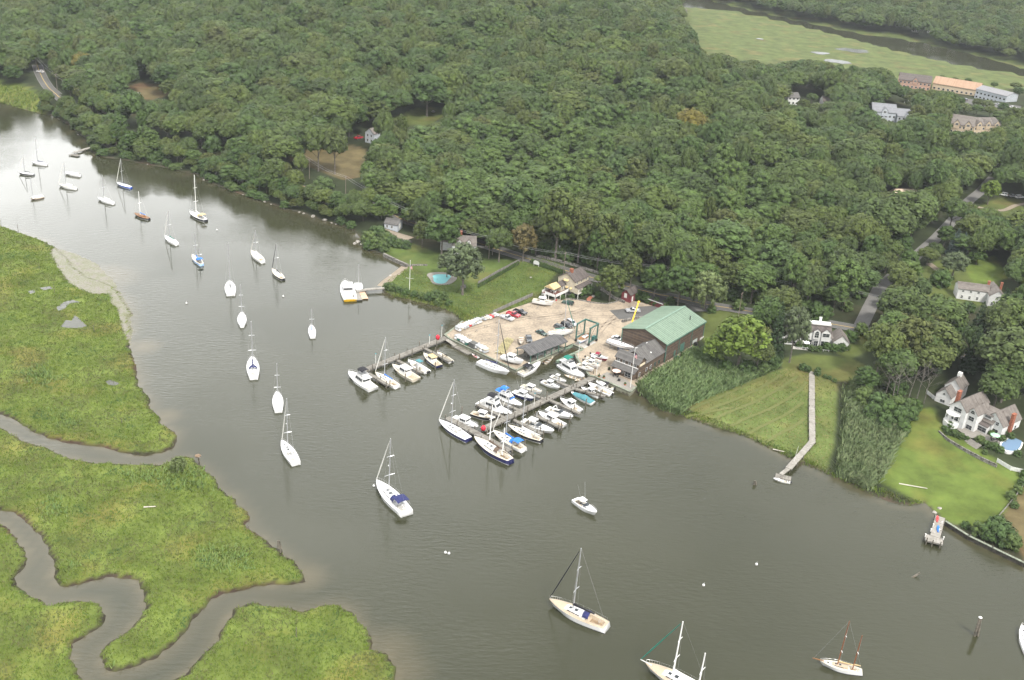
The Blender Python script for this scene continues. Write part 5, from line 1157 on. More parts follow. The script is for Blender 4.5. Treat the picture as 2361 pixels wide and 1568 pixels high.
for i, (x, y, sx, sy, sz, nm, cl) in enumerate([(wd*.3, dp*.2, 1.6, 2.2, 1.2, 'work_bench', PLK), (wd*.7, dp*.35, 1.2, 3.5, 1.5, 'spar_rack', BM['alu']), (wd*.75, dp*.62, 1.4, 4.2, 1.0, 'timber_stack', PLL), (wd*.4, dp*.7, 1.8, 3, 1.3, 'work_bench', PLK)]):
    k = MB(); ca, sa = math.cos(ang), math.sin(ang)
    for lx in (-1, 1):
        for ly in (-1, 1): k.box((lx*(sx/2-.1), ly*(sy/2-.1), sz/2), (.12, .12, sz))
    k.box((0, 0, sz*.45), (sx, sy, .1)); k.box((0, 0, sz), (sx, sy, .12))
    for t in range(4): k.tube((sx*(t/4-.4), -sy*.55, sz+.15), (sx*(t/4-.4), sy*.55, sz+.15), .09, n=5)
    o = k.build(nm, cl); o.location = (q1[0]+x*ca-y*sa, q1[1]+x*sa+y*ca, YZ+.1); o.rotation_euler = (0, 0, ang)
    tag(o, ['loaded work bench at the near end under the rack shed roof', 'rack of aluminium spars under the rack shed roof', 'stack of boards under the far end of the rack shed roof', 'second work bench deep under the rack shed roof'][i], 'rack')

# ------------------------------------------------------------------ travelling boat lift
a = at(980+.1953*1930, 680.2+.1953*600, YZ); b_ = at(980+.1953*1778, 680.2+.1953*545, YZ); c2 = at(980+.1953*2030, 680.2+.1953*548, YZ)
U = a-b_; wd = math.hypot(U[0], U[1]); dp = math.hypot(*(c2-a)[:2]); e = empty('boat_lift', (b_[0], b_[1], YZ), math.atan2(U[1], U[0]), 'green steel travelling boat lift standing astride a small sailboat', 'boat lift')
for x in (0, wd):
    for y in (0, dp):
        k = MB(); k.box((x, y, 3.9), (.4, .4, 6.0)); k.build('leg', STEELG, e)
        k = MB(); k.tube((x-.22, y, .55), (x+.22, y, .55), .55, n=14); o = k.build('wheel', BM['rubber'], e)
    k = MB(); k.box((x, dp/2, 6.9), (.4, dp+.8, .5)); k.build('side_beam', STEELG, e)
    k = MB(); k.box((x, dp/2, 1.4), (.3, dp, .35)); k.build('lower_beam', STEELG, e)
k = MB(); k.box((wd/2, dp, 7.0), (wd, .4, .5)); k.build('cross_beam', STEELG, e)
k = MB(); k.box((wd+.1, dp*.55, 2.2), (.9, 1.8, 1.4)); k.build('engine_box', mat('dark_green_box', (.02, .09, .08), .5), e)
k = MB()
for y in (dp*.3, dp*.75): k.path([(0, y, 6.7), (wd*.32, y, 1.6), (wd*.68, y, 1.6), (wd, y, 6.7)], .05, 4)
k.build('sling', BM['cblack'], e)

# ------------------------------------------------------------------ cream house with the awning and deck
e = empty('clapboard_house', (16.44, 400.58, 1.5), R(-35.7), 'cream clapboard house with brown roof, raised white deck and yellow awning', 'house')
gable(e, 0, 8.0, 0, 9.6, 2.2, 6.7, 9.3, 'y', CLAPC, SHINGB, .3, .15)
k = MB(); k.box((3.4, 4.8, 1.0), (6.0, 9.0, 2.6)); k.build('stone_basement', STONE, e)
chimney(e, 4.2, 2.6, 7.6, 10.4, 1.1)
k = MB(); q_ = [(7.9, -.1, 4.9), (7.9, 9.7, 4.9), (10.0, 9.7, 4.2), (10.0, -.1, 4.2)]; k.hexa(q_, [(x, y, z+.15) for x, y, z in q_]); k.build('porch_roof', SHINGB, e)
k = MB(); k.box((8.9, 1.4, 3.2), (1.8, 2.8, 2.3)); k.build('porch_room', CLAPC, e)
k = MB(); k.box((8.95, 4.8, 2.1), (2.0, 9.6, .2)); k.box((9.9, 6.3, 2.9), (.1, 6.4, .7)); k.build('porch_deck', TRIM, e)
for y in (.1, 3.0, 6.2, 9.5):
    k = MB(); k.box((9.85, y, 2.0), (.18, .18, 4.6)); k.build('porch_post', TRIM, e)
for y in (1.6, 4.6, 7.8): opening(e, 'x+', 8.0, y, 6.0, .7, .7)
opening(e, 'x+', 9.8, 1.4, 3.3, .7, 1.3); opening(e, 'y-', 0, 6.5, 3.4, .8, .9); opening(e, 'y-', 0, 4.6, 3.4, .8, .9); opening(e, 'y-', 0, 4.0, 6.2, 1.8, .9)
k = MB()
for u, z, w in ((4.0, 6.8, 2.2), (6.5, 4.0, 1.1), (4.6, 4.0, 1.1)): q_ = [(u-w/2, -.06, z), (u+w/2, -.06, z), (u+w/2, -.8, z-.55), (u-w/2, -.8, z-.55)]; k.hexa(q_, [(x, y, z_+.06) for x, y, z_ in q_])
k.build('window_awning', BM['ctan'], e)
opening(e, 'y-', .3, 4.2, 1.0, .9, 1.1)
gable(e, .6, 3.9, -3.4, 0, 2.4, 4.7, 6.0, 'y', CLAPC, SHINGB, .25, .12, wn='wing_wall', rn='wing_roof')
for y in (-2.5, -1.1): opening(e, 'x+', 3.9, y, 3.7, .6, 1.2)
k = MB()
for s_ in (0, 1):
    xe, xm = (-.6, 1.6) if s_ == 0 else (4.0, 1.6); q_ = [(xe, -8.4, 4.6), (xe, -3.5, 4.6), (xm, -3.5, 5.9), (xm, -8.4, 5.9)]; k.hexa(q_, [(x, y, z+.05) for x, y, z in q_])
k.poly([(-.6, -8.4, 4.6), (1.6, -8.4, 5.9), (4, -8.4, 4.6)]); k.build('awning', BM['ctan'], e)
k = MB()
for x, y in ((-.5, -8.3), (3.9, -8.3)): k.tube((x, y, 2.4), (x, y, 4.6), .05, n=5)
k.build('awning_post', TRIM, e)
k = MB(); k.box((2.3, -4.8, 2.25), (6.4, 9.0, .2)); k.build('deck_floor', mat('brown_deck', (.14, .06, .05), .8), e)
k = MB(); k.box((-.9, -4.8, 2.75), (.1, 9.0, 1.1)); k.box((5.5, -4.6, 2.75), (.1, 8.6, 1.1)); k.box((3.0, -9.3, 2.75), (5.0, .1, 1.1)); k.build('deck_parapet', TRIM, e)
for x, y in ((-.8, -9.2), (2.3, -9.2), (5.4, -9.2), (5.4, -5.6), (5.4, -1.8), (-.8, -4)): k = MB(); k.box((x, y, 1.0), (.2, .2, 2.4)); k.build('deck_post', TRIM, e)
k = MB(); 
for s_ in (0, .9): k.tube((0+s_, -9.5, 2.6), (2.2+s_, -11.2, .3), .1, n=4)
for i in range(8): k.box((.45+2.2*i/8, -9.5-1.7*i/8, 2.3-2.1*i/8), (.9, .28, .06))
k.build('stairs', TRIM, e)
def table_set(x, y, z, label, parasol=None, n=4, cat='table set'):
    e = empty('patio_table', (x, y, z), 0, label, cat); k = MB(); k.tube((0, 0, .7), (0, 0, .75), .6, n=14); k.tube((0, 0, 0), (0, 0, .7), .05, n=6); k.build('table_top', TRIM if not parasol or parasol == 'cwhite' else BM['motor'], e)
    if parasol: k = MB(); k.tube((0, 0, 2.2), (0, 0, 2.75), 1.55, .05, 8); o = k.build('parasol', BM[parasol], e); k = MB(); k.tube((0, 0, .7), (0, 0, 2.6), .03, n=5); k.build('parasol_pole', BM['alu'], e)
    for i in range(n):
        a = i*6.283/n+.5; px, py = math.cos(a)*1.0, math.sin(a)*1.0; k = MB(); k.box((px, py, .42), (.45, .45, .06), rz=a); k.box((px*1.22, py*1.22, .72), (.06, .45, .6), rz=a)
        for s_ in (-.18, .18): k.tube((px+s_, py-s_, 0), (px+s_, py-s_, .42), .025, n=4)
        k.build('chair', TRIM if not parasol or parasol == 'cwhite' else BM['motor'], e)
    return e
ca, sa = math.cos(R(-35.7)), math.sin(R(-35.7))
table_set(16.44+2.2*ca+5.8*sa, 400.58+2.2*sa-5.8*ca, 1.5+2.35, 'white table and chairs under the yellow awning on the raised deck')
PINK = 'pinkpar'; BM[PINK] = mat('pale_pink_canvas', (.7, .5, .42), .9)
p_ = at(1420, 868, YZ); table_set(p_[0], p_[1], YZ, 'dark patio table under a pale pink parasol before the office', PINK)

# ------------------------------------------------------------------ red sheds
def simple_house(name, c_, ang, w, d, ez, rz_, label, cat, wm, rmat, ax='y', wins=(), chims=(), group=None, base=-1.5, hip=False):
    e = empty(name, (c_[0], c_[1], c_[2]), ang, label, cat, group); gable(e, -w/2, w/2, -d/2, d/2, base, ez, rz_, ax, wm, rmat, .3, .14, hip)
    for f in wins: opening(e, *f)
    for x, y in chims: chimney(e, x, y, ez, rz_+1.0, .8)
    return e
c_ = on(1210.5+.1953*1230, 576.5+.1953*585)
simple_house('red_shed', c_, R(-35), 4.0, 6.0, 3.4, 5.0, 'small barn-red shed with white trim and a mossy roof', 'shed', CLAPR, SHINGB, 'y', [('y-', -3.0, -.2, 2.6, 1.0, 1.7, 'door', TRIM), ('x+', 2.0, -1.2, 1.3, .8, 1.9, 'door', TRIM)])
c_ = on(1210.5+.1953*1570, 576.5+.1953*650)
e = empty('red_garage', c_, R(-38), 'low barn-red garage with a dark flat roof by the driveway', 'garage'); k = MB(); k.box((0, 0, .9), (6.5, 4.0, 2.6)); k.build('wall', CLAPR, e)
k = MB(); k.hexa([(-3.5, -2.4, 2.2), (3.5, -2.4, 2.2), (3.5, 2.3, 2.8), (-3.5, 2.3, 2.8)], [(-3.5, -2.4, 2.36), (3.5, -2.4, 2.36), (3.5, 2.3, 2.96), (-3.5, 2.3, 2.96)]); k.build('roof', mat('dark_felt', (.05, .045, .05), .9), e); k = MB(); k.box((0, -2.45, 2.2), (7.1, .08, .26)); k.build('fascia', TRIM, e)

# ------------------------------------------------------------------ vehicles
def paintc(n, c_): return mat('car_'+n, c_, .25, .3 if n in ('silver', 'grey') else 0, .04, spec=.5, coat=.6)
CARP = dict(silver=paintc('silver', (.5, .51, .53)), red=paintc('red', (.35, .015, .03)), black=paintc('black', (.012, .012, .014)), green=paintc('green', (.012, .05, .04)), grey=paintc('grey', (.12, .13, .14)), white=paintc('white', (.75, .75, .75)), blue=paintc('blue', (.03, .07, .2)))
WHL = mat('tyre', (.018, .018, .018), .85); RIM = mat('wheel_rim', (.4, .4, .42), .35, .6); LAMP = mat('lamp_glass', (.6, .6, .58), .15); TAIL = mat('tail_lamp', (.4, .02, .02), .25)
def car(front, rear, kind, col, label, L=4.7, group='vehicles parked in the yard', z=None, base=None):
    if base is not None: c_, rz = base
    else:
        f, b_ = (at(*front, z+.6), at(*rear, z+.6)) if z is not None else (on(*front), on(*rear)); c_ = (f+b_)/2; rz = math.atan2(f[1]-b_[1], f[0]-b_[0]); c_ = (c_[0], c_[1], z if z is not None else c_[2])
    pk = kind == 'pickup'; W_ = 1.85 if kind != 'pickup' else 2.0; e = empty('pickup_truck' if pk else 'parked_car', c_, rz, label, 'pickup truck' if pk else 'car', group)
    h = {'sedan': .85, 'wagon': .9, 'suv': 1.05, 'pickup': 1.1}[kind]; top = {'sedan': 1.42, 'wagon': 1.5, 'suv': 1.75, 'pickup': 1.85}[kind]; l = L/2
    def pr(m, pts, w, ins=0.0):
        ids = [(m.vert((x, -w/2+ (ins if z_ > h+.05 else 0), z_)), m.vert((x, w/2-(ins if z_ > h+.05 else 0), z_))) for x, z_ in pts]; n = len(ids)
        m.face([i[0] for i in ids]); m.face([i[1] for i in ids][::-1])
        for i in range(n): a, b2 = ids[i], ids[(i+1) % n]; m.face([a[0], a[1], b2[1], b2[0]])
    m = MB()
    if pk:
        pr(m, [(-l, .4), (l-.1, .4), (l, .6), (l-.05, .95), (l-.25, h-.02), (l*.38, h), (l*.38-.1, h), (-l*.12, h), (-l*.13, .7), (-l, .7)][::-1], W_)
        for s_ in (-1, 1): m.box((-l*.56, s_*(W_/2-.06), .9), (l*.88, .12, .44))
        m.box((-l+.05, 0, .9), (.1, W_, .44)); cab = [(-l*.13, h-.01), (l*.4, h-.01), (l*.2, top), (-l*.08, top)]
    else:
        pr(m, [(-l, .35), (l-.1, .35), (l, .55), (l-.06, .75), (l-.35, h-.02), (-l+.3, h), (-l+.05, .8)][::-1], W_)
        cab = {'sedan': [(-l*.72, h-.01), (l*.42, h-.01), (l*.1, top), (-l*.42, top)], 'wagon': [(-l*.93, h-.01), (l*.42, h-.01), (l*.12, top), (-l*.78, top)], 'suv': [(-l*.95, h-.01), (l*.45, h-.01), (l*.2, top), (-l*.86, top)]}[kind]
    m.build('body', CARP[col], e); g = MB(); pr(g, cab[::-1], W_-.1, .16); o = g.build('cabin_glass', BM['glass'], e)
    g = MB(); g.box(((cab[2][0]+cab[3][0])/2, 0, top+.01), (cab[2][0]-cab[3][0]+.1, W_-.4, .07), taper=.92)
    for s_ in (-1, 1):
        for i, j in ((1, 2), (0, 3)): g.tube((cab[i][0], s_*(W_/2-.07), cab[i][1]), (cab[j][0], s_*(W_/2-.22), cab[j][1]), .05, n=4)
        xm = (cab[0][0]+cab[1][0])/2; g.tube((xm, s_*(W_/2-.06), h), (xm, s_*(W_/2-.21), top), .06, n=4)
    g.build('roof', CARP[col], e)
    for x in (-l*.6, l*.62):
        for s_ in (-1, 1):
            w = MB(); w.tube((x, s_*(W_/2-.2), .33), (x, s_*(W_/2+.02), .33), .34, n=12); o = w.build('wheel', WHL, e); w = MB(); w.tube((x, s_*(W_/2-.1), .33), (x, s_*(W_/2+.03), .33), .2, n=8); w.build('rim', RIM, o)
    for s_ in (-1, 1): w = MB(); w.box((l-.06, s_*(W_/2-.3), .7), (.12, .4, .16)); w.build('headlight', LAMP, e); w = MB(); w.box((-l+.02, s_*(W_/2-.15), .8), (.1, .2, .25)); w.build('tail_light', TAIL, e)
    return e
car((1184, 738), (1154, 728), 'pickup', 'silver', 'silver pickup truck parked nearest the racked dinghies', 5.6, z=YZ)
car((1200, 731), (1168, 720), 'pickup', 'red', 'maroon pickup truck between the silver and the black pickup', 5.6, z=YZ)
car((1215, 725), (1184, 714.5), 'pickup', 'black', 'black pickup truck parked against the field fence', 5.6, z=YZ)
car((1297, 695), (1322, 700.5), 'wagon', 'green', 'dark green station wagon below the cream house', 4.7, z=YZ)
car((1446, 716), (1473, 716), 'pickup', 'silver', 'silver pickup truck on the asphalt driveway', 5.6, z=YZ+.15)
car((1327, 750), (1310, 740), 'suv', 'silver', 'silver minivan behind the sloop with the green bottom', 4.9, z=YZ)
car((1317, 755), (1296, 746), 'suv', 'black', 'black off-road car beside the silver minivan', 4.8, z=YZ)
car((1299, 757), (1282, 751), 'wagon', 'grey', 'grey estate car half hidden behind the sloop ashore', 4.6, z=YZ)
car((1257, 771), (1240, 763), 'sedan', 'green', 'dark green saloon car near the rack shed', 4.6, z=YZ)
car((1221, 787), (1218, 776), 'pickup', 'grey', 'dark grey pickup truck nose-on beside the cream open boat', 5.2, z=YZ)
car((1433, 783), (1415, 777), 'sedan', 'white', 'white car parked behind the sloop with the maroon stripe', 4.6, z=YZ)
car((833, 318), (820, 322), 'pickup', 'red', 'red pickup truck beside the house on the wooded hill', 5.2, group='cars by the far houses')
# yellow crane behind the shed
e = empty('yellow_crane', at(1452, 772, YZ), R(65), 'yellow mobile crane with raised boom behind the boat shed', 'crane')
k = MB(); k.box((0, 0, 1.2), (5.0, 2.3, .9)); k.build('chassis', BM['yellow'], e); k = MB(); k.box((1.2, .6, 2.2), (1.6, 1.0, 1.3)); k.build('cab', BM['glass'], e)
k = MB(); k.tube((-1.2, 0, 2.0), (5.2, .6, 7.6), .3, .24, 4); k.tube((5.0, .58, 7.4), (8.0, .85, 10.0), .26, .22, 4); k.box((8.2, .85, 10.1), (.9, .7, .5)); k.build('boom', BM['yellow'], e)
for x in (-1.7, 1.7):
    for s_ in (-1, 1): k = MB(); k.tube((x, s_*.8, .6), (x, s_*1.2, .6), .6, n=12); k.build('wheel', WHL, e)
# lumber, dinghies, sawhorses
a, b_ = at(980+.1953*880, 680.2+.1953*690, YZ+.3), at(980+.1953*1000, 680.2+.1953*515, YZ+.3); d = (b_-a)/np.linalg.norm(b_-a); n_ = np.array([-d[1], d[0], 0])
lm_ = mat('new_pile_timber', (.34, .3, .16), .85, var=.3)
for i in range(16):
    row, j = (0, i) if i < 9 else (1, i-9); o_ = (j-4+.5*row)*.38; k = MB(); k.tube((0, 0, 0), tuple(b_-a), .17, .14, 7); o = k.build('timber_pole', lm_); o.location = a+n_*o_+np.array([0, 0, row*.3])+d*rnd.uniform(-.6, .4)
    tag(o, 'long new greenish pole in the stack lying on the sandy yard', 'timber pole', 'stack of new poles in the yard')
def upturned(L_, w, hm, inner):
    e = empty('racked_dinghy', (0, 0, 0)); Hh = Hull(L_, w, .42, .5, .8, .4, 2.0, .7, .1, 0, .2); h = Hh.mesh(9); h.v = [(x, -y, .5-z) for x, y, z in h.v]; h.build('hull', [BM[hm]]*4, e, True)
    k = MB(); k.box((0, 0, .62), (L_*.8, .06, .06)); k.build('keel_strip', BM[inner], e); return e
protos = [upturned(2.9, 1.4, 'white', 'white'), upturned(2.6, 1.35, 'cream', 'tan'), upturned(2.8, 1.4, 'grey', 'grey'), upturned(3.0, 1.3, 'green', 'cream'), upturned(2.6, 1.4, 'red', 'grey')]
used = set()
RACK = planks('rack_wood', (.14, .12, .1), (.26, .23, .19), .2, 0, .9, .4)
def rack_row(P0, P1, n, layers, label, glabel, kinds):
    a, b_ = at(*P0, YZ), at(*P1, YZ); d = (b_-a)[:2]; l = math.hypot(*d); an = math.atan2(d[1], d[0])
    e = empty('dinghy_rack', (*((a+b_)/2)[:2], YZ), an, label, 'rack')
    k = MB()
    for s_ in (-.8, .8):
        for i in range(int(l/2.6)+1): k.box((-l/2+i*2.6, s_, .8), (.1, .1, 1.6))
        for z in (.35, 1.2): k.box((0, s_, z), (l, .08, .1))
    k.build('rack_frame', RACK, e)
    for i in range(n):
        for ly in range(layers):
            ki = kinds[(i*layers+ly) % len(kinds)]; t = (i+.5)/n; src = protos[ki]
            o = src if ki not in used else copy_tree(src); used.add(ki)
            o.location = (a[0]+d[0]*t, a[1]+d[1]*t, YZ+.42+ly*.85); o.rotation_euler = (rnd.uniform(-.08, .08), rnd.uniform(-.06, .06), an+math.pi/2+rnd.uniform(-.15, .15))
            cl_ = ['white', 'cream', 'grey', 'green', 'red'][ki]
            tag(o, 'upturned %s dinghy %s %s' % (cl_, 'on the top shelf' if ly else 'on the lower shelf', glabel), 'dinghy', 'dinghies racked round the yard')
rack_row((1052, 764), (1106, 742), 9, 2, 'dinghy rack along the field side of the yard', 'of the rack by the field', [0, 2, 1, 0, 2, 0, 2, 1, 4, 0, 2])
rack_row((1112, 739), (1146, 727), 6, 1, 'short dinghy rack next to the silver pickup', 'of the rack by the pickups', [2, 1, 0, 4, 2, 0])
rack_row((1053, 780), (1084, 797), 5, 2, 'dinghy rack along the basin bulkhead near the dock', 'of the bulkhead rack near the dock', [0, 2, 3, 0, 2, 0])
rack_row((1098, 801), (1124, 815), 4, 2, 'dinghy rack along the basin bulkhead past the grey locker', 'of the bulkhead rack past the grey locker', [0, 2, 1, 2, 0])
k = MB(); k.box((0, 0, 1.0), (2.4, 2.0, 2.0)); k.box((0, 0, 2.05), (2.6, 2.2, .12)); o = k.build('storage_locker', mat('dark_grey_board', (.09, .09, .085), .8)); o.location = at(1091, 802, YZ); o.rotation_euler = (0, 0, R(-42)); tag(o, 'dark grey storage locker between the two bulkhead dinghy racks', 'locker')
sw = []
for i, (px, py) in enumerate([(1122, 729), (1145, 745), (1098, 766), (1120, 755), (1083, 775), (1240, 711), (1225, 709), (1362, 739), (1140, 795)]):
    if not sw:
        o = empty('sawhorse', (0, 0, 0)); k = MB(); k.box((0, 0, .75), (1.3, .12, .1)); k.build('top_rail', PLL, o); k = MB()
        for x in (-.5, .5):
            for s_ in (-1, 1): k.tube((x, 0, .75), (x, s_*.35, 0), .04, n=4)
        k.build('legs', PLL, o); sw.append(o)
    else: o = copy_tree(sw[0])
    o.location = at(px, py, YZ+.02); o.rotation_euler = (0, 0, rnd.uniform(0, 3)); tag(o, 'wooden boat stand left empty on the sandy yard', 'boat stand', 'empty boat stands')
# flagpoles, lamps, red floats, small yard things
def flagpole(base, top, label, yard_arm=False, half=1.0):
    h = height_of(base, *top); e = empty('flagpole', base, 0, label, 'flagpole'); k = MB(); k.tube((0, 0, 0), (0, 0, h), .13, .07, 8); k.ellip((0, 0, h+.1), (.14, .14, .14), 8, 5); k.build('pole', TRIM, e)
    if yard_arm: k = MB(); k.tube((-1.6, 0, h*.42), (1.6, -.4, h*.42), .05, n=5); k.build('yard_arm', TRIM, e)
    else: k = MB(); k.tube((-1.1, 0, h*.2), (1.1, 0, h*.2), .05, n=5)
    m = MB(); z1 = h*half-.2; w_, hh = 2.0, 1.2
    P = lambda u, v: (.1+u*w_*.42, -.12-.16*math.sin(u*7), z1-v*hh-u*.95)
    for i in range(13):
        for j in range(6): m.poly([P(j/6, i/13), P(j/6, (i+1)/13), P((j+1)/6, (i+1)/13), P((j+1)/6, i/13)], i % 2)
    f = m.build('flag', [BM['red'], BM['white']], e); m = MB()
    Q = lambda u, v: (.1+u*w_*.42, -.135-.16*math.sin(u*7), z1-v*hh-u*.95)
    for j in range(3): m.poly([Q(j*.14, 0), Q(j*.14, .54), Q(j*.14+.14, .54), Q(j*.14+.14, 0)])
    m.build('canton', BM['cnavy'], f); return e
flagpole(at(1453, 893, YZ), (1463, 802), 'tall white flagpole with a furled striped flag on the patio bulkhead', half=.88)
p_ = on(944, 670); flagpole(p_, (949.5, 601), 'white flagpole with yard arm on the lawn beside the pool', True, .88)
def ball(px, py, z, r_, label, on_dock):
    k = MB(); k.ellip((0, 0, r_*1.05), (r_*.9, r_*.9, r_*1.15), 12, 8); k.tube((0, 0, r_*2), (0, 0, r_*2+.25), .1, n=6); o = k.build('marker_float', mat('red_float', (.5, .02, .04), .45), None, True); o.location = at(px, py, z); tag(o, label, 'float', 'red marker floats')
ball(1009, 783, DZ, .85, 'big red float at the landward end of the left-hand dock', 1); ball(1114, 993, DZ, .85, 'big red float at the cross head of the main dock', 1); ball(1282, 694, YZ, .3, 'small red float by the green station wagon', 0)
def lamp(base, h, label, cap='cteal'):
    e = empty('lamp_post', base, 0, label, 'lamp post', 'lamp posts'); k = MB(); k.tube((0, 0, 0), (0, 0, h), .09, .07, 7); k.build('post', TRIM, e); k = MB(); k.tube((0, 0, h), (0, 0, h+.35), .3, .06, 8); k.build('lamp_hood', BM[cap], e)
for q_, z, h, lb in (((1018, 777), DZ, 4.5, 'white lamp post with a green hood at the root of the left-hand dock'), ((866, 838), DZ, 3.6, 'white lamp post with a green hood halfway along the left-hand dock'), ((1375, 864), YZ, 4.2, 'white lamp post at the root of the main dock'), ((1333, 826), YZ, 6, 'white lamp post behind the green trawler'), ((1231, 936), DZ, 4.5, 'white lamp post in the middle of the main dock'), ((990, 793), DZ, 3.4, 'white lamp post beside the second finger of the left-hand dock')): lamp(at(*q_, z), h, lb)
k = MB(); k.box((0, 0, .55), (.9, .6, .5)); k.tube((-.3, 0, 0), (-.3, 0, .4), .05, n=5); k.tube((.3, 0, 0), (.3, 0, .4), .05, n=5); k.ellip((0, 0, .8), (.48, .32, .3), 10, 5, z0=0); o = k.build('barbecue', BM['motor']); o.location = at(1427, 879, YZ); tag(o, 'black covered barbecue on the patio', 'barbecue')
for i, (px, py) in enumerate([(1404, 853), (1392, 872), (1381, 870), (1441, 888)]):
    e = empty('planter', at(px, py, YZ), 0, ['dark planter tub by the office door', 'terracotta planter on the patio edge', 'terracotta planter near the dock root', 'terracotta planter by the flagpole'][i], 'planter'); k = MB(); k.tube((0, 0, 0), (0, 0, .5), .35, .45, 10); k.build('tub', BM['motor'] if i == 0 else TERRA, e)
    o = bpy.data.objects.new('foliage', proto('shrub', 0)[0]); COL.objects.link(o); o.parent = e; o.location = (0, 0, .4); o.scale = (.22, .22, .25)
patio = MB(); patio.poly([(*at(*q_, YZ)[:2], YZ+.055) for q_ in [(1378, 869), (1452, 902), (1465, 892), (1445, 876), (1400, 858)]]); o = patio.build('patio', STONEP); tag(o, None, None, kind='structure')
if o.data.polygons[0].normal.z < 0: o.data.flip_normals()
k = MB(); k.poly([(*at(*q_, YZ)[:2], YZ+.055) for q_ in [(1325, 792), (1348, 803), (1375, 790), (1350, 778)]]); o = k.build('lift_apron', CONC); tag(o, None, None, kind='structure')
if o.data.polygons[0].normal.z < 0: o.data.flip_normals()

# ------------------------------------------------------------------ grasses and reeds
MARSHM = ground_mat('marsh_grass_blades', [(.33, (.044, .083, .034)), (.41, (.062, .106, .024)), (.46, (.1, .138, .02)), (.51, (.07, .11, .02)), (.56, (.1, .098, .044)), (.61, (.074, .11, .024)), (.68, (.05, .09, .04))], 15, 2.2, .74, .9, 0, .07)
REEDM = ground_mat('reed_blades', [(.28, (.09, .14, .055)), (.5, (.125, .18, .075)), (.72, (.17, .21, .1))], 7, .7, .5, .9, 0, .22)
REEDB = ground_mat('dry_reed_blades', [(.28, (.09, .13, .055)), (.5, (.13, .17, .08)), (.72, (.18, .2, .11))], 7, .7, .5, .9, 0, .22)
FIELDM = ground_mat('field_grass_blades', [(.3, (.065, .105, .025)), (.5, (.11, .15, .034)), (.7, (.17, .18, .055))], 6, .9, .5, .9, 0, .35)
HAYM = ground_mat('hay_blades', [(.3, (.075, .125, .03)), (.48, (.13, .16, .045)), (.62, (.2, .18, .085))], 6, 1.0, .5, .9, 0, .3)
def rand_in(poly, dens, margin=.3):
    p_ = np.asarray(poly)[:, :2]; lo, hi = p_.min(0), p_.max(0); n = int(np.prod(hi-lo)*dens); q_ = rng.uniform(lo, hi, (n, 2))
    return q_[sdf(p_, q_[:, 0], q_[:, 1]) > margin]
def blades(name, pts, h, w, m, label, cat, nb=3, lean=.5, spread=.35, avoid=()):
    for a in avoid: pts = pts[~inside(a, pts[:, 0], pts[:, 1])]
    z = H(pts[:, 0], pts[:, 1]); n = len(pts); B = np.repeat(np.column_stack([pts, z]), nb, 0)+np.column_stack([rng.normal(0, spread, (n*nb, 2)), np.zeros(n*nb)])
    N = n*nb; a = rng.uniform(0, 6.283, N); hh = h*rng.uniform(.55, 1.25, N); d = np.column_stack([np.cos(a), np.sin(a)]); pr = np.column_stack([-d[:, 1], d[:, 0]])*(w*rng.uniform(.6, 1.3, N)/2)[:, None]
    ln = d*(hh*lean*rng.uniform(.3, 1.2, N))[:, None]; z0 = B[:, 2]-.05
    v = np.stack([np.column_stack([B[:, :2]-pr, z0]), np.column_stack([B[:, :2]+pr, z0]), np.column_stack([B[:, :2]+pr*.9+ln*.5, z0+hh*.65]), np.column_stack([B[:, :2]+ln, z0+hh])], 1).reshape(-1, 3)
    o = np_obj(name, v, np.arange(len(v)).reshape(-1, 4), m); return tag(o, label, cat, kind='stuff')
PUDDLE_P = [[(140, 754), (152, 738), (165, 740), (172, 728), (180, 732), (190, 742), (201, 752), (185, 757), (160, 757)], [(243, 880), (255, 876), (275, 884), (268, 890), (250, 888)], [(65, 672), (78, 668), (82, 675), (70, 678)], [(91, 664), (115, 660), (122, 666), (100, 670)],
 [(130, 709), (150, 695), (178, 690), (200, 692), (188, 697), (160, 700), (150, 712), (134, 718)], [(330, 1753-1000+0), (345, 745), (350, 752), (338, 760)]]
PUD = [np.array([at(*q_, .66)[:2] for q_ in p_]) for p_ in PUDDLE_P[:5]]
MUDP = [(128, 569), (180, 582), (228, 604), (270, 643), (294, 688), (306, 720), (311, 775), (300, 795), (284, 762), (272, 715), (258, 705), (256, 680), (215, 682), (178, 668), (160, 655), (146, 636), (134, 618), (118, 588)]
MUDW = np.array([at(*q_)[:2] for q_ in MUDP])
mudm = ground_mat('tidal_mud', [(.36, (.1, .09, .07)), (.46, (.16, .145, .12)), (.54, (.09, .1, .035)), (.62, (.14, .13, .1))], 3.5, .7, .5, .35, .3)
lo, hi = MUDW.min(0)-1, MUDW.max(0)+1; mx_, my_ = np.arange(lo[0], hi[0], .8), np.arange(lo[1], hi[1], .8); MX, MY = np.meshgrid(mx_, my_)
md = sdf(MUDW, MX, MY); mz_ = np.where(md > -.8, np.maximum(-.25+.36*sm(-1, 3, md)+.1*wav(MX, MY, 1.6, .4)*sm(-1, 2, md), H(MX, MY)+.05*sm(-.8, .5, md)), -.5)
ids = np.arange(MX.size).reshape(MX.shape); mud = np_obj('mudflat', np.stack([MX, MY, mz_], -1).reshape(-1, 3), np.stack([ids[:-1, :-1], ids[:-1, 1:], ids[1:, 1:], ids[1:, :-1]], -1).reshape(-1, 4), mudm, smooth=True); tag(mud, None, None, kind='structure')
for p_ in PUD:
    k = MB(); k.poly([(*q_, float(H(*q_))+.05 if False else .74) for q_ in p_]); o = k.build('tide_pool', wm); tag(o, None, None, kind='structure')
    if o.data.polygons[0].normal.z < 0: o.data.flip_normals()
mp_all = np.concatenate([rand_in(p_, 3.0, -1.0) for p_ in MPOLY]); 
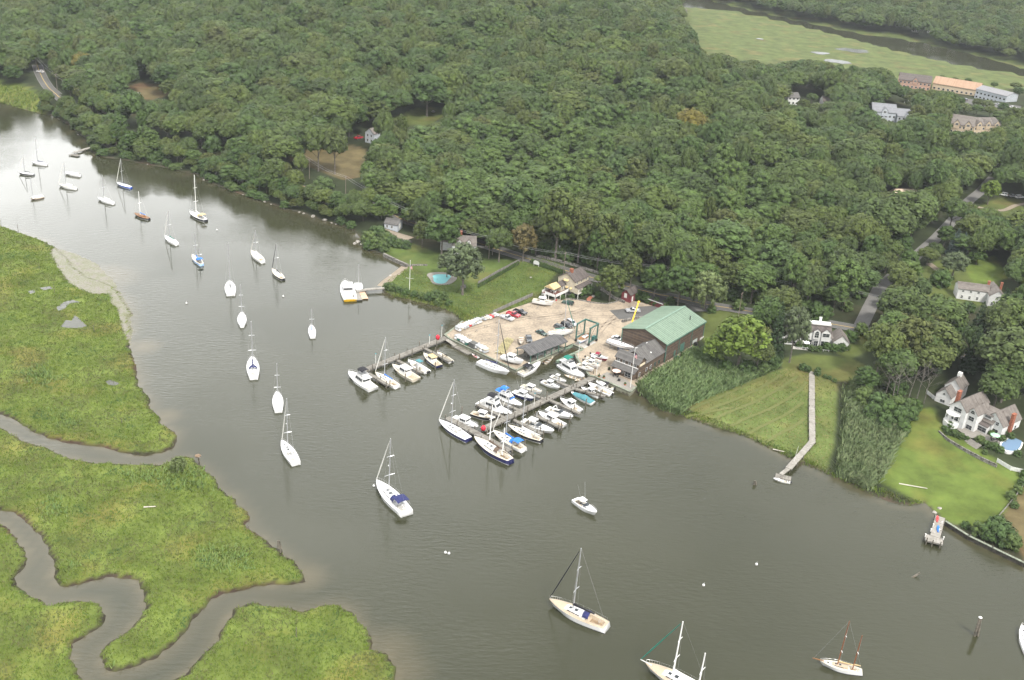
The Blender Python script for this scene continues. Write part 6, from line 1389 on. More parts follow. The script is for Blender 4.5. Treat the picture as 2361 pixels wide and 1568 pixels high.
px_, py_ = proj(mp_all[:, 0], mp_all[:, 1], np.full(len(mp_all), .6)); mp_all = mp_all[(px_ > -120) & (py_ < 1680)]
mp_all = mp_all[H(mp_all[:, 0], mp_all[:, 1]) > .42]
blades('marsh_grass', mp_all, .42, .21, MARSHM, 'yellow-green salt marsh grass on the low islands', 'marsh grass', 3, 1.0, .3, PUD+[MUDW])
tall = [p_ for p_ in [[(480, 1075), (400, 1065), (300, 1080), (240, 1090), (330, 1130), (420, 1140), (500, 1150), (497, 1110)], [(440, 1270), (500, 1240), (590, 1265), (600, 1320), (520, 1330), (440, 1310)], [(130, 1290), (190, 1285), (200, 1320), (135, 1335)], [(236, 1495), (265, 1490), (262, 1545), (240, 1535)], [(110, 940), (180, 935), (195, 985), (120, 1000)], [(20, 860), (100, 830), (170, 870), (90, 905)], [(360, 670), (370, 660), (375, 668), (366, 675)], [(215, 690), (255, 680), (262, 700), (220, 708)], [(70, 1150), (160, 1130), (170, 1200), (90, 1200)]]]
tp = np.concatenate([rand_in(np.array([at(*q_, .6)[:2] for q_ in p_]), 2.2) for p_ in tall]); tp = tp[np.max([sdf(p_, tp[:, 0], tp[:, 1]) for p_ in MPOLY], 0) > .6]
TREED = ground_mat('tall_marsh_blades', [(.3, (.085, .14, .045)), (.5, (.115, .17, .05)), (.7, (.15, .18, .06))], 7, .7, .5, .9, 0, .25)
tp = tp[rng.uniform(0, 1, len(tp)) < np.clip(np.max([sdf(np.array([at(*q_, .6)[:2] for q_ in p_]), tp[:, 0], tp[:, 1]) for p_ in tall], 0)/5, .05, .8)]
blades('tall_marsh_reed', tp, .95, .26, TREED, 'taller bluish green reed patches in the salt marsh', 'reeds', 3, .9, .35)
RA = [(1470, 894), (1500, 868), (1545, 846), (1600, 808), (1640, 832), (1700, 862), (1792, 848), (1745, 872), (1660, 906), (1592, 936), (1572, 958), (1535, 950), (1510, 938), (1487, 915)]
RB = [(1945, 905), (1972, 878), (2000, 905), (2010, 960), (2050, 985), (2090, 1000), (2062, 1040), (2032, 1100), (2006, 1132), (1975, 1118), (1928, 1098), (1936, 1040), (1945, 980)]
blades('reed_bed', rand_in(np.array([on(*q_)[:2] for q_ in RA]), 5.5, 0), 2.5, .34, REEDM, 'dense green reed bed beside the boat shed and flagpole', 'reeds', 3, .85, .4)
blades('reed_bed', rand_in(np.array([on(*q_)[:2] for q_ in RB]), 4.5, 0), 2.3, .34, REEDB, 'tall greyish reed bed between boardwalk and big lawn', 'reeds', 3, .85, .4)
FS = [(905, 684), (940, 690), (985, 701), (1010, 707), (1035, 716), (1055, 727), (1068, 740), (1090, 732), (1060, 712), (1030, 700), (990, 690), (950, 682), (915, 676)]
blades('shore_grass', rand_in(np.array([on(*q_)[:2] for q_ in FS]), 4, 0), 1.1, .2, FIELDM, 'rank yellow-green grass along the shore of the field', 'grass', 3, .6, .3)
FE = [(1478, 905), (1510, 942), (1570, 961), (1660, 989), (1760, 1026), (1830, 1061), (1925, 1101), (2010, 1141), (2100, 1166), (2130, 1158), (2060, 1138), (1990, 1112), (1925, 1085), (1850, 1055), (1760, 1012), (1660, 972), (1575, 940), (1500, 915)]
blades('shore_grass', rand_in(np.array([on(*q_)[:2] for q_ in FE]), 4, 0), .6, .2, MARSHM, 'low marsh grass fringe below the hay field and boardwalk', 'grass', 3, .8, .3)
FL = [(0, 197), (50, 202), (88, 222), (100, 262), (80, 258), (45, 249), (0, 236), (-60, 220)]
blades('shore_grass', rand_in(np.array([on(*q_)[:2] for q_ in FL]), .9, 0), 1.2, .5, FIELDM, 'reedy fringe below the road at the upper left shore', 'grass', 3, .6, .4)
blades('field_grass', rand_in(np.array([on(*q_)[:2] for q_ in P_LAWN[0][1]]), 1.6, .3), .35, .3, FIELDM, 'rough grass of the fenced field beside the yard', 'grass', 3, .9, .4)
blades('hay_grass', rand_in(np.array([on(*q_)[:2] for q_ in P_LAWN[3][1]]), 1.8, .3), .3, .28, HAYM, 'cut hay in strips on the field beside the boardwalk', 'grass', 3, .9, .35)

# ------------------------------------------------------------------ single trees one can point at
def one(kind, i, base, top, rpx, label, nm=None, group=None, gz=None):
    b_ = on(*base); h = height_of(b_, base[0], top); D_ = math.dist(b_, (0, 0, CAM_H)); return tree(kind, i, b_, rpx*D_/FPX/5.2, h/15, label, group, nm or 'broadleaf_tree')
for a in [('maple', 0, (1018, 588), 494, 43, 'big dome-shaped deep green tree beside the pool house'), ('olive', 0, (973, 572), 507, 24, 'small olive-green tree by the cottage drive'), ('silver', 0, (1066, 680), 558, 50, 'large grey-green tree leaning over the swimming pool'), ('silver', 1, (1030, 640), 580, 26, 'grey-green side tree between pool and pool house'),
 ('oak', 0, (1150, 604), 525, 30, 'dark tree at the top of the pool property'), ('rust', 0, (1205, 603), 515, 33, 'rusty brown tree beside the road'), ('olive', 1, (1280, 598), 430, 56, 'tallest olive-green plane tree behind the road'), ('olive', 2, (1332, 606), 478, 38, 'olive-green plane tree right of the tallest one'), ('olive', 0, (1394, 622), 484, 47, 'broad olive-green plane tree above the cream house'),
 ('bright', 0, (1188, 535), 422, 34, 'yellow-green tree left of the tallest plane tree'), ('maple', 1, (1466, 562), 466, 40, 'dark dome-shaped tree standing alone in the wood edge'), ('olive', 1, (1405, 694), 610, 38, 'bright olive tree between the cream house and the red shed'), ('olive', 2, (1452, 668), 582, 26, 'olive tree behind the red shed'),
 ('maple', 2, (1506, 697), 607, 31, 'dense green tree right of the red shed'), ('maple', 0, (1562, 708), 612, 40, 'broad green tree above the red garage'), ('bright', 1, (1700, 852), 728, 64, 'big yellow-green tree right of the boat shed'), ('bright', 2, (1650, 845), 770, 38, 'lower yellow-green tree against the boat shed'), ('oak', 1, (1758, 812), 684, 36, 'dark tree between the big yellow-green tree and the white house'), ('hemlock', 0, (1780, 838), 690, 34, 'dark conifer left of the white house'), ('oak', 2, (1742, 862), 780, 30, 'dark green tree at the reed bed edge'),
 ('silver', 2, (1820, 836), 702, 36, 'thin pale-trunked tree in front of the white house'), ('oak', 0, (2065, 778), 662, 50, 'big oak at the road junction'), ('olive', 0, (2140, 800), 722, 36, 'olive tree behind the junction oak'), ('bright', 0, (2276, 472), 414, 22, 'yellow-green tree beside the side road'), ('oak', 1, (2188, 530), 456, 27, 'dark oak leaning over the side road'), ('maple', 1, (2236, 548), 482, 28, 'dark maple beside the side road'),
 ('oak', 2, (2136, 612), 572, 21, 'small oak at the bend of the side road'), ('silver', 0, (2194, 642), 580, 32, 'sparse grey tree by the white farmhouse drive'), ('olive', 1, (2142, 856), 742, 60, 'big light green tree above the garage of the white mansion'), ('maple', 2, (1990, 908), 846, 29, 'dark round tree at the corner of the upper lawn'), ('oak', 0, (2288, 948), 862, 40, 'round oak in the forecourt of the white mansion'),
 ('maple', 0, (805, 314), 220, 44, 'large deep green tree behind the grey house on the hill'), ('maple', 1, (984, 268), 168, 46, 'large green tree at the small hill clearing'), ('oak', 1, (734, 395), 288, 30, 'oak with pale trunk in the brown clearing'), ('oak', 2, (772, 402), 290, 28, 'second pale-trunked oak in the brown clearing'), ('oak', 0, (690, 382), 292, 32, 'leftmost oak of the brown clearing'), ('bright', 1, (195, 252), 221, 13, 'small yellow-green tree on the upper left bank'), ('purple', 0, (108, 62), 22, 19, 'dark purple beech far away at the upper left'), ('purple', 1, (771, 262), 236, 11, 'small purple tree in the hillside wood'), ('oak', 1, (2100, 745), 690, 30, 'oak behind the junction'), ('oak', 2, (2110, 700), 640, 26, 'oak on the lawn edge by the side road'), ('maple', 1, (1880, 768), 705, 24, 'green tree at the gate of the white house')]: one(*a)
one('willow', 0, (1624, 714), 624, 39, 'pale green weeping willow beside the road', 'willow_tree')
for a in [('spruce', 0, (2196, 590), 524, 24, 'blue spruce beside the side road'), ('spruce', 1, (2214, 593), 533, 20, 'smaller blue spruce beside its twin'), ('hemlock', 1, (2240, 805), 690, 34, 'dark hemlock left of the tall group above the mansion'), ('hemlock', 2, (2286, 800), 656, 34, 'tallest dark hemlock above the mansion'), ('hemlock', 0, (2325, 795), 690, 34, 'dark hemlock near the right border'), ('hemlock', 1, (2232, 860), 745, 34, 'dark hemlock behind the garage'), ('hemlock', 2, (2275, 862), 750, 34, 'dark hemlock behind the mansion forecourt'), ('hemlock', 0, (2335, 855), 742, 38, 'broad dark hemlock at the right border'), ('hemlock', 1, (2153, 862), 768, 24, 'thin grey conifer before the light green tree')]: one(*a, 'conifer_tree')
for i, (bx, by, ty) in enumerate([(2086, 945, 828), (2052, 945, 850), (2040, 915, 838), (2112, 925, 840), (2066, 925, 835), (2130, 930, 850)]):
    b_ = on(bx, by); h = height_of(b_, bx, ty)*1.45; e = empty('bare_tree', b_, rnd.uniform(0, 6), ['tallest bare grey tree in the thicket by the mansion', 'bare grey tree with forked top in the thicket', 'bare tree next to the dark round tree', 'bare tree nearest the garage', 'thin bare tree in the middle of the thicket', 'low bare tree at the lawn edge'][i], 'tree', 'bare trees in the thicket')
    trunk_mb(h, .17, 40+i, .08, 6, .34, True).build('trunk', mat('grey_bark', (.14, .128, .112), .9, var=.3), e)
for j, (bx, by, ty, r_) in enumerate([(1085, 560, 505, 26), (1120, 570, 515, 26), (1060, 548, 490, 28), (1020, 540, 480, 28), (960, 512, 452, 28), (925, 500, 440, 26), (990, 528, 470, 26), (880, 505, 446, 24), (1108, 548, 488, 26), (1165, 560, 505, 26), (1235, 588, 540, 20), (1135, 588, 540, 20), (1040, 566, 515, 18), (900, 515, 468, 20), (940, 520, 478, 20)]): one(['oak', 'locust', 'maple'][j % 3], j % 3, (bx, by), ty, r_, '%s tree of the row above the pool property' % ['dark rounded', 'pale feathery', 'deep green'][j % 3], group='trees above the pool property')
for j, (bx, by, ty, r_) in enumerate([(2062, 668, 602, 24), (2088, 640, 576, 24), (2060, 720, 655, 30), (2090, 660, 600, 30), (2150, 600, 560, 18), (2175, 570, 520, 22), (2225, 515, 465, 24), (2150, 480, 425, 26), (2100, 545, 490, 26), (2070, 590, 535, 28), (2040, 630, 580, 26), (2245, 560, 505, 28), (2270, 540, 480, 28), (2300, 560, 500, 28), (2330, 600, 540, 26), (2340, 560, 500, 30), (2345, 640, 590, 24), (2250, 610, 575, 20), (2080, 800, 745, 30), (2180, 745, 690, 26), (2050, 830, 780, 26), (2200, 800, 740, 28), (2350, 720, 660, 30), (2320, 730, 680, 28)]): one(['oak', 'maple', 'olive', 'locust'][j % 4], j % 3, (bx, by), ty, r_, '%s tree among the right-hand houses' % ['dark rounded', 'deep green', 'olive', 'pale feathery'][j % 4], group='trees among the right-hand houses')
# trees of the wooded bank, and undergrowth at the foot of the wood
SW = [at(*q_)[:2] for q_ in SHORE_W[4:28]]; nb_ = 0
for a, b_ in zip(SW[:-1], SW[1:]):
    d = b_-a; l = math.hypot(*d); n_ = np.array([-d[1], d[0]])/l
    if n_[1] < 0: n_ = -n_
    for off, st, hm in ((2.4, 3.6, 6.0), (6.0, 4.2, 9.5), (10.0, 5.0, 11.5), (14.5, 5.4, 12.5), (19, 6, 13)):
        for i in range(max(1, int(l/st))):
            q_ = a+d*((i+rnd.uniform(.1, .9))/max(1, int(l/st)))+n_*(off+rnd.uniform(-1.2, 1.2)); z = float(H(*q_)); r_ = rnd.uniform(.75, 1.2); h = hm*rnd.uniform(.8, 1.25)
            if not hidden_ok(np.array([q_[0]]), np.array([q_[1]]), np.array([z]), h, 3.5*r_)[0] or float(road_dist(*q_)) < 3.3: continue
            k_ = rnd.choice(['oak', 'oak', 'oak', 'maple', 'olive', 'locust', 'shrub']) if off > 3 else rnd.choice(['shrub', 'shrub', 'oak', 'olive'])
            sc_ = r_*(4.3 if off > 3 else 3.0)/(5.2 if k_ != 'shrub' else 2.0)
            tree(k_, rnd.randrange(3), (q_[0], q_[1], z-.3), sc_, (h/15 if k_ != 'shrub' else h*.62/3), ('waterside %s on the wooded river bank' % {'oak': 'oak', 'maple': 'deep green tree', 'olive': 'olive-toned tree', 'locust': 'feathery tree', 'shrub': 'bush'}[k_]), 'trees and bushes of the river bank', None if k_ == 'shrub' else 'broadleaf_tree', trunk=off > 3); nb_ += 1
print('bank', nb_)
def shrub(px, py, rpx, label, group=None, kind=None, hk=.8, i=None):
    b_ = on(px, py); D_ = math.dist(b_, (0, 0, CAM_H)); r_ = rpx*D_/FPX; return tree('shrub', rnd.randrange(3) if i is None else i, (b_[0], b_[1], b_[2]-.1), r_/2.0, r_*hk/1.5, label, group)
for t_, lst in {'bush in the thick mass below the cottage drive': [(850, 560, 20), (872, 548, 20), (866, 572, 18), (890, 560, 18), (905, 566, 16), (885, 578, 15), (920, 570, 14), (936, 572, 13), (850, 575, 14), (862, 545, 14)],
 'bush on the bank below the pool lawn': [(892, 666, 11), (905, 670, 12), (920, 674, 10), (935, 680, 11), (955, 684, 10), (972, 690, 12), (990, 693, 14), (1005, 690, 15), (1022, 690, 13), (1010, 702, 11), (1035, 704, 10)],
 'bush in the garden below the cream house': [(1342, 680, 13), (1358, 676, 14), (1378, 683, 8), (1470, 688, 14), (1496, 700, 12), (1514, 704, 13), (1532, 708, 11), (1486, 690, 12), (1318, 688, 8), (1296, 690, 8), (1545, 700, 12), (1440, 690, 8)],
 'bush in front of the white house': [(1842, 800, 9), (1858, 803, 8), (1872, 808, 9), (1887, 809, 9), (1905, 806, 12), (1922, 809, 12), (1938, 808, 12), (1952, 806, 9), (1960, 786, 17), (1985, 770, 17)],
 'clipped bush at the head of the boardwalk': [(1886, 856, 7), (1884, 864, 9), (1902, 871, 6), (1912, 874, 6), (1924, 880, 6), (1850, 852, 10), (1862, 856, 9)],
 'bush of the thicket beside the tall grey reeds': [(1990, 930, 26), (2020, 945, 28), (2045, 960, 26), (2075, 975, 26), (2060, 945, 24), (2090, 950, 22), (2010, 965, 24), (2040, 985, 22), (2080, 998, 18), (1985, 895, 18), (2110, 945, 16), (2095, 965, 20), (2068, 905, 22), (2040, 890, 20)],
 'bush on the terrace bank of the white mansion': [(2185, 1000, 9), (2200, 1005, 10), (2214, 1010, 9), (2176, 990, 7), (2190, 985, 9), (2230, 1014, 6), (2258, 1022, 12), (2275, 1030, 10), (2290, 1035, 11), (2305, 1042, 10), (2270, 1046, 7), (2230, 985, 7), (2285, 1003, 8), (2318, 998, 10), (2330, 1010, 9), (2310, 1016, 9), (2345, 1050, 9)],
 'bush at the corner of the seawall by the right border': [(2258, 1232, 20), (2282, 1240, 26), (2310, 1250, 28), (2330, 1262, 22), (2225, 1216, 10), (2300, 1225, 24)],
 'hedge bush along the right border of the big lawn': [(2330, 1150, 12), (2345, 1135, 12), (2356, 1118, 12), (2338, 1170, 10), (2361, 1100, 12)],
 'round bush on the farmhouse lawn': [(2166, 658, 24), (2160, 700, 16), (2190, 718, 16), (2230, 720, 16), (2150, 760, 16)],
 'undergrowth bush at the wood edge above the road': [(1660, 692, 16), (1690, 690, 18), (1720, 694, 16), (1750, 700, 18), (1790, 706, 18), (1822, 712, 20), (1850, 716, 20), (1880, 722, 18), (1905, 728, 16), (1703, 714, 16), (1640, 720, 12), (1950, 715, 16)],
 'bush among the trees right of the boat shed': [(1648, 838, 22), (1672, 858, 20), (1720, 862, 22), (1752, 858, 20), (1632, 812, 14), (1780, 845, 20)]}.items():
    for j, (px, py, r_) in enumerate(lst): shrub(px, py, r_, t_, t_.replace('bush', 'bushes', 1))
for i in range(17): shrub(1226+i*4.6, 606.5+i*1.65, 4.2, 'small conifer in the clipped row beside the road', 'row of small conifers beside the road', hk=1.5)
for i in range(26): shrub(1104+i*3.6, 662-i*2.05, 3.4, 'small conifer along the pool property fence', 'row of small conifers along the fence', hk=1.5)
one('willow', 1, (412, 1090), 1052, 17, 'lone pale bushy willow on the marsh point by the osprey platform', 'willow_shrub')
# foot of the wood along the road: fill so trunks do not stand bare
FT = [(1230, 585), (1300, 600), (1400, 632), (1500, 655), (1570, 668), (1650, 685), (1750, 698), (1850, 712), (1960, 700), (2010, 650)]
for i in range(60):
    t = rnd.uniform(0, len(FT)-1.01); k_ = int(t); f = t-k_; px, py = lerp(FT[k_][0], FT[k_+1][0], f)+rnd.uniform(-6, 6), lerp(FT[k_][1], FT[k_+1][1], f)-rnd.uniform(0, 26)
    b_ = on(px, py)
    if float(road_dist(b_[0], b_[1])) > 5: tree('shrub', rnd.randrange(3), b_, rnd.uniform(1.1, 2.1), rnd.uniform(1.3, 2.6), 'shady undergrowth bush under the trees across the road', 'undergrowth of the wood edge')

# ------------------------------------------------------------------ houses on the right bank
e = empty('white_house', (98.6, 361.6, 4.3), R(-4), 'white riverside house with arched windows and brown roofs above the boardwalk', 'house')
gable(e, 0, 6.2, 0, 8, -1.5, 3.3, 5.8, 'y', CLAPW, SHINGT, .3, .14, wn='wing_wall', rn='wing_roof')
gable(e, 7.2, 16.6, .8, 8.5, -1.5, 5.6, 7.4, 'x', CLAPW, SHINGB, .25, .14)
k = MB(); k.box((12, 4.8, 7.6), (9.2, 2.6, .5)); k.build('flat_roof_top', TRIM, e)
gable(e, 17.6, 23.2, -.6, 6.6, -1.5, 3.2, 5.8, 'y', CLAPW, SHINGT, .3, .14, wn='wing_wall', rn='wing_roof')
k = MB(); k.box((16.9, 4, 1.0), (1.6, 4.5, 5)); k.build('link_wall', CLAPW, e); k = MB(); k.hexa([(16.2, 1.6, 3.3), (17.8, 1.6, 3.3), (17.8, 6.4, 4.6), (16.2, 6.4, 4.6)], [(16.2, 1.6, 3.45), (17.8, 1.6, 3.45), (17.8, 6.4, 4.75), (16.2, 6.4, 4.75)]); k.build('link_roof', SHINGT, e)
gable(e, 10.2, 12.6, .2, 3, 3, 6.2, 7.1, 'y', CLAPW, SHINGB, .15, .1, wn='dormer_wall', rn='dormer_roof'); gable(e, 13.2, 16.2, .3, 3, .5, 6.0, 7.2, 'y', CLAPW, SHINGB, .15, .1, wn='dormer_wall', rn='dormer_roof')
for x, z, w, h, ar, fc, c_ in ((3.1, 1.4, 2.4, 1.6, True, 'y-', 0), (11.4, 4.6, 1.4, 1.8, True, 'y-', .2), (14.7, 4.9, 2.4, 1.3, False, 'y-', .3), (14.7, 1.5, 2.6, 2.0, False, 'y-', .3), (9.0, 1.4, 2.4, 1.8, False, 'y-', .8), (11.6, 1.4, 1.4, 2.0, False, 'y-', .2), (20.4, 1.3, 1.5, 2.0, True, 'y-', -.6), (22.2, 1.2, .6, 1.4, False, 'y-', -.6), (18.7, 1.2, .6, 1.4, False, 'y-', -.6)): opening(e, fc, c_, x, z, w, h, arch=ar)
chimney(e, 13, 6.5, 7, 9.0, .8, TRIM)
k = MB(); k.box((9.5, -1.6, -.2), (13, 3.4, .3)); k.build('terrace', CONC, e); k = MB()
for i in range(6): k.box((11, -3.6-.32*i, -.35-.17*i), (2.2, .34, .18))
k.build('front_steps', CONC, e)
k = MB(); k.path([(3.2, -3.2, .7), (9.8, -3.2, .7)], .05, 4); k.path([(12.2, -3.2, .7), (16, -3.2, .7)], .05, 4)
for x in (3.2, 5.4, 7.6, 9.8, 12.2, 14, 16): k.tube((x, -3.2, -.2), (x, -3.2, .8), .06, n=4)
k.build('terrace_railing', TRIM, e)
table_set(98.6+7.6, 361.6-2.0, 4.3, 'garden table under a round white parasol on the terrace', 'cwhite')
e = empty('white_mansion', (152.82, 310.5, 3.2), R(-51.3), 'large white gabled house with taupe roofs, brick chimneys and a paved pool terrace', 'house')
gable(e, 0, 7, 0, 10.8, -1, 3.9, 7.4, 'y', CLAPW, SHINGT, .3, .16, wn='wing_wall', rn='wing_roof')
gable(e, -8.6, -2.8, -6.2, 7, -1, 6.2, 8.9, 'y', CLAPW, SHINGT, .3, .16); gable(e, -3.2, .3, -4.6, 3, -1, 6.0, 7.9, 'y', CLAPW, SHINGT, .25, .14, wn='bay_wall', rn='bay_roof')
gable(e, -2.5, 4.0, -1.0, 7.5, -1, 3.6, 7.2, 'x', CLAPW, SHINGT, .25, .16, wn='link_wall', rn='link_roof')
k = MB(); k.box((1.8, -1.7, .9), (3.2, 1.6, 3.0)); k.build('sun_room', CLAPW, e); k = MB(); k.hexa([(.2, -2.7, 2.45), (3.6, -2.7, 2.45), (3.6, .2, 3.6), (.2, .2, 3.6)], [(.2, -2.7, 2.6), (3.6, -2.7, 2.6), (3.6, .2, 3.75), (.2, .2, 3.75)]); k.build('sun_room_roof', SHINGB, e)
k = MB(); k.box((1.7, .6, 5.0), (2.8, 2.2, 1.3)); k.build('dormer', CLAPW, e); k = MB(); k.hexa([(.1, -.8, 5.7), (3.3, -.8, 5.7), (3.3, 3, 6.9), (.1, 3, 6.9)], [(.1, -.8, 5.84), (3.3, -.8, 5.84), (3.3, 3, 7.04), (.1, 3, 7.04)]); k.build('dormer_roof', SHINGT, e)
k = MB(); k.tube((-6.6, -6.4, -1), (-6.6, -6.4, 1.3), 2.6, n=10); k.build('round_porch', TRIM, e); k = MB(); k.tube((-6.6, -6.4, 3.9), (-6.6, -6.4, 4.2), 2.4, n=10); k.build('balcony', TRIM, e)
k = MB()
for a in np.linspace(.2, 6.1, 9): k.tube((-6.6+2.3*math.cos(a), -6.4+2.3*math.sin(a), 1.3), (-6.6+2.3*math.cos(a), -6.4+2.3*math.sin(a), 3.9), .09, n=5)
k.build('porch_columns', TRIM, e)
for f in [('y-', 0, 4.9, 1.2, 1.8, 1.5), ('y-', 0, 5.0, 4.0, .9, 1.1), ('y-', 0, 2.2, 2.2, .9, 1.6, 'window', None, None, True, True), ('x+', 7, 6.0, 1.4, .9, 1.3), ('x+', 7, 8.2, 1.4, .9, 1.3), ('y-', -4.6, -1.45, .9, 1.9, 1.4), ('y-', -4.6, -1.45, 4.0, 1.8, 1.4), ('y-', -4.6, -1.45, 6.0, 1.4, .4, 'window', None, None, False, True), ('y-', -6.2, -5.7, 5.6, 2.6, 1.5), ('y-', -6.2, -5.7, 2.6, 2.8, 1.6), ('y-', -2.5, 1.8, 1.2, 2.8, 1.5), ('y-', -.5, 1.7, 5.1, 2.0, .7), ('x-', -8.6, -3, 4.6, .9, 1.3), ('x-', -8.6, 1, 4.6, .9, 1.3)]: opening(e, *f)
chimney(e, 7.45, 4.0, -1, 7.6, .9, BRICK, 1.5); chimney(e, -9.0, -1.5, -1, 9.6, .9, BRICK, 1.6)
e = empty('carriage_house', (142.73, 325.87, 3.8), R(-39), 'white garage with taupe roofs behind the mansion', 'garage')
gable(e, 0, 5, 0, 5.2, -1, 3.1, 5.6, 'y', CLAPW, SHINGT, .25, .14); gable(e, .6, 6.2, 5.0, 11.5, -1, 4.8, 7.6, 'y', CLAPW, SHINGT, .25, .14, wn='rear_wall', rn='rear_roof')
k = MB(); k.box((3.2, 9.6, 8.0), (1.3, 1.3, 1.5)); k.build('cupola', TRIM, e)
for f in [('y-', 0, 2.5, 1.1, 1.5, .9), ('y-', 0, 2.5, 3.5, .9, .25, 'window', None, None, False, True), ('x+', 5, 2.5, 1.0, 2.2, 1.9, 'door', TRIM)]: opening(e, *f)
e = empty('white_farmhouse', (188, 415, 6.3), R(-8), 'plain white two-storey farmhouse with grey roof and brick chimneys', 'house')
gable(e, -9, 3, -3, 3.4, -1.5, 4.8, 6.6, 'x', CLAPW, SHINGT, .25, .14); gable(e, 2.5, 8.5, -6.5, 4, -1.5, 4.6, 6.9, 'y', CLAPW, SHINGT, .25, .14, wn='wing_wall', rn='wing_roof')
for x in (-7, -4, -1): opening(e, 'y-', -3, x, 3.9, .8, .8); opening(e, 'y-', -3, x, 1.4, .8, 1.2)
for x in (4, 7): opening(e, 'y-', -6.5, x, 1.4, .8, 1.2)
opening(e, 'y-', -6.5, 5.5, 4.0, .8, 1.1); chimney(e, 3, .8, 5, 8, .9); chimney(e, 8.2, 1.5, 4.5, 7.8, .8)
simple_house('brick_house', (209, 412, 6), R(10), 7, 6, 3.0, 5.2, 'orange-sided house cut by the right border', 'house', planks('orange_board', (.35, .16, .05), (.45, .22, .08), .2, 2), SHINGT, 'x', [('y-', -3, -1.5, 1.4, 1.0, 1.2), ('y-', -3, 1.5, 1.4, 1.0, 1.2)])
simple_house('grey_cottage', (-56.6, 459.3, 2.0), R(-12), 6.2, 6.5, 2.6, 4.2, 'small grey cottage with white trim beside the river bank', 'cottage', CLAPG, SHING, 'x', [('y-', -3.25, -1.8, 1.4, .8, 1.2), ('y-', -3.25, .4, 1.4, .8, 1.2), ('x+', 3.1, 0, 1.3, 2.4, 2.0, 'door', TRIM)])
e = empty('pool_house', (-23.5, 437.5, 2.0), R(4), 'taupe-roofed white house half hidden behind the grey-green tree by the pool', 'house')
gable(e, -5, 5, -3.5, 4, -1, 3.6, 6.6, 'x', CLAPW, SHINGT, .3, .15); gable(e, -10, -4.8, 1, 6, -1, 3.2, 5.4, 'x', CLAPW, SHINGT, .25, .14, wn='wing_wall', rn='wing_roof'); chimney(e, -1.5, 1.5, 6, 8, 1.0)
for x in (-3.4, -1.8, -.2): opening(e, 'y-', -3.5, x, 1.2, 1.0, 1.9)
opening(e, 'y-', -3.5, 2.4, 1.4, 1.2, 1.5)
for x in (-2, 2): gable(e, x-.8, x+.8, -2.9, -.5, 3.8, 5.0, 5.8, 'y', CLAPW, SHINGT, .12, .1, wn='dormer_wall', rn='dormer_roof'); opening(e, 'y-', -2.9, x, 4.6, .7, .8)
e = simple_house('hill_house', (-82, 573, float(H(-82., 573.))), R(-30), 6, 8, 5.2, 7.6, 'tall grey house with light roof and chimney alone on the wooded hill', 'house', CLAPG, SHINGT, 'y', [('y-', -4, -1.2, 3.9, .9, 1.4), ('y-', -4, 1.2, 3.9, .9, 1.4), ('y-', -4, -1.2, 1.2, .9, 1.4), ('y-', -4, 1.2, 1.2, .9, 1.4)], [(2.0, 2)])
c_ = on(2080, 462); simple_house('ranch_house', c_, R(12), 12, 9, 3.0, 6.0, 'low house with a pale tan roof in the trees by the side road', 'house', CLAPT, planks('pale_tan_shingle', (.42, .33, .25), (.54, .44, .34), .3, 1), 'x', [], [])
# far town
for j, (bx, by, ty, r_) in enumerate([(2160, 236, 212, 12), (2210, 246, 222, 12), (2250, 250, 226, 12), (2275, 254, 230, 12), (2020, 312, 276, 16), (2050, 312, 280, 15), (2110, 312, 276, 15), (2195, 336, 306, 14), (2250, 334, 306, 12), (2290, 336, 306, 14), (2060, 216, 190, 14), (2085, 222, 198, 13), (2120, 226, 203, 13), (2150, 232, 208, 14), (2172, 238, 214, 13), (2195, 240, 216, 12), (2140, 262, 232, 18), (2165, 275, 240, 20), (2185, 262, 225, 18), (2125, 300, 262, 18), (2150, 305, 268, 18), (2172, 300, 262, 16), (2000, 300, 262, 18), (2030, 302, 272, 14), (2075, 305, 276, 14), (2095, 302, 274, 12), (1985, 275, 240, 18), (2200, 330, 300, 14), (2230, 335, 305, 14), (2265, 332, 302, 14), (2320, 300, 264, 18), (2345, 290, 255, 18), (2335, 330, 296, 16), (2220, 262, 236, 14), (2250, 266, 240, 14), (2280, 272, 244, 14), (2310, 262, 236, 13), (1850, 262, 228, 18), (1880, 268, 236, 18), (1930, 268, 236, 18), (1870, 240, 215, 13), (2345, 225, 200, 13), (2200, 196, 178, 10), (2170, 190, 172, 9), (2290, 206, 188, 10), (2340, 210, 190, 12), (2230, 196, 180, 9)]): one(['oak', 'maple', 'olive', 'willow', 'locust'][j % 5], j % 3, (bx, by), ty, r_, '%s tree between the far shops, inn and offices' % ['dark rounded', 'deep green', 'olive', 'pale drooping', 'pale feathery'][j % 5], group='trees among the far buildings')
SHOPR = planks('peach_roof', (.27, .175, .115), (.33, .225, .155), .8, 0); FLATR = mat('flat_grey_roof', (.2, .2, .21), .9); LOT = ASPH
def blk(nm, l, r_, dep, ez, rz_, label, cat, wm, rm, ax='x', nw=6, group=None, storeys=2, gables=0):
    a, b_ = on(*l), on(*r_); d = b_-a; w = math.hypot(d[0], d[1]); z = min(a[2], b_[2]); e = empty(nm, (a[0], a[1], z), math.atan2(d[1], d[0]), label, cat, group)
    gable(e, 0, w, 0, dep, -2.5, ez, rz_, ax, wm, rm, .4, .2)
    for s_ in range(storeys):
        for i in range(nw): opening(e, 'y-', 0, w*(i+.5)/nw, 1.5+s_*2.9, w/nw*.45, 1.3, mull=False)
    for i in range(gables): x = w*(i+.5)/gables; gable(e, x-1.8, x+1.8, -.4, dep*.45, ez-2.5, ez+.9, ez+2.8, 'y', wm, rm, .2, .12, wn='dormer_wall', rn='dormer_roof'); opening(e, 'y-', -.4, x, ez+.2, 1.6, 1.2)
    return e
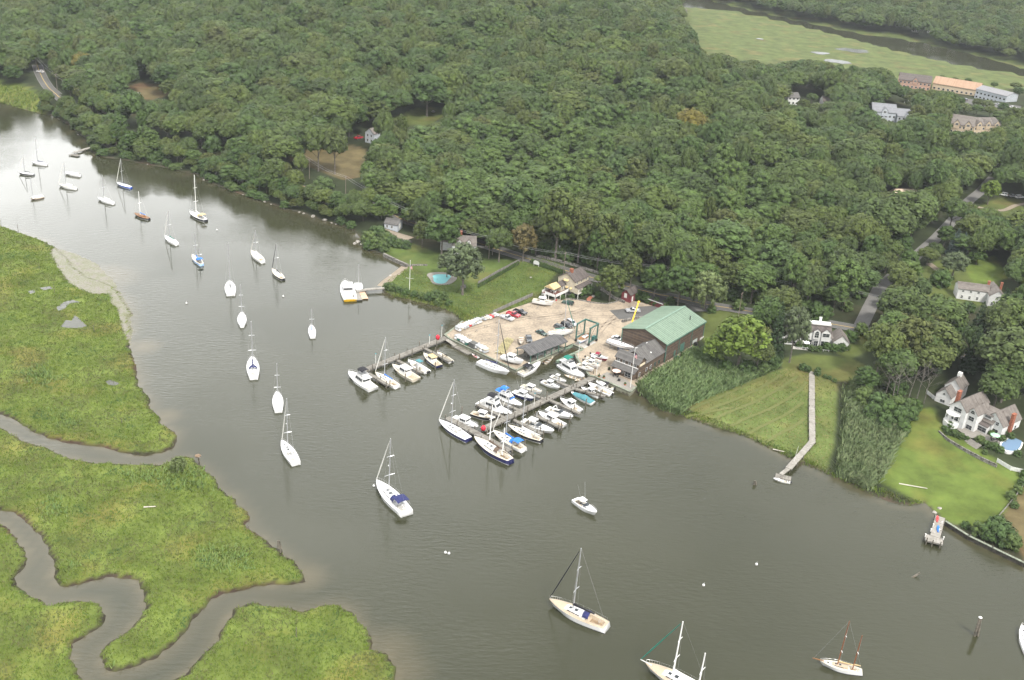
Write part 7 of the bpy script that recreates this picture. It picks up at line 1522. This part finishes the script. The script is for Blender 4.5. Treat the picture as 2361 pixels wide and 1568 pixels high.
blk('shop_building', (2070, 200), (2143, 210), 16, 6, 10, 'brick shop building with a white-trimmed gable at the end of the far marsh', 'shop', planks('brick_wall', (.34, .2, .15), (.44, .28, .21), .3, 2), SHINGB, 'x', 8, gables=1)
blk('shop_building', (2148, 206), (2254, 222), 18, 5, 9, 'long shop building with a peach-coloured roof before the far marsh', 'shop', CLAPT, SHOPR, 'x', 10, storeys=1)
blk('shop_building', (2246, 226), (2318, 236), 16, 7, 9, 'grey-roofed shop building with white posts beside the car park', 'shop', CLAPG, FLATR, 'x', 8, gables=0)
blk('inn_building', (2008, 280), (2062, 286), 14, 7, 11, 'left half of the pale blue-grey inn among the trees', 'inn', CLAPG, planks('pale_grey_shingle', (.15, .155, .17), (.2, .205, .22), .3, 1), 'x', 6, gables=1)
blk('inn_building', (2066, 288), (2112, 292), 12, 6, 9.5, 'right half of the pale blue-grey inn with a white end wall', 'inn', CLAPG, MATS['pale_grey_shingle'], 'x', 5, gables=1)
blk('office_block', (2188, 306), (2240, 314), 15, 6, 10.5, 'tan office building with two dormers in its grey-brown roof', 'office', CLAPT, SHINGT, 'x', 6, gables=2)
blk('office_block', (2242, 312), (2302, 312), 15, 6.5, 9.5, 'tan office building with three gables next to its twin', 'office', CLAPT, SHINGT, 'x', 7, gables=3)
blk('dark_roof_house', (1815, 240), (1841, 243), 9, 5, 7.5, 'white house with a dark roof at the far wood edge', 'house', CLAPW, SHING, 'x', 3)
blk('brown_roof_house', (1896, 246), (1916, 248), 8, 4, 6.5, 'brown-roofed house at the far wood edge', 'house', CLAPW, SHINGB, 'x', 2, storeys=1)
blk('grey_house', (2084, 238), (2110, 242), 9, 4, 6.5, 'grey-roofed house between inn and shops', 'house', CLAPW, SHING, 'x', 3, storeys=1)
for i, (px, py, lb) in enumerate([(2103, 74, 'white house beyond the far river, left of the group'), (2138, 76, 'white house beyond the far river in the middle of the group'), (2200, 78, 'white house beyond the far river near the sandy lawn'), (2166, 66, 'white house partly hidden beyond the far river'), (1568, 38, 'pale roof in the trees left of the far marsh')]):
    blk('river_house', (px, py), (px+14, py+1), 9, 4.5, 7, lb, 'house', CLAPW, SHINGT, 'x', 3)
blk('wood_house', (745, 196), (762, 197), 8, 4, 7, 'roof of a house glimpsed in the left hill wood', 'house', CLAPG, SHINGT, 'x', 2); blk('wood_house', (845, 212), (862, 213), 8, 4, 7.5, 'pale roof glimpsed in the hill wood above the large maple', 'house', CLAPG, SHINGT, 'x', 2)
for nm, pts, w in (('car_park', [(2130, 214), (2200, 228), (2260, 240), (2361, 252)], 20), ('car_park', [(2170, 312), (2185, 322), (2300, 322), (2361, 318)], 14)): strip(nm, [on(*q_) for q_ in pts], w, ASPH, .3, 4)
for i, (px, py, co) in enumerate([(2150, 219, 'white'), (2165, 223, 'silver'), (2185, 226, 'silver'), (2203, 229, 'blue'), (2225, 233, 'grey'), (2300, 243, 'silver'), (2318, 246, 'black'), (2335, 250, 'white'), (2312, 452, 'white'), (2335, 455, 'silver'), (2350, 458, 'white'), (93, 168, 'white')]):
    b_ = on(px, py); car(None, None, 'sedan' if i % 2 else 'suv', co, ['white car leftmost in the far car park', 'silver car second in the far car park', 'silver car in the middle of the far car park', 'blue car in the far car park', 'grey car in the far car park', 'silver car right of the far shops', 'black car right of the far shops', 'white car near the right border at the far shops', 'white car leftmost on the grass by the sandy track', 'silver car between two white cars by the sandy track', 'white car at the right border by the sandy track', 'white car on the road bend at the upper left'][i], 4.6, 'cars by the far houses', base=((b_[0], b_[1], b_[2]+.3), rnd.uniform(0, 3)))

# ------------------------------------------------------------------ pools and terraces
POOLW = bpy.data.materials.new('pool_water'); POOLW.use_nodes = True; b = POOLW.node_tree.nodes['Principled BSDF']; b.inputs['Base Color'].default_value = (.19, .44, .46, 1); b.inputs['Roughness'].default_value = .08; b.inputs['IOR'].default_value = 1.33
POOLB = POOLW.copy(); POOLB.name = 'blue_pool_water'; POOLB.node_tree.nodes['Principled BSDF'].inputs['Base Color'].default_value = (.13, .2, .29, 1)
def smooth_poly(P, it=2):
    P = [np.array(q_, float) for q_ in P]
    for _ in range(it): P = [q_ for a, b_ in zip(P, P[1:]+P[:1]) for q_ in (a*.75+b_*.25, a*.25+b_*.75)]
    return P
def pool(rim, wat, z, label, wmat, rmat):
    RW, WW = [at(*q_, z)[:2] for q_ in smooth_poly(rim)], [at(*q_, z)[:2] for q_ in smooth_poly(wat)]; c_ = np.mean(WW, 0); e = empty('swimming_pool', (c_[0], c_[1], z), 0, label, 'pool')
    k = MB(); k.hexa([(*(q_-c_), -1.2) for q_ in RW], [(*(q_-c_), 0) for q_ in RW]); k.build('stone_rim', rmat, e)
    k = MB(); k.poly([(*(q_-c_), .03) for q_ in WW]); o = k.build('pool_surface', wmat, e)
    if o.data.polygons[0].normal.z < 0: o.data.flip_normals()
pool([(981, 632), (1000, 627), (1030, 628), (1050, 634), (1056, 642), (1040, 655), (1015, 657), (995, 653), (992, 643)], [(996, 636), (1008, 632), (1030, 633), (1042, 636), (1034, 645), (1026, 654), (1008, 654), (999, 648), (1000, 641)], float(H(*on(1020, 643)[:2]))+.22, 'turquoise kidney-shaped swimming pool with a stone rim on the lawn', POOLW, STONEP)
zz = float(H(*on(2330, 1020)[:2]))+.25
pool([(2302, 1022), (2318, 1012), (2330, 1003), (2350, 1002), (2362, 1012), (2355, 1036), (2336, 1044), (2314, 1040)], [(2306, 1024), (2322, 1014), (2333, 1006), (2349, 1005), (2358, 1013), (2352, 1034), (2336, 1041), (2316, 1037)], zz, 'pale blue curved swimming pool beside the white mansion', POOLB, TRIM)
tz = float(H(*on(2260, 1000)[:2]))+.2
k = MB(); k.poly([(*at(*q_, tz)[:2], tz) for q_ in [(2205, 988), (2245, 985), (2280, 1000), (2318, 1010), (2300, 1026), (2292, 1034), (2262, 1014), (2232, 1008)]]); o = k.build('terrace_paving', STONEP); tag(o, None, None, kind='structure')
if o.data.polygons[0].normal.z < 0: o.data.flip_normals()
k = MB()
a, b_ = at(2238, 1012, tz), at(2258, 1024, tz)
for i in range(6): f = i*.36; k.box((0, -f, -.17*i-.1), (5.0, .4, .18))
o = k.build('stone_steps', STONEP); o.location = (a+b_)/2; o.rotation_euler = (0, 0, math.atan2(b_[1]-a[1], b_[0]-a[0])); tag(o, 'curved stone steps from the pool terrace to the lawn', 'steps')
table_set(*at(2291, 1017, tz)[:2], tz, 'garden table under a pale green parasol beside the mansion pool', 'cgreenpale' if BM.setdefault('cgreenpale', mat('pale_green_canvas', (.3, .55, .35), .9)) else None)

# ------------------------------------------------------------------ boardwalk, small docks, seawalls
def plank_path(name, P, z, w, m, label, cat, step=4.0, group=None, rail_=None):
    q_ = [at(*p_[:2], p_[2] if len(p_) > 2 else z) for p_ in P]; e = empty(name, (q_[0][0], q_[0][1], 0), 0, label, cat, group)
    for i, (a, b_) in enumerate(zip(q_[:-1], q_[1:])):
        d = (b_-a)[:2]; l = math.hypot(*d); zz_ = (a[2]+b_[2])/2; k = MB(); k.box((0, 0, 0), (l+w*.5 if i < len(q_)-2 else l, w, .2)); k.box((0, w/2-.06, -.18), (l, .12, .2)); k.box((0, -w/2+.06, -.18), (l, .12, .2)); o = k.build('planking', m, e)
        o.location = ((a[0]+b_[0])/2-q_[0][0], (a[1]+b_[1])/2-q_[0][1], zz_+.004*i); o.rotation_euler = (0, -math.atan2(b_[2]-a[2], l), math.atan2(d[1], d[0])); n_ = np.array([-d[1], d[0]])/l
        for j in range(int(l/step)+1):
            for s_ in (-1, 1): c_ = a[:2]+d/l*min(l, j*step)+n_*s_*(w/2+.06); pile(e, c_[0], c_[1], 2, zz_-1.5)
    return e
plank_path('boardwalk', [(1872, 858, 3.2), (1872, 940, 2.3), (1873, 1018, 1.9), (1818, 1080, 1.5)], 2, 1.9, PLL, 'long pale boardwalk crossing the hay field to the water', 'boardwalk', 5)
plank_path('jetty', [(1818, 1080, 1.4), (1800, 1094, .7)], 1, 1.2, PLL, 'short ramp at the end of the boardwalk', 'ramp', 6)
plank_path('float', [(1788, 1096, .5), (1824, 1104, .5)], .5, 2.2, PLK, 'small float below the boardwalk', 'float', 6)
powerboat((1783, 1102), (1822, 1111), 'skiff', 'white open motorboat with red cushions at the boardwalk float', deck='white', boot='white', motor=1, floor='cream')
k = MB(); b_ = on(1827, 1074); k.tube((0, 0, -.5), (.6, 0, height_of(b_, 1834, 1028)), .06, .04, 6); o = k.build('leaning_mast', TRIM); o.location = b_; tag(o, 'white mast leaning beside the end of the boardwalk', 'mast')
e = plank_path('private_dock', [(2168, 1192, 1.3), (2156, 1238, 1.3)], 1.3, 2.6, PLL, 'pale private dock with white-capped piles below the big lawn', 'dock', 3.5)
deck_strip(e, 'dock_head', at(2134, 1238, 1.3), at(2174, 1248, 1.3), 3.2, 1.29, PLL)
for px, py in ((2131, 1236), (2137, 1247), (2176, 1243), (2168, 1256), (2150, 1252)): q_ = at(px, py, 1.3); pile(e, q_[0], q_[1], 0)
k = MB()
for px, py in ((2134, 1233), (2147, 1221), (2152, 1210), (2172, 1205), (2176, 1240), (2166, 1222)): q_ = at(px, py, 1.9); k.tube((q_[0], q_[1], 1.2), (q_[0], q_[1], 2.1), .12, n=6); k.ellip((q_[0], q_[1], 2.15), (.22, .22, .16), 8, 4)
o = k.build('white_pile_caps', TRIM, e); o.location = (-e.location[0], -e.location[1], 0)
for px, py, an, cl, lb in ((2161, 1197, 70, 'red', 'red kayak lying on the private dock'), (2163, 1220, 72, 'cblue', 'blue kayak lying on the private dock')):
    Hh = Hull(3.4, .75, .3, .34, .1, .5, 2, .7, .1, 0, .05); q_ = at(px, py, 1.5); e = empty('kayak', (q_[0], q_[1], 1.42), R(an), lb, 'kayak'); Hh.mesh(9).build('hull', [BM[cl]]*4, e, True); Hh.deck([(.38, .62, .6, .15)], 16, 8).build('deck', BM[cl], e)
wall_run('seawall', [(2180, 1207), (2232, 1240), (2287, 1267), (2361, 1303)], -1.5, 1.25, .4, 'dark timber seawall below the big lawn and corner bushes', 'seawall', mat('dark_timber', (.05, .045, .035), .9, var=.4), CAPM, 4, zp=0.6)
wall_run('stone_seawall', [(886, 589), (910, 601), (939, 614)], -1.0, 1.5, .8, 'grey stone seawall beside the little cove', 'seawall', STONE, None, 0, zp=.5)
strip('beach', [at(*q_) for q_ in [(938, 617), (922, 630), (903, 645), (886, 657), (880, 664)]], 5.0, DIRT, .12, 3)
wall_run('garden_wall', [(2166, 993), (2185, 1010), (2215, 1028), (2260, 1052), (2298, 1070)], 1.2, float(tz)-.2, .4, 'low stone terrace wall above the big lawn', 'garden wall', STONE, None, 0)
plank_path('pool_dock', [(884, 664, 1.4), (845, 667, 1.3), (822, 672, .9)], 1.3, 1.5, PLL, 'narrow wooden pier from the pool lawn', 'pier', 8)
e = plank_path('float', [(812, 655, .55), (828, 692, .55)], .5, 2.6, PLL, 'wooden float between the yellow-transom workboat and the pool pier', 'float', 4)
e = plank_path('swim_raft', [(832, 673, .45), (840, 689, .45)], .45, 3.0, planks('salmon_boards', (.5, .3, .2), (.62, .42, .3), .3, 0), 'salmon-coloured swim raft with a red rim beside the float', 'raft', 8)
plank_path('wooden_dock', [(212, 339, 1.2), (192, 345, .9), (170, 352, .7)], 1, 1.7, PLL, 'small pale dock under the trees at the upper left bank', 'dock', 5); plank_path('float', [(163, 356, .5), (182, 359, .5)], .5, 2.4, PLK, 'small grey float at the end of the upper left dock', 'float', 5)

# ------------------------------------------------------------------ fences, walls, poles and wires
def fence(name, P, h, label, m, post=2.6, open_=False):
    Q = [on(*p_) for p_ in P]; e = empty(name, Q[0], 0, label, 'fence'); k = MB(); pm = MB(); o0 = np.array(Q[0])
    for a, b_ in zip(Q[:-1], Q[1:]):
        l = math.hypot(*(b_-a)[:2]); n = max(1, int(l/post))
        for i in range(n):
            p0, p1 = a+(b_-a)*i/n, a+(b_-a)*(i+1)/n; p0 = np.array([p0[0], p0[1], float(H(p0[0], p0[1]))])-o0; p1 = np.array([p1[0], p1[1], float(H(p1[0], p1[1]))])-o0; d = (p1-p0)[:2]; nn = np.array([-d[1], d[0], 0])/np.linalg.norm(d)*.04
            for z0, z1 in (((.1, h),) if not open_ else ((.25, .4), (.6, .75), (h-.2, h-.05))): u0, u1 = np.array([0, 0, z0]), np.array([0, 0, z1]); k.hexa([p0-nn+u0, p1-nn+u0, p1+nn+u0, p0+nn+u0], [p0-nn+u1, p1-nn+u1, p1+nn+u1, p0+nn+u1])
            pm.box((p0[0], p0[1], p0[2]+h/2), (.16, .16, h+.2))
    k.build('fence_boards', m, e); pm.build('fence_posts', m, e); return e
FGR = planks('grey_fence_board', (.14, .134, .124), (.23, .22, .2), .2, 0)
fence('board_fence', [(1102, 658), (1140, 636), (1181, 614), (1200, 604)], 1.7, 'grey board fence climbing from the field to the road', FGR)
fence('board_fence', [(1136, 724), (1180, 704), (1228, 683)], 1.5, 'grey board fence between field and yard behind the pickups', FGR)
fence('rail_fence', [(2298, 1066), (2330, 1085), (2361, 1092)], 1.4, 'white panel fence below the mansion pool', TRIM); fence('rail_fence', [(2135, 907), (2150, 920), (2166, 928)], 1.4, 'white lattice fence beside the garage', TRIM)
fence('split_rail_fence', [(2296, 1200), (2330, 1160), (2361, 1120)], 1.0, 'weathered rail fence between the big lawn and the dry field', FGR, 2.6, True)
fence('white_field_wall', [(1062, 668), (1074, 664)], 1.6, 'short grey fence panel at the foot of the grey-green tree', FGR)
def stone_wall(P, h, w, label):
    Q = [on(*p_) for p_ in P]; e = empty('stone_wall', Q[0], 0, label, 'stone wall'); k = MB(); o0 = np.array(Q[0]); L_ = []
    for a, b_ in zip(Q[:-1], Q[1:]): n = max(1, int(math.hypot(*(b_-a)[:2])/1.2)); L_ += [a+(b_-a)*i/n for i in range(n)]
    L_.append(Q[-1])
    for p0, p1 in zip(L_[:-1], L_[1:]):
        d = (p1-p0)[:2]; nn = np.array([-d[1], d[0], 0])/(np.linalg.norm(d)+1e-9)*w/2; z0, z1 = float(H(p0[0], p0[1]))-o0[2], float(H(p1[0], p1[1]))-o0[2]; q0, q1 = np.array([p0[0]-o0[0], p0[1]-o0[1], z0]), np.array([p1[0]-o0[0], p1[1]-o0[1], z1]); u = np.array([0, 0, h*rnd.uniform(.85, 1.12)]); dn = np.array([0, 0, -.5])
        k.hexa([q0-nn+dn, q1-nn+dn, q1+nn+dn, q0+nn+dn], [q0-nn*.8+u, q1-nn*.8+u, q1+nn*.8+u, q0+nn*.8+u])
    k.build('rubble', STONE, e); return e
stone_wall([(1236, 592), (1290, 604), (1340, 618), (1380, 632)], 1.0, .6, 'long rubble wall along the far side of the road'); stone_wall([(1384, 668), (1405, 682), (1440, 700)], 1.2, .6, 'rubble retaining wall below the olive tree in the garden'); stone_wall([(1300, 690), (1330, 692), (1370, 700), (1400, 702), (1420, 697), (1432, 690)], .5, .5, 'low stone kerb wall round the garden edge of the yard')
stone_wall([(1434, 744), (1455, 738), (1484, 734)], 1.0, .8, 'stone retaining wall beside the driveway behind the shed'); stone_wall([(872, 541), (900, 548), (930, 556), (950, 560)], .8, .6, 'stone wall below the cottage drive'); stone_wall([(940, 614), (965, 612), (985, 613)], .6, .5, 'low stone wall between cove and lawn')
strip('cottage_drive', [on(*q_) for q_ in [(875, 532), (910, 540), (945, 552)]], 6, DIRT, .12, 3); strip('brick_path', [on(*q_) for q_ in [(1358, 697), (1357, 690), (1364, 684)]], 1.6, mat('brick_paving', (.28, .11, .07), .9), .1, 2)
polem = mat('utility_pole', (.17, .14, .115), .9); tops = []
for px, py, lb in [(81, 127, 'utility pole beyond the left road bend'), (128, 170, 'utility pole at the left road bend'), (210, 215, 'utility pole among the trees on the upper left bank'), (480, 262, 'utility pole above the river bank'), (637, 302, 'utility pole at the brown clearing'), (713, 365, 'utility pole below the two oaks'), (797, 405, 'utility pole on the wooded bank'), (960, 490, 'utility pole above the cottage'), (1130, 545, 'utility pole above the pool property'), (1304, 581, 'tall utility pole behind the cream house'), (1541, 612, 'utility pole with a transformer above the red garage'), (1766, 638, 'utility pole across the road from the white house'), (1955, 662, 'utility pole at the road junction'), (1712, 674, 'vine-covered pole beside the road'), (2110, 690, 'utility pole right of the junction')]:
    g_ = on(px, py+55); z = g_[2]; 
    for _ in range(4): q_ = at(px, py, z+10.2); z = float(H(q_[0], q_[1]))
    e = empty('utility_pole', (q_[0], q_[1], z), R(60), lb, 'utility pole', 'utility poles along the road'); k = MB(); k.tube((0, 0, -1), (0, 0, 10.2), .17, .11, 7); k.build('pole', polem, e); k = MB(); k.box((0, 0, 9.7), (2.2, .12, .14)); k.build('cross_arm', polem, e)
    if 'transformer' in lb: k = MB(); k.tube((.35, 0, 8.2), (.35, 0, 9.3), .28, n=9); k.build('transformer', MATS['aluminium'], e)
    if 'vine' not in lb: tops.append(np.array([q_[0], q_[1], z+9.8]))
for i, (a, b_) in enumerate(zip(tops[:-1], tops[1:])):
    k = MB()
    for o_ in (-.8, .8):
        pts = [a+(b_-a)*f+np.array([o_*.5, o_, -1.2*4*f*(1-f)]) for f in np.linspace(0, 1, 9)]; k.path([p_-a for p_ in pts], .03, 3)
    o = k.build('power_line', BM['wire']); o.location = a; tag(o, 'power line strung between the roadside poles', 'power line', 'power lines along the road')
e = empty('roadside_sign', on(1236, 614), R(-35), 'white arched sign board beside the road and the small conifers', 'sign'); k = MB(); k.hexa([(-1.4, -.06, .8), (1.4, -.06, .8), (1.4, -.06, 2.0), (.7, -.06, 2.45), (-.7, -.06, 2.45), (-1.4, -.06, 2.0)], [(-1.4, .06, .8), (1.4, .06, .8), (1.4, .06, 2.0), (.7, .06, 2.45), (-.7, .06, 2.45), (-1.4, .06, 2.0)]); k.build('board', TRIM, e); k = MB()
for s_ in (-1, 1): k.box((s_*1.2, .12, 1.0), (.14, .12, 2.0))
k.build('posts', TRIM, e)
lamp(on(1288, 596), 5.5, 'grey street lamp by the stone steps across the road', 'white')
# markers, posts and the osprey platform
def posts(pts, hgt, label, nm='marker_post', r_=.16, group=None, lean=.03, plat=False, cap=None):
    e = empty(nm, pts[0], 0, label, 'post', group); p0 = np.array(pts[0])
    for q_ in pts:
        d = np.array(q_)-p0; k = MB(); k.tube((d[0], d[1], -1.5), (d[0]*.25+rnd.uniform(-lean, lean)*hgt, d[1]*.25, hgt), r_, r_*.85, 7); k.build('pile', PILE, e)
    if plat: k = MB(); k.box((0, 0, hgt+.1), (1.5, 1.5, .16)); k.build('platform', PLK, e); k = MB(); k.ellip((0, 0, hgt+.35), (.9, .9, .3), 9, 4, z0=-.4); k.build('nest', mat('nest_twigs', (.2, .14, .09), .95, var=.5, scale=5), e)
    if cap: k = MB(); k.ellip((0, 0, hgt), (r_*1.4, r_*1.4, .2), 8, 4); k.build('cap', TRIM, e)
    return e
p_ = at(458, 1077); posts([p_, p_+np.array([.7, .2, 0]), p_+np.array([.3, .7, 0])], 3.4, 'osprey nest platform on three poles off the marsh point', 'osprey_platform', .13, plat=True)
p_ = at(2247, 1466); posts([p_, p_+np.array([.9, .1, 0]), p_+np.array([.45, .7, 0])], 5.6, 'three-pile mooring dolphin in the lower right water', 'mooring_dolphin', .34, cap=True)
p_ = at(642, 1276); posts([p_, p_+np.array([.75, -.2, 0]), p_+np.array([1.4, -.3, 0])], 4.0, 'three old poles standing at the tip of the lower marsh', 'marker_post', .16)
p_ = at(1738, 1118); posts([p_, p_+np.array([1.0, .1, 0])], 1.4, 'pair of old stumps in the water left of the boardwalk float', 'marker_post', .28)
k = MB(); k.tube((-1.6, 0, -.9), (1.9, 0, 1.1), .3, .26, 7); o = k.build('leaning_pile', PILE); o.location = at(2106, 1330); o.rotation_euler = (0, 0, R(20)); tag(o, 'single leaning pile low in the right-hand water', 'pile')
for px, py, h, lb in ((126, 676, 3.2, 'old post in the upper marsh'), (217, 765, 2.6, 'old post by the marsh pools'), (3, 522, 3, 'leaning post at the left border of the marsh'), (42, 530, 2.4, 'post at the upper shore of the marsh'), (572, 1218, 1.0, 'low stump in the water off the marsh edge'), (683, 1468, 2.6, 'bare stick in the bottom marsh'), (281, 975, 1.6, 'dark stake in the middle of the marsh'), (91, 620, 2.0, 'short post left in the upper marsh')): b_ = on(px, py); posts([b_], h, lb, 'marsh_post', .1, 'posts in the marsh')
# rocks and driftwood of the far bank
RK = mat('boulder', (.33, .31, .28), .9, var=.4, scale=.8, bump=.6, bscale=1.5)
def rock(px, py, r_, label, grp='boulders along the shore', z=None):
    bm = bmesh.new(); bmesh.ops.create_icosphere(bm, subdivisions=2, radius=1); 
    for v in bm.verts: v.co *= rnd.uniform(.82, 1.12)
    me = bpy.data.meshes.new('boulder'); bm.to_mesh(me); bm.free(); me.materials.append(RK); o = bpy.data.objects.new('boulder', me); COL.objects.link(o); b_ = on(px, py) if z is None else at(px, py, z); o.location = b_; o.scale = (r_, r_*.8, r_*.6); o.rotation_euler = (0, 0, rnd.uniform(0, 6)); tag(o, label, 'boulder', grp)
for px, py, r_, lb in ((402, 385, 1.7, 'biggest pale boulder at the foot of the wooded bank'), (376, 376, .9, 'pale boulder left of the biggest one'), (418, 388, .9, 'boulder right of the biggest one'), (722, 499, 1.2, 'pale boulder at the waterline, midway along the bank'), (749, 507, 1.2, 'second pale boulder at the waterline, midway along the bank'), (826, 558, 1.3, 'rock at the tip of the cove point'), (818, 562, 1.0, 'low rock off the cove point'), (834, 563, .9, 'rock beside the driftwood at the cove'), (320, 216, 1.6, 'pale boulder in the left hill clearing'), (310, 222, .7, 'small stone in the left hill clearing'), (999, 258, 1.5, 'boulder in the small hill clearing'), (1368, 683, .9, 'garden boulder under the olive tree'), (1224, 640, .6, 'small stone in the rough field'), (900, 636, .8, 'beach stone by the cove'), (2166, 1172, .7, 'stone at the foot of the big lawn'), (2155, 1182, .8, 'stone beside the private dock')): rock(px, py, r_, lb)
for i, (px, py) in enumerate([(560, 449), (590, 458), (625, 471), (655, 481), (690, 489), (765, 514), (540, 442), (610, 465), (470, 415), (340, 379), (180, 310), (775, 517), (700, 492)]): rock(px, py, rnd.uniform(.4, .8), 'small shore stone at the foot of the wooded bank', 'small stones along the wooded bank', 0.1)
for px, py, l, an, lb in ((843, 567, 7, -50, 'driftwood log at the point of the cove'), (2105, 1122, 8, -12, 'bleached driftwood log at the foot of the big lawn'), (1795, 1040, 3.5, -20, 'driftwood on the shore of the hay field'), (345, 1240-70, 3, 12, 'driftwood pole in the middle marsh')):
    k = MB(); k.tube((-l/2, 0, .15), (l/2, 0, .25), .2, .12, 6); o = k.build('driftwood_log', mat('driftwood', (.42, .39, .34), .9)); o.location = on(px, py); o.rotation_euler = (0, 0, R(an)); tag(o, lb, 'driftwood')
HAYS = ground_mat('dry_hay', [(.35, (.085, .108, .034)), (.55, (.11, .118, .043)), (.7, (.135, .13, .058))], 1.6, .5, .5)
for pl in ([(1592, 946), (1660, 916), (1720, 888), (1762, 868)], [(1612, 956), (1690, 924), (1760, 892), (1802, 864)], [(1642, 970), (1730, 932), (1800, 896), (1838, 868)], [(1682, 984), (1770, 946), (1845, 902), (1858, 880)], [(1724, 1002), (1800, 964), (1852, 928)], [(1765, 1020), (1830, 986), (1856, 965)], [(1580, 962), (1640, 950), (1690, 940)]): strip('hay_swath', [on(*q_) for q_ in pl], 1.2, HAYS, .16, 2, kind='stuff', label='dried hay lying in rows on the mown field', cat='hay')
for i, (px, py, sx, sy, sz, mt, lb) in enumerate([(1552, 838, 5, 1.2, .8, PLL, 'stack of pale boards at the reed edge beside the boat shed'), (1560, 828, 2.4, 1.2, 1.0, BM['cgreen'], 'green skip beside the office corner'), (1592, 810, 3.6, 1.5, .9, BM['cnavy'], 'heap under a dark blue tarpaulin beside the shed wall'), (1604, 797, 1.4, 1.2, 1.3, BM['motor'], 'black bin at the far end of the shed wall'), (1614, 782, 3.2, 1.6, .9, BM['lightgrey'], 'grey covered trailer at the far corner of the shed')]):
    k = MB(); n_ = 5
    for j in range(n_): k.box((rnd.uniform(-.1, .1), (j-2)*sy/n_, sz/2+rnd.uniform(-.1, .1)), (sx*rnd.uniform(.85, 1), sy/n_*.96, sz*rnd.uniform(.8, 1.1)), taper=.94)
    o = k.build(['board_stack', 'skip', 'tarpaulin_heap', 'bin', 'covered_trailer'][i], mt); o.location = at(px, py, YZ); o.rotation_euler = (0, 0, R(54)); tag(o, lb, ['board stack', 'skip', 'tarpaulin', 'bin', 'trailer'][i])
for px, py, n_, lb in ((1890, 122, 9, 'far'), (1966, 116, 15, 'far'), (1930, 142, 12, 'far'), (1752, 90, 4, 'far')):
    c_ = at(px, py, .6); k = MB(); a_ = [2*math.pi*i/14 for i in range(14)]; k.poly([(c_[0]+n_*math.cos(t)*rnd.uniform(.7, 1.2), c_[1]+n_*.8*math.sin(t)*rnd.uniform(.6, 1.2), .72) for t in a_]); o = k.build('marsh_pond', wm); tag(o, None, None, kind='structure')
# the air: thin even haze
k = MB(); k.box((0, 2500, 120), (5100, 5000, 250)); hz = k.build('haze', [bpy.data.materials.new('haze_air')]); hm = hz.data.materials[0]; hm.use_nodes = True; t = hm.node_tree; t.nodes.clear()
vo = nd('ShaderNodeVolumePrincipled', t); ou = nd('ShaderNodeOutputMaterial', t); vo.inputs['Density'].default_value = .00006; vo.inputs['Color'].default_value = (.9, .95, 1, 1); vo.inputs['Anisotropy'].default_value = .3; t.links.new(vo.outputs[0], ou.inputs['Volume']); hz['kind'] = 'stuff'
